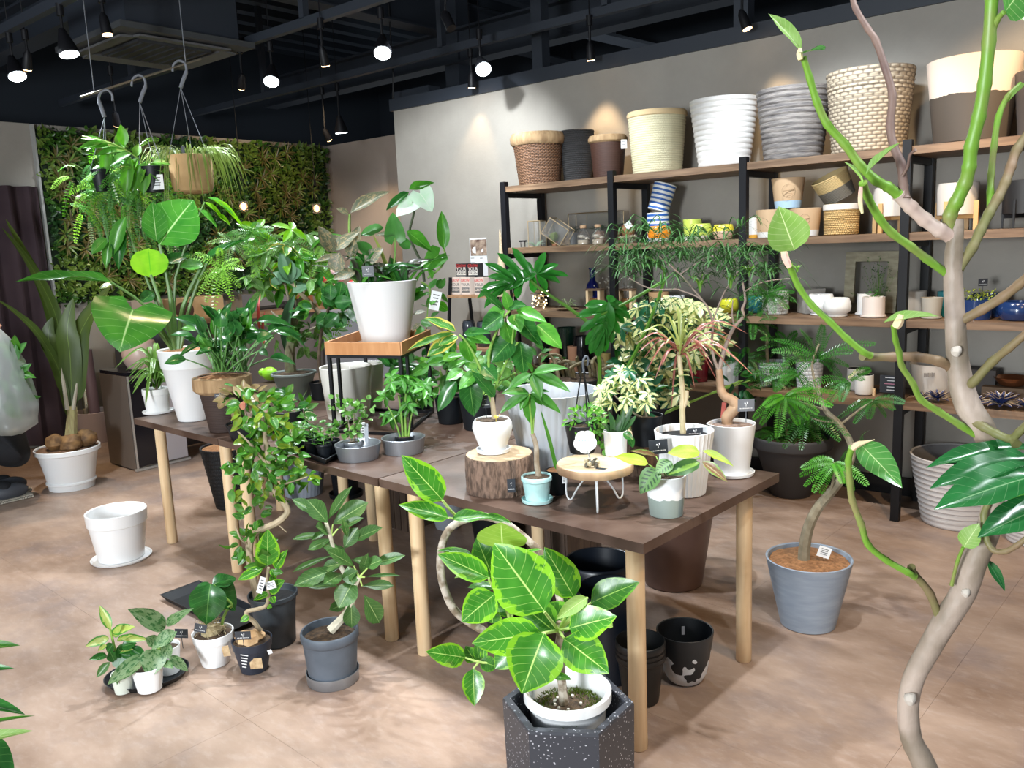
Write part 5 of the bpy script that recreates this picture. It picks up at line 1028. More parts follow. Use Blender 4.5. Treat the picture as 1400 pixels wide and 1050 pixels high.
def cluster(pl, cx, cy, rx, ry, n, ml, Lpx, thick=.05, shape='ovate', wf=.55, mats=None, face=.5):
    for i in range(n):
        a = R_.uniform(0, 6.28); k = math.sqrt(R_.random()); x = cx+rx*k*math.cos(a); y = cy+ry*k*math.sin(a); o_ = R_.gauss(0, thick)
        q = pl.p(x, y, o_); ang = a+R_.gauss(0, .8); L = Lpx*R_.uniform(.75, 1.15)*pl.s
        d = (_r0*math.cos(ang)+Vector((0, 0, -math.sin(ang)*.8))+pl.n*R_.gauss(.15, .5)).normalized()
        leaf(pl.root, shape, R_.choice(ml), q, q+d*L, L*wf, (pl.n*face+Vector((0, 0, 1))*(1-face)+rv(.35)))
fm = [smallg]*4+[smally, smally, fresh, altd]
for a in [(355, 560, 38, 26, 34), (368, 605, 40, 30, 60), (350, 640, 32, 22, 26), (385, 650, 26, 20, 24), (412, 655, 18, 9, 10), (347, 700, 20, 14, 9), (343, 742, 26, 20, 26), (398, 612, 16, 24, 16), (322, 655, 12, 26, 9), (372, 680, 14, 12, 8)]:
    cluster(F3, *a[:4], int(a[4]*1.5), fm, 17, thick=.045, wf=.60)
# ---------------------------------------------------------------- 4 bonsai rubber plant in small dark printed pot
P = pot('potted_rubber_cutting', 'small rubber plant with a crooked stem and yellow-edged leaves in a dark printed pot', 'potted plant', 349, 923, 0, 36, 54, 884, M('navy_printed_pot', (.025, .032, .05), .45), 'band', soil=soilm, plant=True, sz=.08)
F4 = Plant(P.root, P.c)
mb = MB().blob(P.top+Vector((0, 0, .0)), (.055, .05, .035), jit=.5, n=14); mb.build('coconut_husk', M('coconut_husk', (.55, .33, .16), .9, col2=(.68, .45, .25), scale=26, bump=.004, bscale=60), P.root)
plaque(P.root, P.c, 350, 907, 17, 15, M('kraft_label', (.62, .46, .27), .8, col2=(.45, .30, .16), scale=60), P.rt*.88, .05, marks=False, name='label'); plaque(P.root, P.c, 369, 891, 6, 6, tagwhite, P.rt*.75, .3, marks=False, name='sticker')
plaque(P.root, P.c, 332, 869, 22, 12, tagdark, P.rt+.02, .0, stake=14)
mb = MB(); 
for k in range(5): mb.box(vp(334, 896+k*4, P.c, P.rt*(1.0-.04*k)), (.035-.004*k, .002, .003), math.atan2(_r0.y, _r0.x)-.35)
mb.build('printing', ink, P.root, smooth=False)
F4.stem([(356, 862, .0), (347, 850, .0), (338, 842, 0), (338, 836, 0), (351, 833, .01), (364, 828, .02), (367, 814, .02), (365, 795, .02), (367, 776, .03)], 3.4, 2.2, tan, 'trunk')
for l in [(366, 773, 366, 727, 30), (363, 774, 359, 753, 20), (376, 777, 390, 754, 14), (359, 777, 325, 792, 14), (356, 774, 334, 775, 10), (373, 781, 387, 783, 9), (371, 786, 376, 799, 9), (368, 808, 386, 794, 18), (366, 811, 348, 819, 9), (371, 816, 375, 824, 9), (340, 842, 329, 850, 9), (362, 776, 348, 762, 12), (370, 778, 378, 790, 8), (366, 829, 371, 830, 6)]:
    F4.leaf('ovate', R_.choice([alt, alt, smallg]) if l[4] < 25 else alt, *l, ob=R_.uniform(.02, .05), ot=R_.uniform(.04, .1), face=.8)
plaque(P.root, P.c, 357, 800, 8, 24, tagwhite, .08, -.35); plaque(P.root, P.c, 370, 800, 14, 11, tagwhite, .07, .25)
# ---------------------------------------------------------------- 5 big-leaf plant in white printed pot
P = pot('potted_foliage_plant', 'broad dark leaved plant on dry moss in a white printed pot on the floor', 'potted plant', 296, 914, 0, 36, 55, 874, white_gl, 'band', soil=soilm, plant=True, sz=.08)
F5 = Plant(P.root, P.c)
mb = MB(); 
for i in range(150):
    q = P.top+Vector((R_.gauss(0, .022), R_.gauss(0, .022), R_.uniform(-.01, .045))); d = rv(1).normalized(); mb.tube([q, q+d*.02+rv(.006), q+d*.04+rv(.01)], .0011, 3)
mb.blob(P.top+Vector((0, 0, .005)), (.045, .045, .03), jit=.5); mb.build('dry_moss', jutef, P.root)['kind'] = 'stuff'
F5.stem([(302, 872, 0), (304, 850, .0), (310, 835, .02), (317, 827, .03), (306, 815, .04), (292, 800, .05)], 2.2, 1.5, stemg)
F5.stem([(317, 827, .03), (300, 836, .05), (293, 839, .06)], 1.6, 1.2, stemg)
for l in [('curl', 288, 798, 279, 852, 46, .05, .12), ('curl', 291, 800, 332, 830, 32, .03, .04), ('ovate', 290, 799, 324, 788, 22, .02, -.02), ('ovate', 290, 800, 262, 812, 18, .02, .03)]: F5.leaf(l[0], deep, *l[1:6], ob=l[6], ot=l[7], face=.55)
plaque(P.root, P.c, 274, 859, 17, 12, tagdark, P.rt+.015, -.25, stake=12); plaque(P.root, P.c, 309, 890, 10, 15, M('kraft_label', V), P.rt*.85, .15, marks=False)
# ---------------------------------------------------------------- 6 oval tray with three pots
mb = MB(); a = onz(145, 920, 0); b = onz(258, 905, 0); c = onz(202, 928, 0); rr = (a-b).length/2*1.0
ang = math.atan2((b-a).y, (b-a).x); mb.lathe([(rr*.66, 0), (rr*.72, .004), (rr*.82, .028), (rr*.80, .028), (rr*.70, .008), (.01, .007)], Vector((c.x, c.y, .001)), 40, ell=1.22, rot=ang)
o = mb.build('oval_tray', black_pl, org=c); tag(o, 'black oval tray holding three small potted plants on the floor', 'tray')
agl = LM('silver_aglaonema', (.16, .29, .11), (.26, .38, .19), vein=(.30, .42, .22), nv=0, var=((.035, .12, .03), 'blotch', .51), rough=.4); dieff = LM('lime_dieffenbachia', (.40, .50, .10), (.50, .58, .16), nv=0, vein=V, var=((.06, .24, .03), 'edge', .34), rough=.35); pep = LM('silver_peperomia', (.28, .40, .30), (.34, .46, .36), vein=(.12, .25, .14), nv=3, vw=.12)
PA = pot('potted_dieffenbachia', 'lime and green mottled plant in a pale cup pot, left in the oval tray', 'potted plant', 170, 950, .010, 22, 28, 925, M('pale_celadon', (.62, .66, .58), .5), 'taper', soil=soilm, plant=True); FA = Plant(PA.root, PA.c)
FA.stem([(168, 925, 0), (160, 900, 0), (153, 870, 0), (150, 858, 0)], 2, 1.5)
for l in [('lance', dieff, 151, 861, 137, 828, 12), ('ovate', dieff, 154, 864, 182, 856, 14), ('ovate', dieff, 149, 872, 118, 882, 13), ('ovate', dieff, 163, 873, 203, 873, 11), ('lance', dieff, 146, 881, 134, 889, 7), ('ovate', deep, 146, 896, 124, 900, 10), ('lance', benj, 150, 905, 131, 926, 11), ('ovate', deep, 166, 884, 186, 879, 14), ('ovate', deep, 160, 885, 172, 898, 16), ('ovate', deep, 155, 880, 145, 893, 14), ('ovate', dieff, 158, 888, 180, 887, 12), ('ovate', deep, 165, 895, 190, 892, 14), ('round', pep, 166, 897, 160, 914, 18), ('ovate', dieff, 155, 870, 165, 855, 12), ('ovate', deep, 150, 890, 158, 906, 14), ('ovate', benj, 165, 905, 160, 935, 9), ('ovate', deep, 178, 885, 200, 900, 14), ('lance', dieff, 160, 876, 178, 868, 8)]:
    FA.leaf(l[0], l[1], *l[2:7], ob=R_.uniform(-.02, .03), ot=R_.uniform(.0, .06), face=.7)
PB = pot('potted_aglaonema', 'silver green aglaonema with broad pointed leaves in a white pot, front of the oval tray', 'potted plant', 206, 949, .010, 32, 42, 918, white_gl, 'taper', soil=soilm, plant=True); FB = Plant(PB.root, PB.c)
FB.stem([(206, 918, 0), (216, 890, 0), (226, 862, 0)], 3.4, 2.4)
for l in [('ovate', 226, 859, 181, 833, 25), ('ovate', 227, 855, 260, 832, 13), ('ovate', 238, 862, 208, 886, 18), ('curl', 213, 887, 205, 920, 32), ('ovate', 199, 896, 147, 934, 21), ('ovate', 231, 897, 258, 917, 13), ('ovate', 222, 905, 236, 912, 10), ('ovate', 222, 880, 240, 864, 14), ('ovate', 215, 880, 200, 872, 16), ('ovate', 225, 880, 232, 900, 14)]:
    FB.leaf(l[0], agl, *l[1:6], ob=R_.uniform(.0, .03), ot=R_.uniform(.03, .09), face=.75)
PC_ = pot('plant_pot', 'white pot with a dark name card, at the back right of the oval tray', 'plant pot', 233, 924, .010, 26, 34, 888, white_gl, 'taper', soil=soilm)
plaque(PC_.root, PC_.c, 248, 866, 18, 13, tagdark, .0, -.08, stake=22)
# ---------------------------------------------------------------- 7 log slice with white bulb pot
barkl = M('rough_bark', (.22, .14, .10), .9, col2=(.08, .05, .035), scale=85, stretch=(1, 1, .30), lo=.38, hi=.62, bump=.010, bscale=85)
def logslab(px, pyb, w_, pyt, lab, zs=TZ):
    g = onz(px, pyb, zs); d = hdir(g); s = depth(g)/F; r_ = w_/2*s; c = g+d*r_; h = vp(px, pyt, g).z-zs; t = thing('log_slab', c, lab, 'log stand')
    mb = MB(); mb.lathe([(r_*.98, 0), (r_, .006), (r_*1.0, h*.5), (r_*.99, h-.004), (r_*.975, h)], c, 72, mod=lambda a, z: 1+.012*math.sin(9*a)+.014*math.sin(31*a+z*20)); mb.build('bark', barkl, t)
    mb = MB(); mb.lathe([(r_*.955, h+.0005), (r_*.955, h+.002), (.003, h+.002)], c, 40); mb.build('cut_face', M('cut_wood', (.42, .29, .17), .6, col2=(.50, .37, .23), scale=6, stretch=(1, 5, 1)), t)
    P = Pot(); P.c = c; P.h = h; P.s = s; P.rt = r_; P.root = t; P.top = c+Vector((0, 0, h+.002)); return P
LG = logslab(685, 682, 97, 632, 'thick bark-covered log slice under the white bulb pot'); plaque(LG.root, LG.c, 699, 664, 11, 19, tagdark, LG.rt*.99, 0)
P = pot('potted_umbrella_tree', 'glossy broad leaved tree seedling in a white bulb pot on the log slice', 'potted plant', 675, 623, LG.top.z, 34, 50, 578, white_gl, 'bulb', soil=soilm, saucer=(white_gl, 1.05, .016), plant=True, sz=.05); F6 = Plant(P.root, P.c)
F6.stem([(676, 575, 0), (674, 555, 0), (671, 535, 0)], 3.8, 3, tan, 'trunk'); 
F6.stems([([(673, 545, 0), (668, 500, .02), (672, 470, .02), (688, 435, .02)], 2.4, 1.5), ([(672, 545, 0), (655, 500, .02), (640, 470, .02), (628, 458, .03)], 2.2, 1.3), ([(673, 540, 0), (690, 500, .0), (700, 480, .02), (708, 468, .03)], 2, 1.3), ([(672, 550, 0), (660, 520, .02), (645, 506, .03)], 1.8, 1.1), ([(688, 435, .02), (697, 425, .03)], 1.5, 1.4), ([(700, 470, .02), (704, 430, .02)], 1.5, 1.2)], stemg)
for l in [(703, 461, 670, 494, 34), (641, 516, 648, 570, 30), (676, 543, 648, 508, 17), (711, 467, 717, 513, 28), (704, 430, 740, 470, 25), (734, 444, 770, 475, 25), (687, 431, 659, 450, 28), (635, 462, 646, 496, 22), (634, 457, 668, 452, 14), (637, 459, 671, 467, 16), (690, 425, 661, 440, 26), (696, 419, 718, 416, 15), (706, 424, 748, 438, 19), (687, 424, 660, 396, 12), (697, 425, 690, 398, 14), (700, 430, 712, 452, 22), (624, 521, 597, 562, 20), (633, 506, 610, 518, 16), (650, 510, 628, 530, 18), (690, 440, 700, 470, 22), (660, 500, 680, 520, 22)]:
    F6.leaf('ovate', fresh if R_.random() < .45 else deep, *l, ob=R_.uniform(0, .03), ot=R_.uniform(.0, .09), face=.75)
ye = LM('yellow_edge_leaf', (.05, .20, .03), (.08, .26, .04), vein=(.3, .45, .15), nv=5, var=((.50, .42, .08), 'edge', .30))
for l in [(623, 453, 583, 432, 16), (624, 461, 583, 484, 24), (621, 456, 556, 474, 12), (626, 460, 600, 470, 15)]: F6.leaf('ovate', ye, *l, ob=.02, ot=.06, face=.6)
yl = M('yellow_plastic', (.75, .55, .10), .5); q = F6.p(678, 570, .05); mb = MB().blob(q, (.012, .003, .006), n=8).tube([q+_r0*.009, q+_r0*.012+Vector((0, 0, .009)), q+_r0*.016+Vector((0, 0, .006))], .0015, 5).tube([q, q-Vector((0, 0, .03))], .001, 4); o = mb.build('bird_pick', yl, P.root); o['label'] = 'small yellow bird shaped pick'
plaque(P.root, P.c, 664, 549, 13, 18, tagdark, -.02, 0, stake=24)
# ---------------------------------------------------------------- 8 turquoise pot
tq = M('turquoise_glaze', (.36, .62, .62), .35, col2=(.50, .72, .70), scale=14, coat=.3)
P = pot('potted_money_tree', 'small money tree in a turquoise glazed pot with saucer on the table', 'potted plant', 735, 692, TZ, 32, 41, 656, tq, 'step', soil=soilm, saucer=(tq, 1.05, .014), plant=True, sz=.06); F7 = Plant(P.root, P.c)
F7.stem([(737, 652, 0), (734, 635, 0), (733, 610, 0), (728, 593, 0)], 4.2, 3, stemb, 'trunk'); F7.stems([([(728, 595, 0), (726, 570, 0), (724, 548, .01), (724, 538, .02)], 1.7, 1.2), ([(728, 594, 0), (730, 560, -.01), (729, 530, 0), (728, 511, 0)], 1.6, 1.1)], stemg)
for l in [(728, 511, 773, 499, 15), (729, 511, 780, 531, 17), (728, 512, 740, 543, 16), (727, 511, 693, 530, 15), (728, 510, 722, 495, 9), (724, 538, 681, 562, 15), (724, 539, 724, 580, 17), (725, 538, 770, 562, 16), (723, 537, 688, 534, 14), (723, 538, 710, 560, 11), (725, 538, 742, 553, 11), (725, 537, 750, 533, 9)]: F7.leaf('lance', pach, *l, ob=.01, ot=R_.uniform(.0, .08), face=.6)
P = pot('potted_seedling', 'small black pot with coir top and one slender leaf behind the turquoise pot', 'potted plant', 763, 678, TZ, 23, 32, 646, black_pl, 'taper', soil=coir, plant=True, sz=.03); plaque(P.root, P.c, 772, 656, 7, 10, tagwhite, P.rt*.95, 0, marks=True); F8 = Plant(P.root, P.c); strapleaf(P.root, [F8.p(761, 643), F8.p(752, 605, .01), F8.p(739, 560, .02)], .014, fresh)
# ---------------------------------------------------------------- 9 round slice table
gf = [onz(819, 699, TZ), onz(790, 684, TZ), onz(842, 683, TZ)]; cc_ = (gf[0]+gf[1]+gf[2])/3+hdir(gf[0])*.0; cc_ = Vector((cc_.x, cc_.y, TZ)); 
zt2 = vp(813, 628, cc_).z-.012; s = depth(cc_)/F; r_ = 52*s; ctr = Vector((vp(813, 628, cc_).x, vp(813, 628, cc_).y, zt2)); 
t = thing('slice_table', Vector((ctr.x, ctr.y, TZ)), 'little round wood-slice table with white hairpin legs on the display table', 'small table')
mb = MB(); mb.lathe([(r_*.97, -.028), (r_*1.0, -.022), (r_*1.0, -.004), (r_*.985, 0)], ctr, 56, mod=lambda a, z: 1+.012*math.sin(5*a)+.006*math.sin(17*a)); mb.build('slice_edge', M('pale_bark', (.24, .13, .07), .8, col2=(.50, .34, .20), scale=12, stretch=(1, 1, .3), bump=.003, bscale=30), t)
mb = MB(); mb.lathe([(r_*.975, .0), (r_*.97, .0015), (.003, .0015)], ctr, 44); mb.build('slice_top', M('birch_face', (.50, .37, .22), .5, col2=(.62, .50, .34), scale=5, stretch=(1, 5, 1)), t)
for k in range(3):
    a = math.atan2(-hdir(ctr).y, -hdir(ctr).x)+.05+k*2.094; ft = ctr+Vector((math.cos(a)*r_*.8, math.sin(a)*r_*.8, 0)); ft.z = TZ+.004; sd = Vector((-math.sin(a), math.cos(a), 0))*.022; ra = Vector((math.cos(a), math.sin(a), 0)); up = ctr+ra*r_*.12-Vector((0, 0, .029)); uo = ctr+ra*r_*.84-Vector((0, 0, .027)); sd = sd*.12
    MB().tube(crom([up, ft-ra*.035+Vector((0, 0, .042)), ft-ra*.010, ft+ra*.006+Vector((0, 0, .006)), ft+ra*.010+Vector((0, 0, .04)), uo], 4), .0032, 8).build('hairpin_leg', white_gl, t)
zs2 = ctr.z+.0016
def onslice(dx, dd): return ctr+_r0*dx-hdir(ctr)*dd+Vector((0, 0, .0018))
p = onslice(-.01, .055); t = thing('flower_sign', p, 'white flower shaped card on a little pebble base on the slice table', 'sign'); n_ = -hdir(p); cS = vp(800, 604, p, 0)
pts = []; 
for i in range(40): a = 2*math.pi*i/40; rr_ = 14.5*s*(1+.13*abs(math.cos(2.5*a+math.pi/4*0))**.7-.05); pts.append((math.cos(a-math.pi/2)*rr_, math.sin(a-math.pi/2)*rr_*1.02))
mb = MB(); A_ = [cS+_r0*x+Vector((0, 0, y)) for x, y in pts]; B_ = [q+n_*.002 for q in A_]; mb.add(A_+B_, [tuple(range(39, -1, -1)), tuple(range(40, 80))]+[(i, (i+1) % 40, 40+(i+1) % 40, 40+i) for i in range(40)]); mb.build('card', tagwhite, t, smooth=False)
mb = MB()
for k in range(8): mb.box(cS+n_*.003+_r0*(-.018+.005*k)+Vector((0, 0, .006)), (.003, .0008, .003+.0015*(k % 3 == 0)), math.atan2(_r0.y, _r0.x))
mb.build('printing', M('mint_print', (.30, .60, .52), .6), t, smooth=False)
for i in range(9): a = i*.7; MB().blob(p+Vector((.018*math.cos(a), .018*math.sin(a), .008+.006*(i % 3))), .009, jit=.3, n=7, seed=i).build('pebble', [M('dark_pebble', (.08, .07, .05), .4), M('tan_pebble', (.40, .34, .22), .5)][i % 2], t)
MB().tube([p+Vector((0, 0, .01)), cS-Vector((0, 0, .01))], .002, 5).build('pin', silver, t); o = MB().box(onslice(.02, .085), (.034, .02, .001), .2).build('name_card', tagdark, org=onslice(.02, .085), smooth=False); tag(o, 'tiny black card lying in front of the flower shaped sign', 'card')
P = pot('potted_trailing_plant', 'bushy bright green trailing plant in a dark hanging pot on the slice table', 'potted plant', 796, 622, zs2, 34, 46, 585, black_pl, 'taper', soil=soilm, plant=True); F9 = Plant(P.root, P.c)
lm_ = LM('bright_small_leaf', (.10, .34, .03), (.18, .46, .05), nv=0, rnd=.4)
cluster(F9, 800, 575, 26, 20, 130, [lm_, fresh], 10, .03, 'smallob', .5); cluster(F9, 828, 590, 12, 20, 34, [lm_], 9, .02, 'small', .9)
for l in [(826, 612, 835, 604, 8), (828, 610, 840, 600, 9), (826, 615, 829, 624, 8)]: F9.leaf('round', lm_, *l, ob=.05, ot=.06)
F9.stems([([(784, 585, 0), (790, 540, 0), (796, 505, 0)], .9, .9), ([(803, 585, .02), (801, 540, 0), (798, 505, 0)], .9, .9), ([(812, 585, -.02), (805, 550, -.01), (798, 505, 0)], .9, .9)], black_mt, 'wire')
F9.stem([(798, 508, 0), (797, 495, 0), (801, 487, 0), (804, 491, 0), (803, 500, 0)], 1.8, 1.4, dark_pl, 'hanger')
P = pot('potted_cactus', 'plain white cylinder pot with dark flat cactus leaves on the slice table', 'potted plant', 842, 625, zs2, 30, 32, 592, white_gl, 'taper', soil=soilm, plant=True); F10 = Plant(P.root, P.c); cac = LM('dark_cactus', (.03, .09, .03), (.05, .13, .04), nv=0)
for x0_, x1_, y1 in [(838, 832, 562), (842, 845, 566), (846, 866, 552), (850, 858, 570), (835, 822, 578), (848, 870, 568), (844, 852, 560)]: strapleaf(P.root, [F10.p(x0_, 592), F10.p((x0_+x1_)/2+2, (592+y1)/2), F10.p(x1_, y1)], .020, cac)
for l in [(852, 592, 866, 600, 12), (860, 596, 866, 612, 10)]: F10.leaf('ovate', deep, *l, ob=.04, ot=.05)
# ---------------------------------------------------------------- 10 second log with variegated umbrella plant
LG2 = logslab(868, 652, 92, 603, 'dark log slice behind the slice table, under a black pot')
vs = LM('variegated_schefflera', (.02, .13, .06), (.03, .18, .08), nv=0, var=((.82, .82, .36), 'center', .52), rough=.3, rnd=.25); vs2 = LM('cream_schefflera', (.92, .92, .42), (1.0, .98, .55), nv=0, var=((.06, .24, .08), 'edge', .22), rough=.35, rnd=.2); vd = LM('dark_schefflera', (.015, .12, .05), (.03, .17, .07), nv=0)
def umbrella(pl, cx, cy, rx, ry, n, Lpx, thick=.08):
    for i in range(n):
        a = R_.uniform(0, 6.28); k = math.sqrt(R_.random()); x = cx+rx*k*math.cos(a); y = cy+ry*k*math.sin(a); q = pl.p(x, y, R_.gauss(.0, thick)); 
        ax = (pl.n*R_.uniform(.2, 1)+Vector((0, 0, 1))*R_.uniform(.4, 1)+_r0*R_.gauss(0, .5)+Vector((0, 0, -(y-cy)/ry*.3))).normalized(); pl.whorl(q, R_.choice([vs, vs2, vs2, vd]), R_.choice([5, 6, 7]), Lpx*pl.s, Lpx*.46*pl.s, 'smallob', -.25, axis=ax)
P = pot('potted_umbrella_plant', 'cream and green variegated umbrella plant in a black pot on the second log slice', 'potted plant', 884, 612, LG2.top.z, 34, 46, 572, black_pl, 'taper', soil=soilm, plant=True); F11 = Plant(P.root, P.c); umbrella(F11, 850, 545, 44, 40, 42, 16, .05)
F11.stems([([(884, 575, 0), (860, 560, 0), (840, 540, .02)], 2, 1), ([(884, 575, 0), (880, 540, 0), (868, 515, 0)], 2, 1)], stemb)
P = pot('potted_umbrella_plant', 'large variegated umbrella plant in a big black pot behind the right table', 'potted plant', 896, 690, .0, 66, 84, 560, black_pl, 'taper', soil=soilm, plant=True); F12 = Plant(P.root, P.c); F12.stems([([(896, 565, 0), (900, 520, 0), (905, 470, 0)], 4, 2), ([(898, 540, 0), (880, 490, 0), (862, 450, 0)], 3, 1.5), ([(900, 530, 0), (930, 480, 0), (955, 440, 0)], 3, 1.5)], stemb)
F12.ref = F12.ref-F12.n*-.12; umbrella(F12, 918, 455, 76, 46, 135, 18, .08); umbrella(F12, 895, 505, 50, 50, 44, 19, .08)
# ---------------------------------------------------------------- 11 dragon tree in white fluted pot
P = pot('potted_dragon_tree', 'pink and green dragon tree in a white fluted pot on the right of the table', 'potted plant', 936, 682, TZ, 58, 80, 597, white_gl, 'taper', soil=M('black_soil', V), plant=True, sz=.10, mod=lambda a, z: 1-.035*abs(math.sin(17*a))**.6*(1 if z < .16 else .2), n=170); F13 = Plant(P.root, P.c)
F13.stem([(934, 594, 0), (933, 565, 0), (933, 535, 0), (930, 500, 0), (929, 480, 0)], 4.2, 3, M('pale_trunk', (.55, .46, .30), .7, col2=(.42, .36, .2), scale=20), 'trunk'); F13.stem([(933, 560, 0), (938, 548, 0), (939, 534, 0)], 3, 2.8, M('pale_trunk', V), 'branch')
pk = LM('pink_strap', (.24, .05, .06), (.32, .12, .08), vein=(.55, .45, .2), nv=1, vw=0, rnd=.4, trans=.3); ygs = LM('lime_strap', (.32, .40, .10), (.44, .48, .16), vein=(.2, .35, .05), nv=1, vw=0, rnd=.3, trans=.4); cr = LM('cream_leafy', (.62, .66, .34), (.45, .55, .22), nv=0)
ends = [(1022, 456, 1), (1013, 477, 1), (1030, 513, 1), (1000, 505, 1), (975, 500, 1), (968, 480, 1), (1000, 460, 1), (990, 448, 1), (895, 520, 1), (918, 560, 1), (870, 470, 1), (862, 462, 0), (880, 455, 0), (900, 432, 0), (926, 418, 0), (931, 425, 0), (940, 430, 0), (958, 440, 0), (946, 510, 0), (948, 500, 0), (880, 490, 1), (905, 500, 1), (885, 505, 1), (975, 470, 0), (960, 455, 0), (990, 490, 0), (915, 440, 0), (950, 445, 0), (1010, 495, 1), (872, 482, 1), (980, 520, 1), (940, 455, 0), (910, 470, 0), (950, 530, 1)]
for i, (x, y, k) in enumerate(ends):
    b = F13.p(929+R_.uniform(-2, 2), 488-R_.uniform(0, 16), .005); e = F13.p(x, y, R_.uniform(-.05, .10)); m_ = (b+e)/2+Vector((0, 0, (e-b).length*.20+.02)); strapleaf(P.root, [b, m_, e], 3.1*F13.s, pk if k else ygs)
for i in range(14): a = R_.uniform(0, 6.28); q = F13.p(932, 520+R_.uniform(-16, 20)); leaf(P.root, 'lance', cr, q, q+(_r0*math.cos(a)+Vector((0, 0, .3*math.sin(a)))+F13.n*math.sin(a)).normalized()*16*F13.s, 6*F13.s, (0, 0, 1))
plaque(P.root, P.c, 950, 590, 22, 10, tagdark, .0, 0, stake=8); plaque(P.root, P.c, 900, 611, 26, 20, tagdark, P.rt+.03, .06, stake=24)
# ---------------------------------------------------------------- 12 calathea
cal = LM('calathea_leaf', (.12, .26, .08), (.16, .32, .10), vein=(.30, .45, .15), nv=0, vw=.05, var=((.03, .07, .03), 'feather', .42), rough=.45); call = LM('calathea_lime', (.40, .58, .06), (.50, .62, .10), vein=(.30, .48, .04), nv=9, vw=.3, rough=.4, trans=.4); calr = LM('calathea_red', (.22, .12, .07), (.28, .16, .08), vein=(.35, .45, .12), nv=6, vw=.1, var=((.20, .32, .08), 'edge', .3)); cald = LM('calathea_dark', (.05, .14, .05), (.08, .18, .06), nv=0, vein=V, var=((.20, .36, .08), 'center', .25))
P = pot('potted_calathea', 'calathea with patterned leaves in a white and sage dipped pot at the table front', 'potted plant', 911, 710, TZ, 46, 55, 656, M('sage_dipped', (.84, .85, .86), .45, zsplit=(.062, .018, (.30, .36, .33), 30)), 'taper', soil=soilm, plant=True, sz=.06); F14 = Plant(P.root, P.c)
for sh_, m_, l, o_ in [('ovate', call, (957, 619, 914, 617, 21), .05), ('lance', call, (960, 616, 1003, 634, 10), .03), ('lance', calr, (960, 631, 995, 656, 14), .06), ('ovate', cald, (957, 633, 912, 647, 22), .05), ('ovate', cal, (918, 631, 897, 645, 21), .06), ('curl', cal, (900, 643, 874, 668, 28), .08), ('ovate', call, (886, 634, 842, 622, 17), .04), ('lance', calr, (897, 624, 864, 614, 8), 0), ('ovate', deep, (917, 650, 905, 632, 12), 0)]: F14.leaf(sh_, m_, *l, ob=o_, ot=o_+.04, face=.65)
F14.stems([([(912, 655, 0), (935, 635, .03), (957, 626, .05)], 1.3, 1), ([(908, 655, 0), (900, 645, .03), (887, 635, .04)], 1.2, .8), ([(910, 655, 0), (915, 640, .03), (918, 631, .05)], 1.2, .8), ([(912, 655, 0), (905, 640, .02), (897, 624, 0)], 1, .7)], stemg)
# ---------------------------------------------------------------- 13 tall white pot, curly trunk
P = pot('potted_false_aralia', 'fine-leaved tree with a swollen curly trunk in a tall white pot at the table corner', 'potted plant', 1001, 656, TZ, 46, 62, 585, white_gl, 'taper', soil=M('pebbly_soil', (.20, .13, .10), .9, col2=(.35, .25, .2), scale=80, bump=.004), saucer=(white_gl, 1.0, .014), plant=True, sz=.06, mod=lambda a, z: 1+.10*max(0, math.cos(a-math.atan2(-_r0.y, -_r0.x)))**24*(z/.15 if z > .1 else 0), n=48); F15 = Plant(P.root, P.c)
bk = M('smooth_tan_trunk', (.50, .33, .20), .6, col2=(.36, .22, .13), scale=16)
pts_ = [F15.p(*q) for q in [(996, 584), (994, 572), (1001, 562), (1006, 555), (1001, 547), (990, 541), (985, 530), (984, 515), (983, 505)]]; pts_ = crom(pts_, 4); rads = [7.5, 8.0, 8.2, 7.6, 6.8, 6.2, 5.2, 4.6, 4.2]; rr_ = [rads[min(int(i/4), 8)]*F15.s for i in range(len(pts_))]; MB().tube(pts_, rr_, 12).build('trunk', bk, P.root)
gb = M('pinkish_branch', (.34, .26, .22), .7); F15.stem([(983, 508, 0), (990, 480, 0), (998, 458, 0), (1005, 446, 0), (1016, 433, 0), (1015, 422, 0), (1019, 410, .0), (1015, 385, 0)], 3.2, 1.4, gb, 'branch'); F15.stem([(983, 508, 0), (976, 490, 0), (973, 470, 0), (974, 440, 0), (960, 410, 0), (925, 395, -.02)], 2.4, 1, gb, 'branch')
F15.stems([([(1004, 447, 0), (1001, 430, 0), (1002, 410, 0)], 1.4, .7), ([(1016, 400, 0), (1045, 385, 0), (1095, 380, 0)], 1, .6), ([(960, 410, 0), (930, 375, 0), (900, 350, 0)], 1.4, .8), ([(925, 395, 0), (890, 395, 0), (860, 380, 0)], 1.2, .7), ([(974, 440, 0), (990, 400, 0), (1010, 370, 0)], 1.2, .7), ([(930, 375, 0), (960, 355, 0), (975, 350, 0)], 1, .7)], gb, 'twig')
fine = LM('fine_dark_leaf', (.03, .10, .025), (.06, .16, .04), nv=0, rnd=.4, trans=.2, rough=.6, spec=.3); fineb = LM('fine_bright_leaf', (.16, .38, .04), (.24, .46, .08), nv=0, rnd=.3)
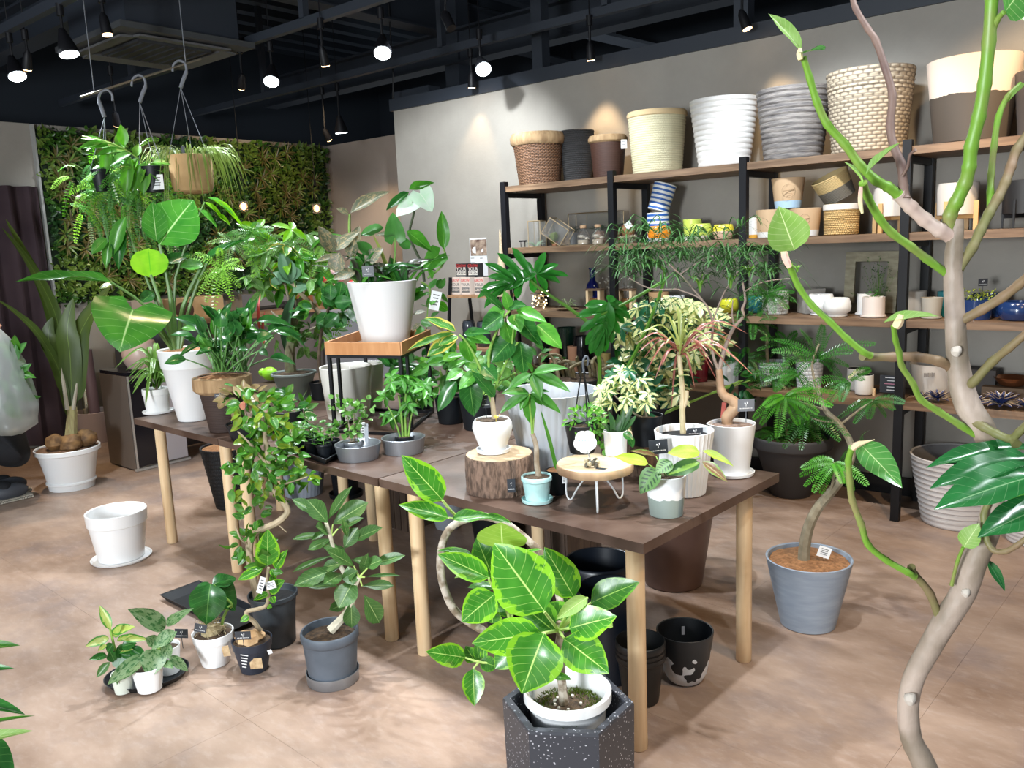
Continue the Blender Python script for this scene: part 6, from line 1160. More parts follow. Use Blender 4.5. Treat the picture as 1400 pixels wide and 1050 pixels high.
for i in range(105):
    if i < 78: x, y = R_.uniform(845, 1015), R_.gauss(350, 22)
    else: x, y = R_.uniform(985, 1062), R_.gauss(372, 22)
    q = F15.p(x, y, R_.gauss(-.02, .08)); lj = LJ(); mb = MB(); nL = R_.randint(7, 9)
    uvs = []; 
    for k in range(nL):
        a = 2*math.pi*k/nL+R_.random(); d = Vector((math.cos(a), math.sin(a), .35)).normalized(); L = R_.uniform(40, 80)*F15.s; P_ = crom([q, q+d*L*.55, q+d*L*.8+Vector((0, 0, -L*.28))], 3); w_ = .95*F15.s
        sd = d.cross(Vector((0, 0, 1))).normalized()*w_; n0 = len(mb.v)
        for j, p_ in enumerate(P_): kk = math.sin(math.pi*(.1+.85*j/(len(P_)-1))); mb.v += [p_-sd*kk, p_+sd*kk]; uvs += [(0, .5), (1, .5)]
        for j in range(len(P_)-1): a_ = n0+j*2; mb.f.append((a_, a_+1, a_+3, a_+2)); mb.m.append(0)
    mb.build('leaf_spray', fine, P.root, uv=uvs, sharp=False)
for x, y, n_, L in [(957, 400, 7, 28), (999, 395, 6, 22), (1024, 378, 9, 16), (1090, 372, 4, 10)]:
    q = F15.p(x, y, .03)
    for k in range(n_): a = k*2*math.pi/n_; strapleaf(P.root, [q, q+Vector((.25*math.cos(a), .25*math.sin(a), 1))*L*.5*F15.s, q+Vector((.6*math.cos(a), .6*math.sin(a), .9))*L*F15.s], 2.6*F15.s, fineb)
plaque(P.root, P.c, 1020, 554, 23, 17, M('grey_clear_plaque', (.16, .17, .19), .3), .04, 0, stake=24); plaque(P.root, P.c, 989, 561, 6, 22, M('red_white_tag', (.6, .15, .12), .6), -.02, -.1, marks=False)
# ---------------------------------------------------------------- 14 big grooved pot on the table
P = pot('plant_pot', 'very large pale grey diagonally grooved pot standing at the back of the table', 'plant pot', 758, 655, TZ, 84, 124, 545, grey_groove, 'taper', mod=lambda a, z: 1+.040*abs(math.sin(a*19+z*16)), n=176, depth_in=.8, thick=.008)
P = pot('potted_root_sculpture', 'wide black and white pot of bare twisting roots behind the grooved pot', 'potted plant', 783, 640, .30, 70, 92, 524, M('black_white_rim', (.02, .02, .025), .4, zsplit=None), 'cup', soil=soilm, plant=True, sz=.02); 
ob_ = P.root; twig = M('olive_root', (.26, .22, .13), .8, col2=(.16, .13, .07), scale=25)
# its stand: a black nursery block keeps it up
bx = Vector((P.c.x, P.c.y, 0)); o = MB().tube([bx, bx+Vector((0, 0, .298))], [.13, .12], 20).build('pot_stand', black_mt, org=bx); tag(o, 'black round stand under the pot of twisting roots', 'plant stand')
F16 = Plant(P.root, P.c)
for i in range(17):
    x0_ = R_.uniform(745, 822); x1_ = x0_+R_.gauss(0, 26); h_ = R_.uniform(8, 34); F16.stem([(x0_, 522, R_.gauss(0, .06)), (x0_-8, 522-h_, R_.gauss(.02, .05)), (x1_, 505-h_*.6, R_.gauss(.02, .05)), (x1_+8, 521, R_.gauss(0, .06))], 2.6, 1.8, twig, 'root')
# ---------------------------------------------------------------- 15 selloum philodendron, behind
sel = LM('selloum_leaf', (.035, .22, .03), (.06, .30, .05), vein=(.12, .35, .06), nv=0, rough=.18, rnd=.15)
P = pot('potted_philodendron', 'philodendron with huge deeply lobed glossy leaves behind the right table', 'potted plant', 800, 720, 0, 70, 90, 590, black_pl, 'taper', soil=soilm, plant=True); F17 = Plant(P.root, P.c)
lobed(F17, 734, 374, [(682, 342), (664, 355), (666, 373), (656, 390), (648, 402), (656, 418), (676, 402), (703, 409), (730, 402), (750, 396), (768, 383), (779, 372), (762, 358), (744, 343), (738, 352), (702, 336), (716, 355), (690, 366)], 11, sel, .0, mid=(660, 400))
lobed(F17, 832, 412, [(846, 412), (860, 420), (858, 440), (850, 455), (840, 470), (828, 484), (815, 490), (803, 484), (796, 470), (790, 450), (786, 428), (798, 414), (838, 404), (822, 478), (836, 462), (810, 476), (866, 432)], 13, sel, .05, mid=(816, 490))
F17.stems([([(800, 590, 0), (820, 520, 0), (812, 455, 0), (790, 430, 0), (735, 392, .0), (723, 377, 0)], 3, 1.8), ([(805, 590, 0), (870, 480, -.02), (908, 384, -.03), (900, 362, -.03), (882, 350, -.02)], 2.6, 1.6), ([(908, 384, -.03), (860, 412, .02), (822, 430, .05)], 2.4, 1.8)], M('glossy_stem', (.10, .26, .03), .3))
# ---------------------------------------------------------------- 16 wood and metal stand with the big white pot
FLc, FRc, BRc, BLc = [onz(*q, 1.146) for q in [(450, 485), (547, 486), (585, 467), (483, 470)]]
BLc = FLc+(BRc-FRc); foot = [Vector((q.x, q.y, TZ+.001)) for q in (FLc, FRc, BRc, BLc)]; cc_ = sum(foot, Vector())/4; t = thing('plant_stand', cc_, 'black metal plant stand with an orange-brown wooden tray on the middle table', 'plant stand')
for q in foot: MB().box((q.x, q.y, (q.z+1.146)/2), (.016, .016, 1.146-q.z), .3).build('leg', black_mt, t, smooth=False)
for k in (0, 1):
    q = foot[k].lerp(foot[3-k], .22); MB().box((q.x, q.y, (q.z+1.146)/2), (.014, .014, 1.146-q.z), .3).build('leg', black_mt, t, smooth=False)
def bar(a, b, w_=.014, h_=.014): c = (a+b)/2; d = b-a; return MB().box(c, (d.length, w_, h_), math.atan2(d.y, d.x))
for k in range(4): bar(foot[k]+Vector((0, 0, .007)), foot[(k+1) % 4]+Vector((0, 0, .007))).build('base_rail', black_mt, t, smooth=False); a = [FLc, FRc, BRc, BLc]; bar(a[k]-Vector((0, 0, .008)), a[(k+1) % 4]-Vector((0, 0, .008))).build('top_rail', black_mt, t, smooth=False)
orw = M('orange_pine', (.42, .18, .06), .5, col2=(.52, .25, .10), scale=8, stretch=(3, 3, .5)); K = [cc_+(q-cc_)*1.05 for q in (FLc, FRc, BRc, BLc)]; K = [Vector((q.x, q.y, 1.147)) for q in K]
for k in range(4): a, b = K[k], K[(k+1) % 4]; e = (b-a).normalized()*.006; bar(a+Vector((0, 0, .032)), b-e*0+Vector((0, 0, .032)), .012, .062).build('tray_side', orw, t, smooth=False)
mb = MB().add(K+[q+Vector((0, 0, .010)) for q in K], [(0, 3, 2, 1), (4, 5, 6, 7), (0, 1, 5, 4), (1, 2, 6, 5), (2, 3, 7, 6), (3, 0, 4, 7)]); mb.build('tray_bottom', M('dark_tray', (.20, .11, .06), .6), t, smooth=False)
P = pot('potted_philodendron_mix', 'mixed philodendron and trailing leaves in the big smooth white pot on the wooden stand', 'potted plant', 528, 470, 1.158, 66, 94, 386, white_mt, 'taper', soil=soilm, plant=True, sz=.05, n=48); F18 = Plant(P.root, P.c)
dusty = LM('dusty_bronze_leaf', (.13, .17, .10), (.20, .20, .12), vein=(.40, .34, .20), nv=8, vw=.12, var=((.34, .26, .14), 'blotch', .52), rough=.45); mint = LM('mint_pale_leaf', (.70, .98, .70), (.85, 1.0, .85), vein=(.75, .85, .7), nv=6, vw=.06, rough=.25); mid = LM('mid_green_leaf', (.07, .24, .05), (.10, .30, .07), vein=(.06, .18, .04), nv=5, vw=.04, rough=.35)
for sh_, m_, l, o0, o1 in [('lance', dusty, (479, 291, 530, 257, 18), 0, .02), ('lance', dusty, (477, 293, 461, 284, 10), 0, .02), ('ovate', dusty, (456, 345, 437, 309, 20), .02, .05), ('ovate', dusty, (457, 342, 489, 315, 18), .02, .05), ('ovate', dusty, (458, 372, 463, 345, 22), .03, .05), ('ovate', dusty, (478, 352, 490, 308, 20), .02, .02), ('ovate', mid, (508, 348, 489, 330, 18), .03, .05), ('heart', mid, (540, 325, 537, 290, 27), 0, .0), ('ovate', mid, (524, 311, 491, 320, 17), 0, 0), ('lance', dusty, (540, 322, 513, 319, 9), 0, -.02), ('ovate', fresh, (556, 316, 592, 342, 19), .02, .04), ('heart', fresh, (600, 348, 578, 368, 30), .03, .05), ('ovate', fresh, (607, 341, 604, 288, 17), 0, 0), ('heart', mint, (574, 264, 592, 287, 33), .02, .05), ('heart', mint, (563, 278, 541, 292, 26), .02, .06), ('ovate', fresh, (559, 259, 593, 247, 14), 0, .0), ('ovate', deep, (559, 263, 527, 285, 13), 0, .03), ('ovate', dusty, (470, 330, 445, 325, 14), 0, 0), ('ovate', dusty, (486, 372, 455, 380, 16), .05, .08), ('ovate', dusty, (500, 360, 522, 338, 20), .04, .06), ('ovate', mid, (560, 340, 545, 325, 16), 0, 0), ('lance', dusty, (468, 350, 430, 355, 10), 0, .03), ('ovate', mid, (480, 370, 500, 345, 16), 0, 0)]: F18.leaf(sh_, m_, *l, ob=o0, ot=o1, face=.75)
F18.stem([(580, 385, 0), (576, 360, 0), (563, 332, 0), (560, 316, .0), (565, 295, 0), (569, 276, .01)], 2.0, 1.4, M('dark_stem', (.05, .07, .03), .5)); F18.stems([([(500, 388, 0), (482, 350, 0), (478, 320, 0), (478, 293, 0)], 2.4, 1.6), ([(535, 388, 0), (540, 350, 0), (540, 325, 0)], 1.8, 1.2), ([(585, 380, 0), (602, 366, .02), (609, 352, 0), (607, 341, 0)], 1.5, 1.2), ([(490, 388, 0), (470, 370, .02), (458, 352, .02)], 1.8, 1.2), ([(515, 385, 0), (510, 365, .02), (508, 348, .03)], 1.5, 1)], stemg)
strp = [deep, fresh, LM('dark_purple_strap', (.05, .03, .03), (.09, .12, .06), nv=0)]
for i in range(60):
    x0_ = R_.uniform(488, 566); a = R_.gauss(0, 1); b = F18.p(x0_, 388, R_.uniform(-.06, .06)); L = R_.uniform(28, 60)*F18.s; d = (_r0*a*.8+F18.n*R_.gauss(0, .4)+Vector((0, 0, 1))).normalized(); strapleaf(P.root, [b, b+d*L*.6, b+d*L+Vector((0, 0, -L*R_.uniform(.0, .5)))+_r0*a*L*.3], R_.uniform(4, 9)*F18.s, R_.choice(strp))
for x, y in [(509, 319), (520, 345)]: strapleaf(P.root, [F18.p(530, 372), F18.p((530+x)/2+2, (372+y)/2), F18.p(x, y)], 5*F18.s, ygs)
plaque(P.root, P.c, 503, 371, 16, 15, tagdark, P.rt+.01, 0, stake=16)
cluster(F18, 588, 395, 14, 26, 14, [fresh, mid], 20, .02, 'ovate', .6); cluster(F18, 583, 435, 14, 28, 12, [mid, dusty], 20, .02, 'ovate', .6); plaque(P.root, P.c, 595, 411, 14, 26, tagwhite, .06, -.25)
F18.stems([([(575, 385, 0), (588, 395, 0), (585, 420, 0), (583, 450, 0)], 1.2, .8)], stemg)
# ---------------------------------------------------------------- 17 tin bowls
def bowl(px, pyb, wb, wt, pyt, lab): return pot('tin_bowl', lab, 'bowl', px, pyb, TZ, wb, wt, pyt, silver, 'taper', depth_in=.93, n=40)
B1 = bowl(491, 633, 55, 63, 613, 'silver tin cake bowl on the table with a small tin pot inside, left one'); B2 = bowl(553, 624, 54, 60, 604, 'silver tin cake bowl on the table with a black pot inside, right one')
plaque(B1.root, B1.c, 490, 626, 1, 1, silver, 0, 0, marks=False) if False else None
P = pot('potted_creeper', 'small round-leaved creeper in a tin pot inside the left silver bowl', 'potted plant', 483, 621, TZ+.008, 22, 27, 606, M('bright_tin', (.45, .47, .50), .35, .8), 'band', soil=soilm, plant=True); F19 = Plant(P.root, P.c)
vinel = LM('vine_leaf', (.10, .28, .05), (.18, .38, .08), nv=0, rnd=.4); cluster(F19, 478, 575, 20, 28, 90, [vinel, smallg], 8, .03, 'small', .95); cluster(F19, 492, 560, 22, 16, 26, [vinel], 8, .03, 'small', .95); cluster(F19, 458, 552, 8, 14, 9, [vinel], 7, .02, 'small', .95)
F19.stems([([(480, 604, 0), (476, 575, 0), (470, 550, 0)], .9, .5), ([(482, 604, 0), (492, 575, 0), (500, 555, 0)], .9, .5), ([(484, 604, 0), (484, 570, 0), (484, 545, 0)], .9, .5)], stemb); plaque(P.root, P.c, 496, 588, 6, 22, tagwhite, .0, -.08); plaque(P.root, P.c, 501, 592, 5, 26, silver, .01, -.05, marks=False)
P = pot('potted_radermachera', 'leafy green stems in a small black pot inside the right silver bowl', 'potted plant', 554, 612, TZ+.008, 22, 26, 599, black_pl, 'taper', soil=soilm, plant=True); F20 = Plant(P.root, P.c)
F20.stems([([(551, 600, 0), (549, 570, 0), (545, 540, 0)], 1.8, 1.3), ([(555, 600, 0), (554, 560, 0), (556, 525, 0)], 1.8, 1.3), ([(548, 600, 0), (540, 575, 0), (530, 555, 0)], 1.2, .9), ([(558, 600, 0), (562, 570, 0), (570, 545, 0)], 1.5, 1)], stemg)
for i in range(24): x, y = R_.uniform(522, 590), R_.uniform(508, 575); q = F20.p(x, y, R_.gauss(0, .03)); F20.whorl(q, R_.choice([pach, fresh]), 5, 19*F20.s, 8*F20.s, 'lance', -.3, axis=(Vector((0, 0, 1))+F20.n*.7+rv(.3)))
# ---------------------------------------------------------------- 18 black tray with small pots
q = [onz(388, 607, TZ+.035), onz(446, 627, TZ+.035), onz(476, 610, TZ+.035), onz(420, 592, TZ+.035)]; tray(q, .03, 'black rectangular nursery tray holding small black pots at the front edge of the middle table', z=TZ)
cen = sum(q, Vector())/4
for i, (u, v_) in enumerate([(.22, .25), (.55, .25), (.22, .72), (.55, .72), (.84, .3), (.84, .75)]):
    a = q[0].lerp(q[1], u); b = q[3].lerp(q[2], u); c = a.lerp(b, v_); c.z = TZ+.006; c = cen+(c-cen)*.84; c.z = TZ+.006
    t = thing('potted_seedling', c, 'small black nursery pot of round green leaves in the black tray, '+['front left', 'front middle', 'back left', 'back middle', 'front right', 'back right'][i], 'potted plant', 'seedling pots in the black tray'); potmesh(c, .026, .034, .062, black_pl, 'step', name='pot', parent=t, n=20); pl_ = Plant(t, c+Vector((0, 0, .062)))
    for k in range(22): a = R_.uniform(0, 6.28); e = c+Vector((.03*math.cos(a)*R_.random()*1.2, .03*math.sin(a)*R_.random()*1.2, R_.uniform(.06, .13))); leaf(t, 'round', R_.choice([smallg, fresh, deep]), e, e+Vector((math.cos(a), math.sin(a), .4)).normalized()*.026, .022)
    MB().tube([c+Vector((0, 0, .04)), c+Vector((0, 0, .11))], .002, 4).build('stem', stemg, t)
# variegated cover of leaves left of the tray
P = pot('potted_pothos', 'low variegated green and cream trailing plant behind the black tray', 'potted plant', 392, 592, TZ, 40, 50, 565, black_pl, 'taper', soil=soilm, plant=True); Fp = Plant(P.root, P.c); varg = LM('cream_edged_leaf', (.05, .18, .04), (.09, .25, .06), nv=0, var=((.55, .58, .36), 'edge', .22)); cluster(Fp, 385, 560, 36, 22, 70, [varg, deep, smallg], 18, .05, 'ovate', .6)
P = pot('potted_croton', 'pinkish bronze leaved plant in a black pot at the front edge of the left table', 'potted plant', 338, 604, TZ, 40, 52, 583, black_pl, 'taper', soil=soilm, plant=True, depth_in=.8); Fc = Plant(P.root, P.c); pkb = LM('pink_bronze_leaf', (.30, .26, .10), (.40, .28, .16), vein=(.5, .3, .2), nv=5, rnd=.5); cluster(Fc, 333, 548, 28, 22, 46, [pkb, pkb, smally, pach], 17, .04, 'ovate', .5); Fc.leaf('ovate', LM('coral_leaf', (.60, .20, .14), (.65, .3, .2), nv=0), 330, 560, 334, 548, 9, ob=.06)
Fc.stems([([(338, 585, 0), (335, 560, 0), (333, 540, 0)], 1.6, 1)], stemb)
# ================================================================ left end of the tables
P = pot('potted_spider_plant', 'spidery grass-leaved plant in a small white pot with saucer at the left table end', 'potted plant', 217, 567, TZ, 30, 36, 533, white_gl, 'band', soil=soilm, saucer=(white_gl, 1.05, .014), plant=True); E1 = Plant(P.root, P.c); spl = LM('grassy_leaf', (.14, .32, .05), (.22, .40, .09), vein=V, nv=0, rnd=.4)
for i in range(44):
    a = R_.uniform(0, 6.28); d = (_r0*math.cos(a)+E1.n*math.sin(a)*.8); L = R_.uniform(34, 78)*E1.s; b = E1.p(214+R_.uniform(-4, 4), 532-R_.uniform(0, 40), 0); u = R_.uniform(.4, 1.4)
    strapleaf(P.root, [b, b+(d*.5+Vector((0, 0, u*.6)))*L*.6, b+d*L*.85+Vector((0, 0, L*(u-.95)*.7))], R_.uniform(3, 5.5)*E1.s, spl)
E1.stem([(214, 534, 0), (213, 495, 0)], 2.4, 2, stemb, 'stem')
ref_glare = LM('glossy_alocasia', (.03, .17, .02), (.07, .26, .03), vein=(.30, .48, .18), nv=7, vw=.06, rough=.18)
P = pot('potted_alocasia', 'elephant ear with huge glossy leaves in the tall white banded pot on the left table', 'potted plant', 266, 577, TZ, 42, 76, 480, white_gl, 'band', soil=coir, plant=True, sz=.03, n=44); E2 = Plant(P.root, P.c)
for sh_, m_, l, o0, o1, f_ in [('heart', ref_glare, (182, 424, 160, 476, 96), .15, .25, .5), ('ovate', ref_glare, (152, 386, 20, 372, 30), .10, .05, .3), ('ovate', ref_glare, (218, 334, 262, 270, 70), .0, -.03, .8), ('ovate', ref_glare, (214, 330, 208, 275, 30), .0, -.03, .6), ('round', brightl, (206, 376, 203, 339, 44), .03, .0, .9), ('ovate', fresh, (278, 362, 246, 362, 26), .0, .02, .5), ('lance', deep, (276, 362, 334, 319, 13), .02, 0, .3), ('ovate', deep, (225, 360, 262, 345, 22), 0, 0, .5),
    ('lance', brightl, (278, 276, 309, 298, 8), 0, .02, .4), ('lance', brightl, (290, 272, 336, 306, 10), 0, .02, .4), ('lance', fresh, (284, 270, 322, 290, 10), 0, .02, .4), ('lance', fresh, (270, 285, 300, 310, 10), 0, .02, .4), ('lance', brightl, (295, 292, 317, 307, 9), 0, .02, .4), ('lance', deep, (165, 300, 160, 368, 18), 0, .02, .7), ('lance', fresh, (172, 296, 150, 350, 18), .02, .03, .7), ('ovate', fresh, (146, 326, 124, 346, 16), 0, .02, .7), ('lance', fresh, (150, 330, 143, 366, 12), 0, .02, .7), ('ovate', ye, (155, 388, 135, 393, 14), .1, .12, .3), ('ovate', deep, (210, 400, 192, 412, 22), 0, .02, .5)]: E2.leaf(sh_, m_, *l, ob=o0, ot=o1, face=f_)
E2.stems([([(240, 478, 0), (225, 430, .05), (206, 376, .03)], 3, 2), ([(244, 478, 0), (250, 420, 0), (277, 362, .0)], 3.5, 2.5), ([(246, 478, 0), (262, 410, 0), (285, 355, 0)], 3, 2), ([(238, 478, 0), (232, 400, 0), (218, 334, .0)], 3.2, 2.2), ([(236, 478, 0), (205, 440, .08), (182, 424, .15)], 2.6, 2), ([(238, 478, 0), (200, 420, .05), (152, 386, .1)], 2.4, 1.6), ([(242, 478, 0), (240, 380, -.02), (280, 276, 0)], 2.6, 1.2), ([(240, 478, 0), (200, 380, -.04), (168, 300, 0)], 2.6, 1.2)], M('green_petiole', (.10, .20, .05), .45))
def bipin(pl, cx, cy, tips, ll, mat, off=0., name='frond', n=13, droop=.15, od=.04):
    for i, (x, y) in enumerate(tips):
        a = pl.p(cx, cy, off); b = pl.p(x, y, off+od*((i % 3)-.5)); m_ = (a+b)/2+Vector((0, 0, (b-a).length*.10)); pinnamesh(pl.root, [a, m_, b], ll*pl.s, ll*.24*pl.s, n, mat, pl.nrm(.6)+rv(.15), name, droop)
brt = LM('bright_mimosa', (.22, .50, .05), (.34, .62, .12), nv=0, rnd=.5, rough=.25, trans=.45); dkm = LM('dark_mimosa', (.03, .15, .02), (.06, .24, .03), nv=0, rnd=.5, rough=.3)
bipin(E2, 302, 366, [(272, 382), (275, 392), (272, 402), (282, 412), (292, 424), (300, 405), (318, 410), (328, 392), (333, 368), (326, 355), (300, 340), (268, 346), (255, 350), (288, 380), (312, 400)], 7, brt, .05, n=14)
# peace lily in sisal-rimmed brown pot
P = pot('potted_peace_lily', 'peace lily with many upright dark leaves in a dark brown pot with sisal rim', 'potted plant', 311, 592, TZ, 46, 68, 518, M('chocolate_weave2', (.05, .028, .022), .6, waves=(110, 22, (.025, .014, .011)), bump=.001), 'taper', soil=coir, plant=True, sz=.02, n=44, rim=(M('sisal_rope', V), 21, 1.13)); E3 = Plant(P.root, P.c); lil = LM('peace_lily_leaf', (.02, .12, .025), (.05, .20, .04), vein=(.10, .28, .08), nv=6, vw=.05, rough=.25)
sts = []
for i in range(74):
    x0_ = R_.uniform(290, 338); a = R_.gauss(0, 1); x1_ = x0_+a*24; y1 = R_.uniform(425, 480)+abs(a)*8; o_ = R_.gauss(0, .07); sts.append(([(x0_, 508, o_*.4), ((x0_+x1_)/2-a*3, (508+y1)/2, o_*.7), (x1_, y1, o_)], 1.3, .8)); dx = a*R_.uniform(8, 24); E3.leaf('lancec', lil if R_.random() < .8 else fresh, x1_, y1, x1_+dx+R_.gauss(0, 4), y1-R_.uniform(8, 34)+abs(a)*10, R_.uniform(11, 17), ob=o_, ot=o_+R_.uniform(-.03, .06), face=R_.uniform(.3, .8))
E3.stems(sts, M('lily_stem', (.10, .26, .06), .4)); plaque(P.root, P.c, 300, 538, 14, 11, tagdark, P.rt+.012, 0, stake=10)
for x, y0, y1 in [(355, 402, 450), (314, 415, 430), (361, 425, 470)]: strapleaf(P.root, [E3.p(x, y1, -.1), E3.p(x-2, (y0+y1)/2, -.1), E3.p(x+1, y0, -.1)], 4*E3.s, M('red_bract', (.60, .06, .05), .4))
pot('plant_pot', 'second white banded pot hidden behind the peace lily', 'plant pot', 325, 560, TZ, 34, 48, 464, white_gl, 'band')
o = MB().blob(onz(362, 524, TZ)+Vector((0, .05, .06)), (.07, .05, .05), n=14).blob(onz(362, 524, TZ)+Vector((-.06, .03, .07)), (.03, .03, .03), n=10).build('lime_ornament', M('lime_plastic', (.30, .70, .03), .35), org=onz(362, 524, TZ)); tag(o, 'glossy lime green rounded ornament between the peace lily and the grey-green pot', 'ornament')
P = pot('plant_basket', 'black woven basket with brown coir top on the floor under the left table', 'basket', 320, 697, 0, 46, 72, 616, M('black_coarse_weave', (.012, .012, .014), .8, waves=(38, 10, (.004, .004, .004)), bump=.004), 'weave', n=44, soil=coir, sz=.03, plant=True)
# tree in grey-green pot
gg = M('grey_green_pot', (.30, .35, .34), .55)
P = pot('potted_oak_leaf_tree', 'small thick-trunked tree with wavy leaves in a grey-green pot on the back table', 'potted plant', 405, 549, TZ, 42, 61, 513, gg, 'lip', soil=soilm, saucer=(gg, .95, .014), plant=True, sz=.06); E4 = Plant(P.root, P.c)
E4.stem([(398, 512, 0), (396, 490, 0), (398, 470, .0), (402, 450, 0), (400, 430, 0)], 8, 4, M('mossy_trunk', (.16, .13, .08), .85, col2=(.22, .24, .12), scale=26, bump=.003), 'trunk'); E4.stem([(448, 442, .02), (430, 420, .02), (412, 402, .02), (398, 385, .02)], 3.4, 3, tan, 'branch'); E4.stems([([(402, 450, 0), (408, 430, 0), (405, 410, .02)], 2.4, 2), ([(400, 470, 0), (385, 440, 0), (370, 425, 0)], 2, 1.2), ([(402, 460, 0), (425, 450, 0), (455, 440, 0)], 2, 1.2)], stemb)
wav = LM('wavy_light_leaf', (.12, .30, .06), (.24, .42, .14), vein=(.35, .5, .25), nv=5, rnd=.5, rough=.25)
cluster(E4, 380, 452, 26, 20, 20, [wav, fresh], 20, .05, 'ovate', .42); cluster(E4, 440, 452, 34, 16, 30, [wav, fresh], 18, .05, 'ovate', .4); cluster(E4, 418, 470, 16, 18, 8, [wav], 22, .04, 'ovate', .5)
for l in [(404, 402, 377, 480, 14), (398, 385, 386, 345, 22), (400, 388, 378, 368, 18), (398, 386, 392, 360, 30), (400, 400, 420, 385, 18), (378, 390, 378, 378, 14)]: E4.leaf('lancec', M('staghorn', (.06, .15, .07), .6), *l, ob=.04, ot=.05)
for i in range(36):
    x, y = R_.uniform(340, 445), R_.uniform(310, 400); q = E4.p(x, y, R_.uniform(-.3, .0)); E4.whorl(q, R_.choice([fresh, brightl, ye, wav]), R_.choice([4, 5]), 28*E4.s, 12*E4.s, 'lance', -.2, axis=(Vector((0, 0, 1))+E4.n*.8+rv(.4)))
E4.stems([([(400, 430, 0), (390, 390, -.1), (380, 340, -.15)], 2.4, 1), ([(400, 430, 0), (420, 390, -.1), (430, 340, -.15)], 2.2, 1), ([(390, 390, -.1), (350, 350, -.12)], 1.4, .8)], stemb)
bipin(E4, 366, 352, [(335, 345), (338, 362), (345, 378), (358, 385), (330, 335), (348, 330), (372, 325), (340, 355)], 8, brt, -.1, n=14)
for cx, cy in [(395, 332), (432, 352), (345, 318), (318, 330), (410, 372)]: bipin(E4, cx, cy, [(cx+34*math.cos(k*.785+.2), cy+20*math.sin(k*.785+.2)+6) for k in range(8)], 8, R_.choice([brt, wav, fresh]), R_.uniform(-.2, 0), n=13)
bipin(E4, 430, 448, [(470, 432), (495, 428), (480, 445), (465, 458), (450, 465), (500, 440)], 8, brt, .03, n=14)
for k, (px, pyb, wb, wt, pyt, lab, m_) in enumerate([(478, 576, 58, 70, 505, 'big off-white plant pot behind the legs of the wooden stand, front one', offwhite), (490, 566, 56, 72, 500, 'big off-white plant pot nested behind the front one', offwhite)][:1]):
    P = pot('plant_pot', lab, 'plant pot', px, pyb, TZ, wb, wt, pyt, m_, 'taper', n=40)
pot('plant_pot', 'off-white plant pot at the back right behind the stand legs', 'plant pot', 503, 563, TZ, 40, 52, 500, offwhite, 'taper')
P = pot('potted_fiddle_fig', 'dark leaved fiddle-leaf shrub standing on the back table behind the wooden stand', 'potted plant', 440, 548, TZ, 24, 30, 524, black_pl, 'taper', soil=soilm, plant=True); E5 = Plant(P.root, P.c); E5.stem([(440, 526, 0), (436, 490, 0), (440, 450, 0), (450, 420, 0)], 2.6, 1.8, stemd); cluster(E5, 440, 415, 30, 22, 26, [deep, altd, lil], 24, .06, 'ovate', .7); cluster(E5, 465, 418, 18, 20, 16, [deep], 22, .05, 'round', .9)
# dense leaves right of the stand
def bushpot(px, pyb, zs, wb, wt, pyt, lab, blobs, mats, Lp, pm=black_pl, shape='ovate', wf=.5, thick=.07, tg=None):
    P = pot('potted_foliage_plant', lab, 'potted plant', px, pyb, zs, wb, wt, pyt, pm, 'taper', soil=soilm, plant=True); B = Plant(P.root, P.c); bx = px
    sl = []
    for (cx, cy, rx, ry, n) in blobs: cluster(B, cx, cy, rx, ry, n, mats, Lp, thick, shape, wf); sl += [([(px, pyt+2, 0), ((px+cx)/2+R_.gauss(0, 3), (pyt+cy)/2, 0), (cx+R_.gauss(0, rx*.4), cy, 0)], 1.6, .9) for _ in range(3)]
    B.stems(sl, stemg); return P, B
fern = LM('ruffled_fern', (.10, .34, .03), (.18, .44, .06), nv=0, rnd=.4)
bushpot(617, 581, TZ, 34, 42, 545, 'leafy plant in a black pot on the back table, right of the stand', [(600, 505, 22, 26, 30), (625, 500, 20, 24, 24)], [fresh, mid, fern], 26)
bushpot(655, 590, TZ, 40, 52, 545, 'pale veined trailing plant in a black pot behind the log slice', [(672, 505, 24, 24, 44), (700, 510, 16, 26, 20)], [wav, vinel, mid], 15, wf=.85)
bushpot(580, 560, TZ, 26, 34, 535, 'dark leafy plant in a black pot directly behind the wooden stand', [(570, 510, 26, 28, 44), (548, 500, 22, 20, 26)], [deep, lil, mid], 20); 
bushpot(745, 700, 0, 50, 64, 600, 'dark leafy plant in a black pot on the floor behind the grooved pot', [(735, 500, 26, 24, 22), (690, 500, 20, 20, 14)], [deep, mid], 22)
bushpot(850, 700, 0, 50, 66, 590, 'dark leafy plant in a black pot on the floor behind the variegated ones', [(858, 500, 22, 22, 30), (880, 530, 20, 24, 26), (1010, 520, 20, 30, 16)], [vd, deep], 18)
# ================================================================ coconut palm, far left
P = pot('potted_coconut_palm', 'young coconut palm with broad leaves in a white footed pot on the floor at left', 'potted plant', 100, 672, 0, 58, 82, 618, white_gl, 'foot', soil=M('bark_chips', (.10, .05, .03), .9, col2=(.20, .11, .06), scale=40, bump=.01), plant=True, sz=.03, n=44); E6 = Plant(P.root, P.c)
nut = M('coconut_shell', (.10, .05, .02), .7, col2=(.26, .14, .05), scale=20, bump=.003); s = E6.s
MB().blob(E6.p(118, 598, .05), (17*s, 13*s, 12*s), jit=.2, n=16).build('coconut', nut, P.root); MB().blob(E6.p(97, 606, .10), (16*s, 14*s, 12*s), jit=.3, n=16, seed=3).build('coconut', nut, P.root); MB().blob(E6.p(75, 605, .06), (14*s, 12*s, 11*s), jit=.2, n=14, seed=5).build('coconut', nut, P.root)
E6.stem([(97, 603, .02), (98, 580, .0), (99, 555, 0)], 9, 6, M('palm_sheath', (.26, .20, .10), .8, col2=(.35, .32, .14), scale=20, stretch=(4, 4, .5)), 'trunk')
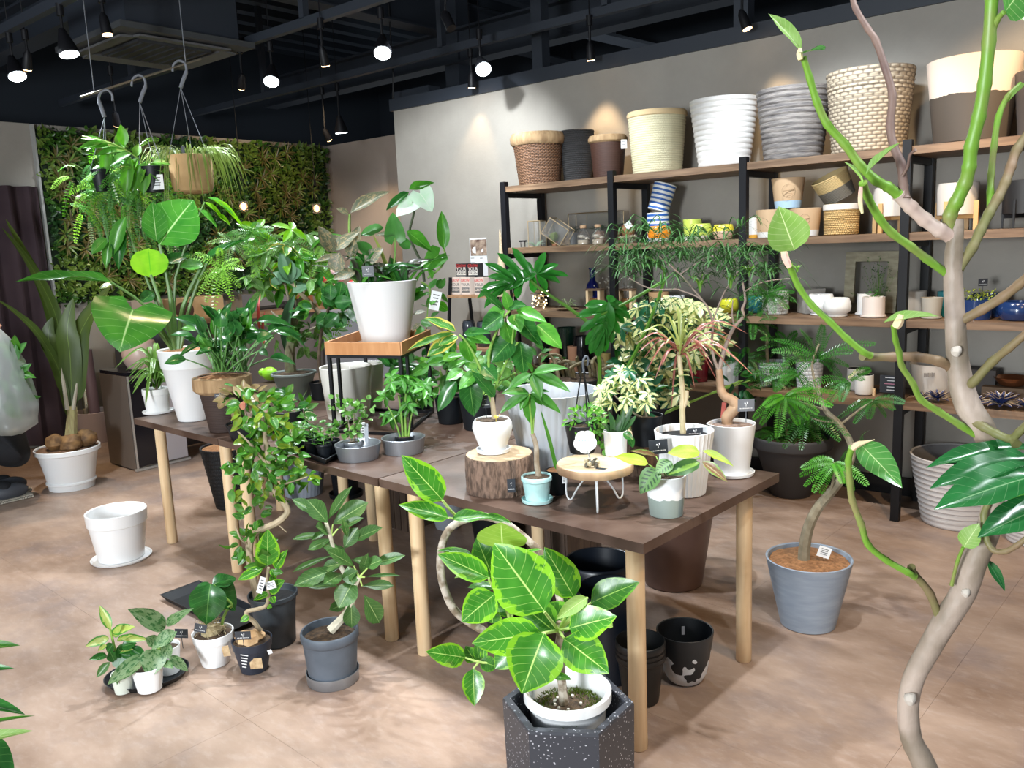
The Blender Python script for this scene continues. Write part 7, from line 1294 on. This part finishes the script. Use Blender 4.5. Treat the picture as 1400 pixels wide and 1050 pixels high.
pl_ = LM('palm_leaf', (.05, .09, .012), (.08, .13, .02), vein=(.14, .22, .04), nv=2, vw=.0, rough=.4, rnd=.3, trans=.35)
for pts_, w_ in [([(96, 560, 0), (84, 480, 0), (74, 425, 0), (40, 360, 0), (3, 312, .02)], 15), ([(94, 560, 0), (78, 470, -.02), (60, 400, -.05), (30, 340, -.06), (8, 300, -.06)], 13), ([(93, 570, 0), (82, 510, .03), (55, 460, .05), (25, 430, .05), (-6, 408, .05)], 11), ([(97, 545, 0), (82, 500, .02), (66, 462, .03), (72, 434, .03)], 24), ([(98, 545, 0), (96, 490, .03), (92, 450, .03), (100, 408, .02)], 28), ([(100, 550, 0), (104, 500, .02), (112, 450, .02), (152, 388, 0)], 30), ([(101, 550, 0), (106, 480, -.02), (120, 430, -.04), (150, 395, -.06)], 20), ([(102, 560, 0), (110, 520, .02), (122, 450, .02), (126, 425, .02)], 4)]: strapleaf(P.root, [E6.p(*q_) for q_ in pts_], w_*s, pl_)
MB().tube([E6.p(92, 560, .02), E6.p(82, 490, .02)], [3*s, 2*s], 6).tube([E6.p(100, 560, .02), E6.p(106, 520, .02)], [3*s, 1.5*s], 6).build('dry_sheath', M('dry_sheath', (.40, .36, .28), .8), P.root)
# ================================================================ hanging bar with three hanging plants
ha = onz(110, 133, 2.62); rf = ha; hb = vp(275, 80, ha); mb = MB().tube([ha, hb], .007, 8)
bar_ = thing('hanging_rod', (ha+hb)/2, 'thin metal rod hung from the ceiling on two wires, carrying hanging plants', 'hanging rod'); mb.build('rod', M('steel_rod', (.25, .22, .18), .4, .8), bar_)
for x, y in [(129, 127), (254, 87)]: p_ = vp(x, y, ha); MB().tube([p_, Vector((p_.x, p_.y, 3.98))], .003, 5).build('wire', silver, bar_)
hookm = M('grey_plastic_hook', (.20, .21, .24), .45)
def hook(parent, x, y, flip=1):
    q_ = [vp(x+flip*a, y+b, ha, .0) for a, b in [(-16, 12), (-15, 3), (-8, -3), (0, 0), (3, 10), (-1, 22), (-5, 34)]]; MB().tube(crom(q_, 4), [.007]*9+[.008]*8+[.012]*8, 8).build('hook', hookm, parent); return vp(x-flip*5, y+34, ha)
def hang(px, pyb, wb, wt, pyt, hx, hy, lab, mat, style='taper', flip=1):
    c = vp(px, pyb, ha, 0); s = depth(c)/F; t = thing('hanging_plant', c, lab, 'hanging plant'); h = vp(px, pyt, c).z-c.z; potmesh(c, wb*s/2, wt*s/2, h, mat, style, name='pot', parent=t, n=28); hb_ = hook(t, hx, hy, flip); mb = MB()
    for k in range(3): a = k*2.09+.4; mb.tube([hb_, c+Vector((wt*s/2*math.cos(a), wt*s/2*math.sin(a), h))], .0022, 5)
    mb.build('wire', hookm, t); mb = MB(); mb.lathe([(wt*s*.45, h*.94), (.004, h*.98)], c, 18, cap=False); mb.build('soil', soilm, t); return Plant(t, c), c, h
jut = M('jute_fabric', (.50, .33, .16), .85, col2=(.40, .25, .11), scale=7, bump=.006, bscale=12)
E7, c, h = hang(265, 264, 50, 56, 213, 252, 86, 'hanging jute bag pot of thin trailing stems, right end of the rod', jut, 'cup'); rhip = LM('rhipsalis', (.18, .28, .05), (.28, .38, .10), nv=0, rnd=.2)
for i in range(170):
    a = R_.uniform(0, 6.28); d = _r0*math.cos(a)+E7.n*math.sin(a)*.6; b = c+Vector((0, 0, h))+d*.07; L = R_.uniform(.08, .42); e1 = b+d*L*.5+Vector((0, 0, R_.uniform(0, .06))); e2 = e1+d*L*.25+Vector((0, 0, -L*R_.uniform(.3, 1.1))); strapleaf(E7.root, [b, e1, e2], .006, rhip, 'strand')
for q_ in [(250, 206), (262, 210)]: plaque(E7.root, c, q_[0], q_[1], 5, 13, tagdark if q_[0] < 255 else M('cream_tag', (.7, .55, .4), .6), .09, -.1, marks=False)
E8, c, h = hang(212, 263, 24, 34, 228, 196, 106, 'hanging black pot with a white price label and arching glossy leaves', black_pl); plaque(E8.root, c, 214, 249, 19, 20, tagwhite, .065, 0)
arch = LM('arching_leaf', (.08, .28, .03), (.14, .38, .05), vein=(.25, .45, .10), nv=0, rnd=.3); m_ = [E8.p(x, y, o_) for x, y, o_ in [(205, 232, .02), (180, 210, .05), (150, 195, .06), (112, 186, .05)]]; MB().tube(crom(m_, 4), .004, 6).build('stem', stemg, E8.root)
for l in [(200, 222, 178, 262, 17), (190, 215, 165, 258, 16), (180, 210, 145, 225, 16), (172, 206, 130, 208, 14), (160, 200, 122, 198, 13), (150, 195, 104, 200, 12), (140, 193, 110, 186, 10), (165, 203, 163, 178, 13), (170, 200, 165, 170, 14), (205, 224, 228, 235, 14), (208, 222, 232, 222, 12), (200, 228, 195, 265, 16), (185, 215, 190, 195, 12), (208, 230, 220, 248, 12), (150, 200, 140, 240, 16), (178, 214, 170, 270, 16)]: E8.leaf('lance', arch, *l, ob=.04, ot=R_.uniform(.0, .1), face=.6)
E9, c, h = hang(140, 262, 16, 24, 232, 138, 126, 'hanging pot of ferny trailing foliage at the left end of the rod', black_pl, flip=-1)
for i in range(120):
    x, y = 140+R_.gauss(25, 30), 235+R_.gauss(10, 22); a = R_.uniform(-.6, 3.7); L = R_.uniform(26, 52); off = R_.uniform(-.15, .05); e = E9.p(x+L*math.cos(a)*.7, y+abs(math.sin(a))*L, off+R_.gauss(0, .06)); b = E9.p(x, y, off); pinnamesh(E9.root, [b, (b+e)/2+Vector((0, 0, .02)), e], .026, .011, 12, R_.choice([fresh, brt, mid, arch]), E9.nrm(.7)+rv(.3), 'frond', .3)
for i in range(80):
    x = R_.uniform(120, 240); y = R_.uniform(262, 320); b = E9.p(x, y, R_.uniform(-.1, .0)); e = b+Vector((R_.gauss(0, .02), 0, -R_.uniform(.08, .2))); pinnamesh(E9.root, [b, (b+e)/2, e], .018, .009, 12, R_.choice([mid, fresh, rhip]), E9.nrm(.9)+rv(.3), 'frond', .1)
# ================================================================ right: leaning everfresh tree and floor ferns
gb_ = M('concrete_blue_pot', (.24, .29, .36), .55, col2=(.30, .35, .42), scale=8, stretch=(1, 1, 5))
P = pot('potted_everfresh_tree', 'leaning tree with feathery leaves in a blue-grey pot with coir on the floor', 'potted plant', 1104, 868, 0, 74, 112, 783, gb_, 'taper', soil=coir, plant=True, sz=.05, n=48); G1_ = Plant(P.root, P.c)
gbk = M('olive_grey_bark', (.17, .14, .09), .85, col2=(.26, .22, .15), scale=24, bump=.003)
G1_.stem([(1099, 766, .03), (1100, 748, .03), (1105, 722, .03), (1117, 696, .02), (1135, 674, 0), (1150, 655, -.02), (1163, 628, -.04), (1163, 606, -.05), (1146, 578, -.06), (1128, 560, -.07), (1118, 530, -.08)], 8.5, 3, gbk, 'trunk')
G1_.stems([([(1118, 535, -.08), (1110, 500, -.08), (1120, 470, -.08)], 2.2, 1.2), ([(1150, 580, -.06), (1175, 560, -.08), (1194, 548, -.1)], 1.8, 1), ([(1128, 560, -.07), (1100, 552, -.05), (1072, 541, 0)], 2, 1.2), ([(1135, 674, 0), (1140, 650, .03), (1140, 632, .05)], 2, 1.4), ([(1146, 578, -.06), (1120, 575, -.06), (1103, 567, -.08)], 1.6, 1)], gbk)
bri = LM('fresh_everfresh', (.06, .30, .02), (.12, .42, .03), nv=0, rnd=.3); 
bipin(G1_, 1141, 632, [(1094, 650), (1100, 664), (1112, 672), (1122, 674), (1096, 640), (1186, 663), (1180, 650), (1166, 670), (1152, 660), (1108, 632)], 8, bri, .05, n=20)
bipin(G1_, 1072, 541, [(1030, 572), (1040, 580), (1063, 596), (1106, 572), (1118, 565), (1137, 555), (1140, 536), (1112, 530), (1045, 555), (1092, 580)], 9, bri, .02, n=22)
for cx, cy, tips in [(1118, 490, [(1060, 464), (1056, 480), (1070, 500), (1086, 514), (1165, 481), (1196, 470), (1160, 500), (1125, 445), (1095, 452), (1150, 515), (1140, 450)]), (1194, 548, [(1145, 572), (1168, 578), (1188, 572), (1212, 569), (1236, 550), (1222, 560), (1160, 558)]), (1104, 567, [(1050, 603), (1072, 612), (1095, 614), (1120, 606), (1148, 602), (1160, 596), (1084, 606)]), (1160, 520, [(1110, 545), (1130, 555), (1180, 520), (1190, 505), (1150, 548), (1100, 530)]), (1090, 510, [(1040, 500), (1045, 520), (1060, 535), (1110, 540), (1030, 510)]), (1175, 610, [(1150, 630), (1190, 622), (1200, 640), (1170, 645), (1210, 615), (1185, 590)])]: bipin(G1_, cx, cy, tips, 8, dkm, -.08+R_.gauss(0, .05), n=20, od=.1)
plaque(P.root, P.c, 1127, 755, 18, 15, tagwhite, .04, -.35, stake=10)
P = pot('potted_fern_tree', 'ferny plant in a large dark grey pot on the floor by the wall shelving', 'potted plant', 1081, 683, 0, 54, 104, 607, M('charcoal_pot', (.045, .045, .05), .6), 'step', soil=soilm, plant=True, n=44); G2_ = Plant(P.root, P.c)
G2_.stem([(1078, 606, 0), (1070, 560, 0), (1050, 500, 0), (1050, 420, 0)], 3, 2, gbk, 'trunk')
for cx, cy, n_, L in [(1050, 402, 11, 38), (1030, 440, 9, 34), (1060, 520, 10, 40), (1100, 585, 12, 42), (1065, 595, 10, 34), (1020, 490, 7, 36), (1075, 470, 9, 40)]:
    bipin(G2_, cx, cy, [(cx+L*math.cos(k*6.28/n_+.2), cy+L*.55*math.sin(k*6.28/n_+.2)+5) for k in range(n_)], 7, dkm, R_.gauss(.05, .06), n=18, od=.1)
# ================================================================ big foreground branch at the right
base_ = onz(1290, 1560, 0); base_ = Vector((ray(1290, 800).x, ray(1290, 800).y, 0)).normalized()*1.42; fx = Vector((base_.x, base_.y, 0))
P0 = thing('potted_ficus_tree', fx, 'tall pruned ficus with a pale winding trunk and long green branches, right foreground', 'potted plant'); potmesh(fx, .13, .17, .30, offwhite, 'taper', name='pot', parent=P0); mb = MB(); mb.lathe([(.155, 0), (.004, .02)], fx+Vector((0, 0, .26)), 20, cap=False); mb.build('soil', soilm, P0)
X = Plant(P0, fx); tk = M('pale_pink_bark', (.20, .155, .11), .55, col2=(.42, .33, .27), scale=11, stretch=(1, 1, .8), bump=.002, bscale=60, lo=.42, hi=.62)
pth = [(1264, 1047, 14.5), (1246, 1010, 13), (1242, 962, 12.5), (1250, 925, 12.5), (1267, 893, 13), (1281, 868, 13.5), (1295, 845, 14), (1318, 808, 14), (1333, 765, 14), (1349, 731, 13), (1356, 700, 12), (1359, 670, 11), (1357, 640, 11), (1354, 610, 12.5), (1342, 584, 14), (1326, 560, 14.5), (1316, 533, 13.5), (1311, 505, 12.5), (1308, 480, 11.5), (1306, 437, 11), (1304, 405, 10.5), (1303, 375, 10), (1304, 344, 9.5), (1307, 318, 8), (1309, 299, 6.5)]
base_pts = [fx+Vector((0, 0, .26)), fx+Vector((.01, 0, .38)), X.p(1290, 1110)+Vector((0, 0, -.03)), ]
W_ = base_pts+[X.p(a, b) for a, b, r__ in pth]; Wc = crom(W_, 3); rad0 = [.030, .026, .020]+[r__*X.s for a, b, r__ in pth]; rc = [rad0[min(i//3, len(rad0)-1)]*(1-(i % 3)/3)+rad0[min(i//3+1, len(rad0)-1)]*((i % 3)/3) for i in range(len(Wc))]
MB().tube(Wc, rc, 16).build('trunk', tk, P0)
gs = M('lime_branch', (.15, .31, .03), .45, col2=(.24, .22, .08), scale=11, lo=.5, hi=.7); ol = M('olive_branch', (.15, .15, .05), .55, col2=(.22, .14, .08), scale=11); pb = M('purple_brown_branch', (.13, .075, .065), .6, col2=(.22, .14, .11), scale=20)
def br(pts, r0, r1, mat, off=0.0, od=0.):
    n_ = len(pts); P = crom([X.p(x, y, off+od*i/(n_-1)) for i, (x, y) in enumerate(pts)], 6); L = len(P)
    MB().tube(P, [(r0+(r1-r0)*i/(L-1))*X.s*(1.13 if i % 6 == 0 else (.98 if i % 6 in (2, 3, 4) else 1.02)) for i in range(L)], 10).build('branch', mat, P0)
br([(1300, 322), (1284, 314), (1264, 300), (1245, 283), (1228, 266)], 8.5, 7, M('white_pink_bark', (.62, .50, .44), .6, col2=(.45, .30, .24), scale=12), .0, .05)
br([(1228, 266), (1213, 255), (1198, 247), (1176, 226), (1155, 197), (1131, 170), (1117, 140), (1107, 107), (1098, 78)], 5.8, 3.2, gs, .05, .10)
br([(1238, 272), (1235, 255), (1232, 225), (1222, 200), (1217, 172), (1220, 130), (1210, 92), (1197, 55), (1187, 40), (1170, 12), (1165, -6)], 5.2, 3.0, pb, .05, -.05); br([(1234, 240), (1241, 228), (1244, 212), (1252, 205)], 1.8, 1.4, pb, .05, .02)
br([(1297, 318), (1299, 294), (1307, 277), (1319, 251), (1325, 228), (1328, 200), (1338, 160), (1346, 115), (1352, 57), (1356, -4)], 7.5, 6.2, gs, 0, .06); br([(1354, 50), (1363, 28), (1372, 17)], 3.6, 2.4, gs, .05, .02)
br([(1310, 368), (1329, 339), (1340, 316), (1352, 292), (1364, 271), (1374, 250), (1382, 228), (1390, 205), (1408, 180)], 5.6, 5.2, ol, 0, -.10); br([(1354, 290), (1354, 262), (1355, 238), (1359, 200), (1365, 160), (1378, 132), (1396, 115)], 4, 3, gs, -.05, -.06)
br([(1296, 375), (1267, 354), (1245, 337), (1220, 319), (1202, 298), (1186, 269), (1180, 250)], 4.8, 4.2, gs, 0, .12)
br([(1300, 502), (1284, 494), (1252, 488), (1220, 488), (1192, 488), (1179, 487)], 6.2, 4.6, ol, 0, .08); br([(1190, 486), (1180, 481), (1157, 462), (1135, 440), (1110, 417), (1092, 392), (1083, 372), (1079, 362)], 3.8, 3.4, gs, .08, .08)
br([(1345, 602), (1314, 582), (1284, 563), (1259, 546), (1248, 524), (1233, 501), (1229, 481), (1224, 464), (1222, 446)], 4.2, 2.8, gs, 0, .14)
br([(1308, 442), (1343, 423), (1371, 406), (1393, 389), (1410, 374)], 5.5, 5, ol, 0, .05); br([(1322, 528), (1331, 522), (1357, 494), (1379, 476), (1410, 450)], 5.6, 4.2, ol, 0, .06)
br([(1330, 576), (1345, 584), (1362, 593), (1382, 600), (1394, 590), (1408, 576)], 5.2, 4, ol, .01, .05); br([(1384, 600), (1390, 608)], 5, 5, ol, .04, .01)
br([(1286, 850), (1271, 811), (1251, 786), (1246, 775)], 5.2, 4.2, ol, .0, .03); br([(1250, 788), (1240, 782), (1212, 766), (1187, 745), (1177, 716), (1165, 684), (1162, 659), (1160, 630), (1165, 612)], 4, 3.6, gs, .03, .10)
br([(1301, 800), (1309, 768), (1317, 748)], 2.2, 1.8, gs, .02, .02); br([(1350, 690), (1345, 705), (1348, 735), (1358, 752), (1374, 754), (1390, 746), (1408, 732)], 3.6, 3, ol, .02, .04)
for i, (x, y, r_) in enumerate([(1342, 116, 4.5), (1221, 132, 3), (1318, 255, 4.5), (1308, 480, 7), (1321, 810, 6), (1245, 955, 9)]): MB().blob(X.p(x, y, .012+r_*X.s*.75), r_*X.s*.85, n=12, jit=.3).build('pruning_scar', M('cut_scar', (.50, .44, .38), .8), P0)
lime = LM('young_ficus_leaf', (.26, .48, .10), (.34, .54, .16), vein=(.62, .72, .36), nv=8, vw=.10, rough=.4, trans=.4); und = LM('waxy_leaf', (.08, .28, .06), (.12, .34, .08), vein=(.5, .65, .3), nv=8, vw=.12, rough=.2); glo = LM('glossy_dark_ficus', (.02, .14, .035), (.03, .20, .05), vein=(.18, .34, .16), nv=9, vw=.08, rough=.22)
for sh_, m_, l, o0, o1, f_ in [('lance', lime, (1095, 70, 1056, 13, 16), .15, .16, .5), ('ovate', und, (1098, 73, 1126, 63, 26), .15, .18, .3), ('ovate', lime, (1086, 342, 1066, 286, 42), .16, .2, .9), ('lance', lime, (1180, 250, 1160, 218, 9), .12, .14, .4), ('lance', lime, (1184, 238, 1226, 190, 11), .12, .12, .4), ('lance', lime, (1208, 441, 1280, 424, 15), .14, .15, .4), ('ovate', und, (1176, 607, 1230, 660, 30), .13, .2, .8), ('ovate', lime, (1318, 748, 1337, 717, 22), .04, .05, .8), ('ovate', glo, (1410, 614, 1273, 624, 26), .0, .12, .45), ('ovate', glo, (1412, 628, 1277, 654, 34), .05, .16, .5), ('ovate', glo, (1425, 648, 1285, 683, 44), .08, .2, .6), ('ovate', glo, (1435, 690, 1343, 724, 36), .1, .2, .6), ('lance', glo, (1348, 764, 1377, 808, 11), -.02, -.01, .6), ('ovate', und, (1374, 16, 1415, -40, 60), .06, .1, .8), ('lance', lime, (1376, 17, 1420, 30, 14), .06, .08, .5), ('ovate', fresh, (1378, 674, 1410, 680, 24), 0, .03, .6), ('lance', lime, (1378, 140, 1404, 108, 12), -.1, -.08, .5), ('ovate', lime, (1352, 645, 1380, 636, 14), .03, .05, .3)]: X.leaf(sh_, m_, *l, ob=o0, ot=o1, face=f_)
shp = M('pink_leaf_sheath', (.72, .42, .34), .5, col2=(.75, .68, .35), scale=18)
for pts_, r_ in [([(1080, 366), (1073, 350), (1071, 330), (1074, 314)], 4), ([(1177, 255), (1176, 275), (1179, 292)], 2.5), ([(1224, 448), (1229, 440), (1232, 430)], 5), ([(1165, 614), (1172, 608), (1184, 604), (1196, 601)], 3.6), ([(1095, 82), (1093, 74), (1094, 66)], 3.4)]: o_ = {1080: .16, 1177: .13, 1224: .14, 1165: .14, 1095: .16}[pts_[0][0]]; MB().tube(crom([X.p(x, y, o_) for x, y in pts_], 3), [r_*X.s*k for k in ([.7, .9, 1, 1, .9, .7, .5, .3, .15, .1][:3*len(pts_)-2])], 8).build('leaf_sheath', shp, P0)
# ================================================================ plant cut off by the left edge, near the camera
el = Vector((ray(-60, 900).x, ray(-60, 900).y, 0)).normalized()*2.35; t = thing('potted_foliage_plant', el, 'leafy plant cut off by the lower left edge, only leaf tips showing', 'potted plant'); potmesh(el, .12, .16, .3, black_pl, 'taper', name='pot', parent=t); Z = Plant(t, el); Z.stem([(-60, 1200, 0), (-58, 1000, 0), (-60, 900, 0)], 6, 3, stemb, 'trunk')
for sh_, m_, l in [('lance', altd, (-50, 890, 23, 877, 16)), ('lance', deep, (-50, 920, 15, 909, 14)), ('lance', deep, (-55, 955, 35, 971, 18)), ('lance', lime, (-50, 1020, 40, 994, 16)), ('ovate', deep, (-40, 1010, 20, 1075, 46)), ('lance', fresh, (-50, 1000, 42, 973, 5))]: Z.leaf(sh_, m_, *l, ob=0, ot=.06, face=.5)
# ================================================================ person kneeling at the left edge
def skin(name, verts, edges, rad, mat, parent, root=0, sub=2):
    me = bpy.data.meshes.new(name); me.from_pydata([Vector(v)-rootloc(parent) for v in verts], edges, []); o = bpy.data.objects.new(name, me); COL.objects.link(o); o.parent = parent
    m_ = o.modifiers.new('s', 'SKIN'); me.skin_vertices[0].data if me.skin_vertices else None
    for i, r__ in enumerate(rad): me.skin_vertices[0].data[i].radius = (r__, r__)
    me.skin_vertices[0].data[root].use_root = True; m_.use_smooth_shade = True; s_ = o.modifiers.new('u', 'SUBSURF'); s_.levels = s_.render_levels = sub; me.materials.append(mat); return o
pg = onz(14, 684, 0); side = -_r0.normalized(); fwd_ = hdir(pg); org = Vector((pg.x, pg.y, 0)); per = thing('person', org, 'crouching person at the left edge in black trousers and grey shoes, holding a plastic bag', 'person')
def Bp(l, f, z): return org+side*(l-.17)+fwd_*f+Vector((0, 0, z))
blk = M('black_cloth', (.006, .007, .010), .85); skn = M('skin', (.55, .30, .20), .5); shoe = M('grey_shoe', (.06, .065, .08), .6)
V_ = [Bp(.12, .05, .42), Bp(.30, .1, .62), Bp(.42, .12, .85), Bp(.46, .12, .93), Bp(.10, .0, .34), Bp(.40, -.06, .42), Bp(.52, -.08, .10), Bp(.14, -.02, .10), Bp(.10, .16, .34), Bp(.42, .24, .40), Bp(.50, .24, .08), Bp(.14, .2, .10), Bp(.40, -.05, .82), Bp(.42, .28, .82)]
skin('body', V_, [(0, 1), (1, 2), (2, 3), (0, 4), (4, 5), (5, 6), (6, 7), (0, 8), (8, 9), (9, 10), (10, 11), (2, 12), (2, 13)], [.20, .17, .13, .06, .16, .085, .065, .05, .14, .085, .06, .05, .065, .065], blk, per)
def arm(a, b, c_, k): 
    skin('arm', [a, b, c_], [(0, 1), (1, 2)], [.05, .042, .028], blk, per); 
    d = (c_-b).normalized(); h_ = c_+d*.03; vs_ = [c_, c_+d*.06]; es = [(0, 1)]; rs = [.024, .03]
    up_ = Vector((0, 0, 1)); sd_ = d.cross(up_).normalized()
    for j in range(4): o0_ = sd_*(.016*(j-1.5)); L = [.075, .085, .08, .062][j]; vs_ += [c_+d*.075+o0_, c_+d*(.075+L*.45)+o0_*1.1-up_*.008, c_+d*(.075+L*.7)+o0_*1.1-up_*.03]; n0 = len(vs_)-3; es += [(1, n0), (n0, n0+1), (n0+1, n0+2)]; rs += [.0095, .0085, .007]
    vs_ += [c_+d*.02+sd_*.03, c_+d*.05+sd_*.05-up_*.01]; n0 = len(vs_)-2; es += [(0, n0), (n0, n0+1)]; rs += [.011, .008]; skin('hand', vs_, es, rs, skn, per, 0, 1)
hp = vp(4, 462, org+Vector((0, 0, 1)), .0); arm(Bp(.40, -.06, .84), Bp(.24, -.08, .86), hp-side*(-.06), 0); arm(Bp(.42, .28, .84), Bp(.30, .20, .58), Bp(.36, -.02, .62), 1)
hc = Bp(.50, .10, 1.08); mb = MB().blob(hc, (.078, .095, .115), n=18); mb.blob(hc-fwd_*.10-Vector((0, 0, .01)), (.014, .02, .02), n=8); mb.blob(hc-fwd_*.085-Vector((0, 0, .05)), (.03, .012, .008), n=8); 
for k in (-1, 1): mb.blob(hc+_r0*k*.08, (.012, .02, .03), n=8)
mb.build('head', skn, per); MB().blob(hc+fwd_*.02+Vector((0, 0, .03)), (.088, .10, .105), n=18).build('hair', M('black_hair', (.01, .008, .008), .6), per); mb = MB()
for k in (-1, 1): mb.blob(hc-fwd_*.088+_r0*k*.03+Vector((0, 0, .01)), .009, n=8)
mb.build('eyes', inkd, per)
for k, f_ in ((0, 0), (1, .2)):
    a = Bp(.14, f_, .05); mb = MB(); mb.blob(a+side*.02+Vector((0, 0, .015)), (.062, .12, .06), n=14); o = mb.build('shoe', shoe, per); MB().box(a-Vector((0, 0, .035))+side*.0, (.10, .22, .022)).build('shoe_sole', M('patterned_sole', (.55, .5, .42), .7, waves=(60, 8, (.02, .02, .02))), per)
bm_ = M('milky_plastic_film', (.62, .66, .64), .3, trans=.35, alpha=.55); q0 = vp(8, 530, org, .22); s = depth(q0)/F
mb = MB(); mb.lathe([(.06, -65*s), (.16, -52*s), (.19, -25*s), (.15, 5*s), (.12, 35*s), (.07, 65*s), (.02, 80*s)], q0, 28, mod=lambda a, z: 1+.10*math.sin(5*a+z*9)+.05*math.sin(11*a)); o = mb.build('plastic_bag', bm_, org=q0-Vector((0, 0, 65*s)), sharp=False); tag(o, 'crumpled clear plastic bag with green leaves inside, held by the crouching person', 'bag')
t = thing('wrapped_plant', q0-Vector((0, 0, 30*s)), 'green leaves seen inside the crumpled plastic bag', 'plant'); B_ = Plant(t, q0)
cluster(B_, 10, 515, 18, 40, 40, [fresh, mid], 26, .04, 'ovate', .5)
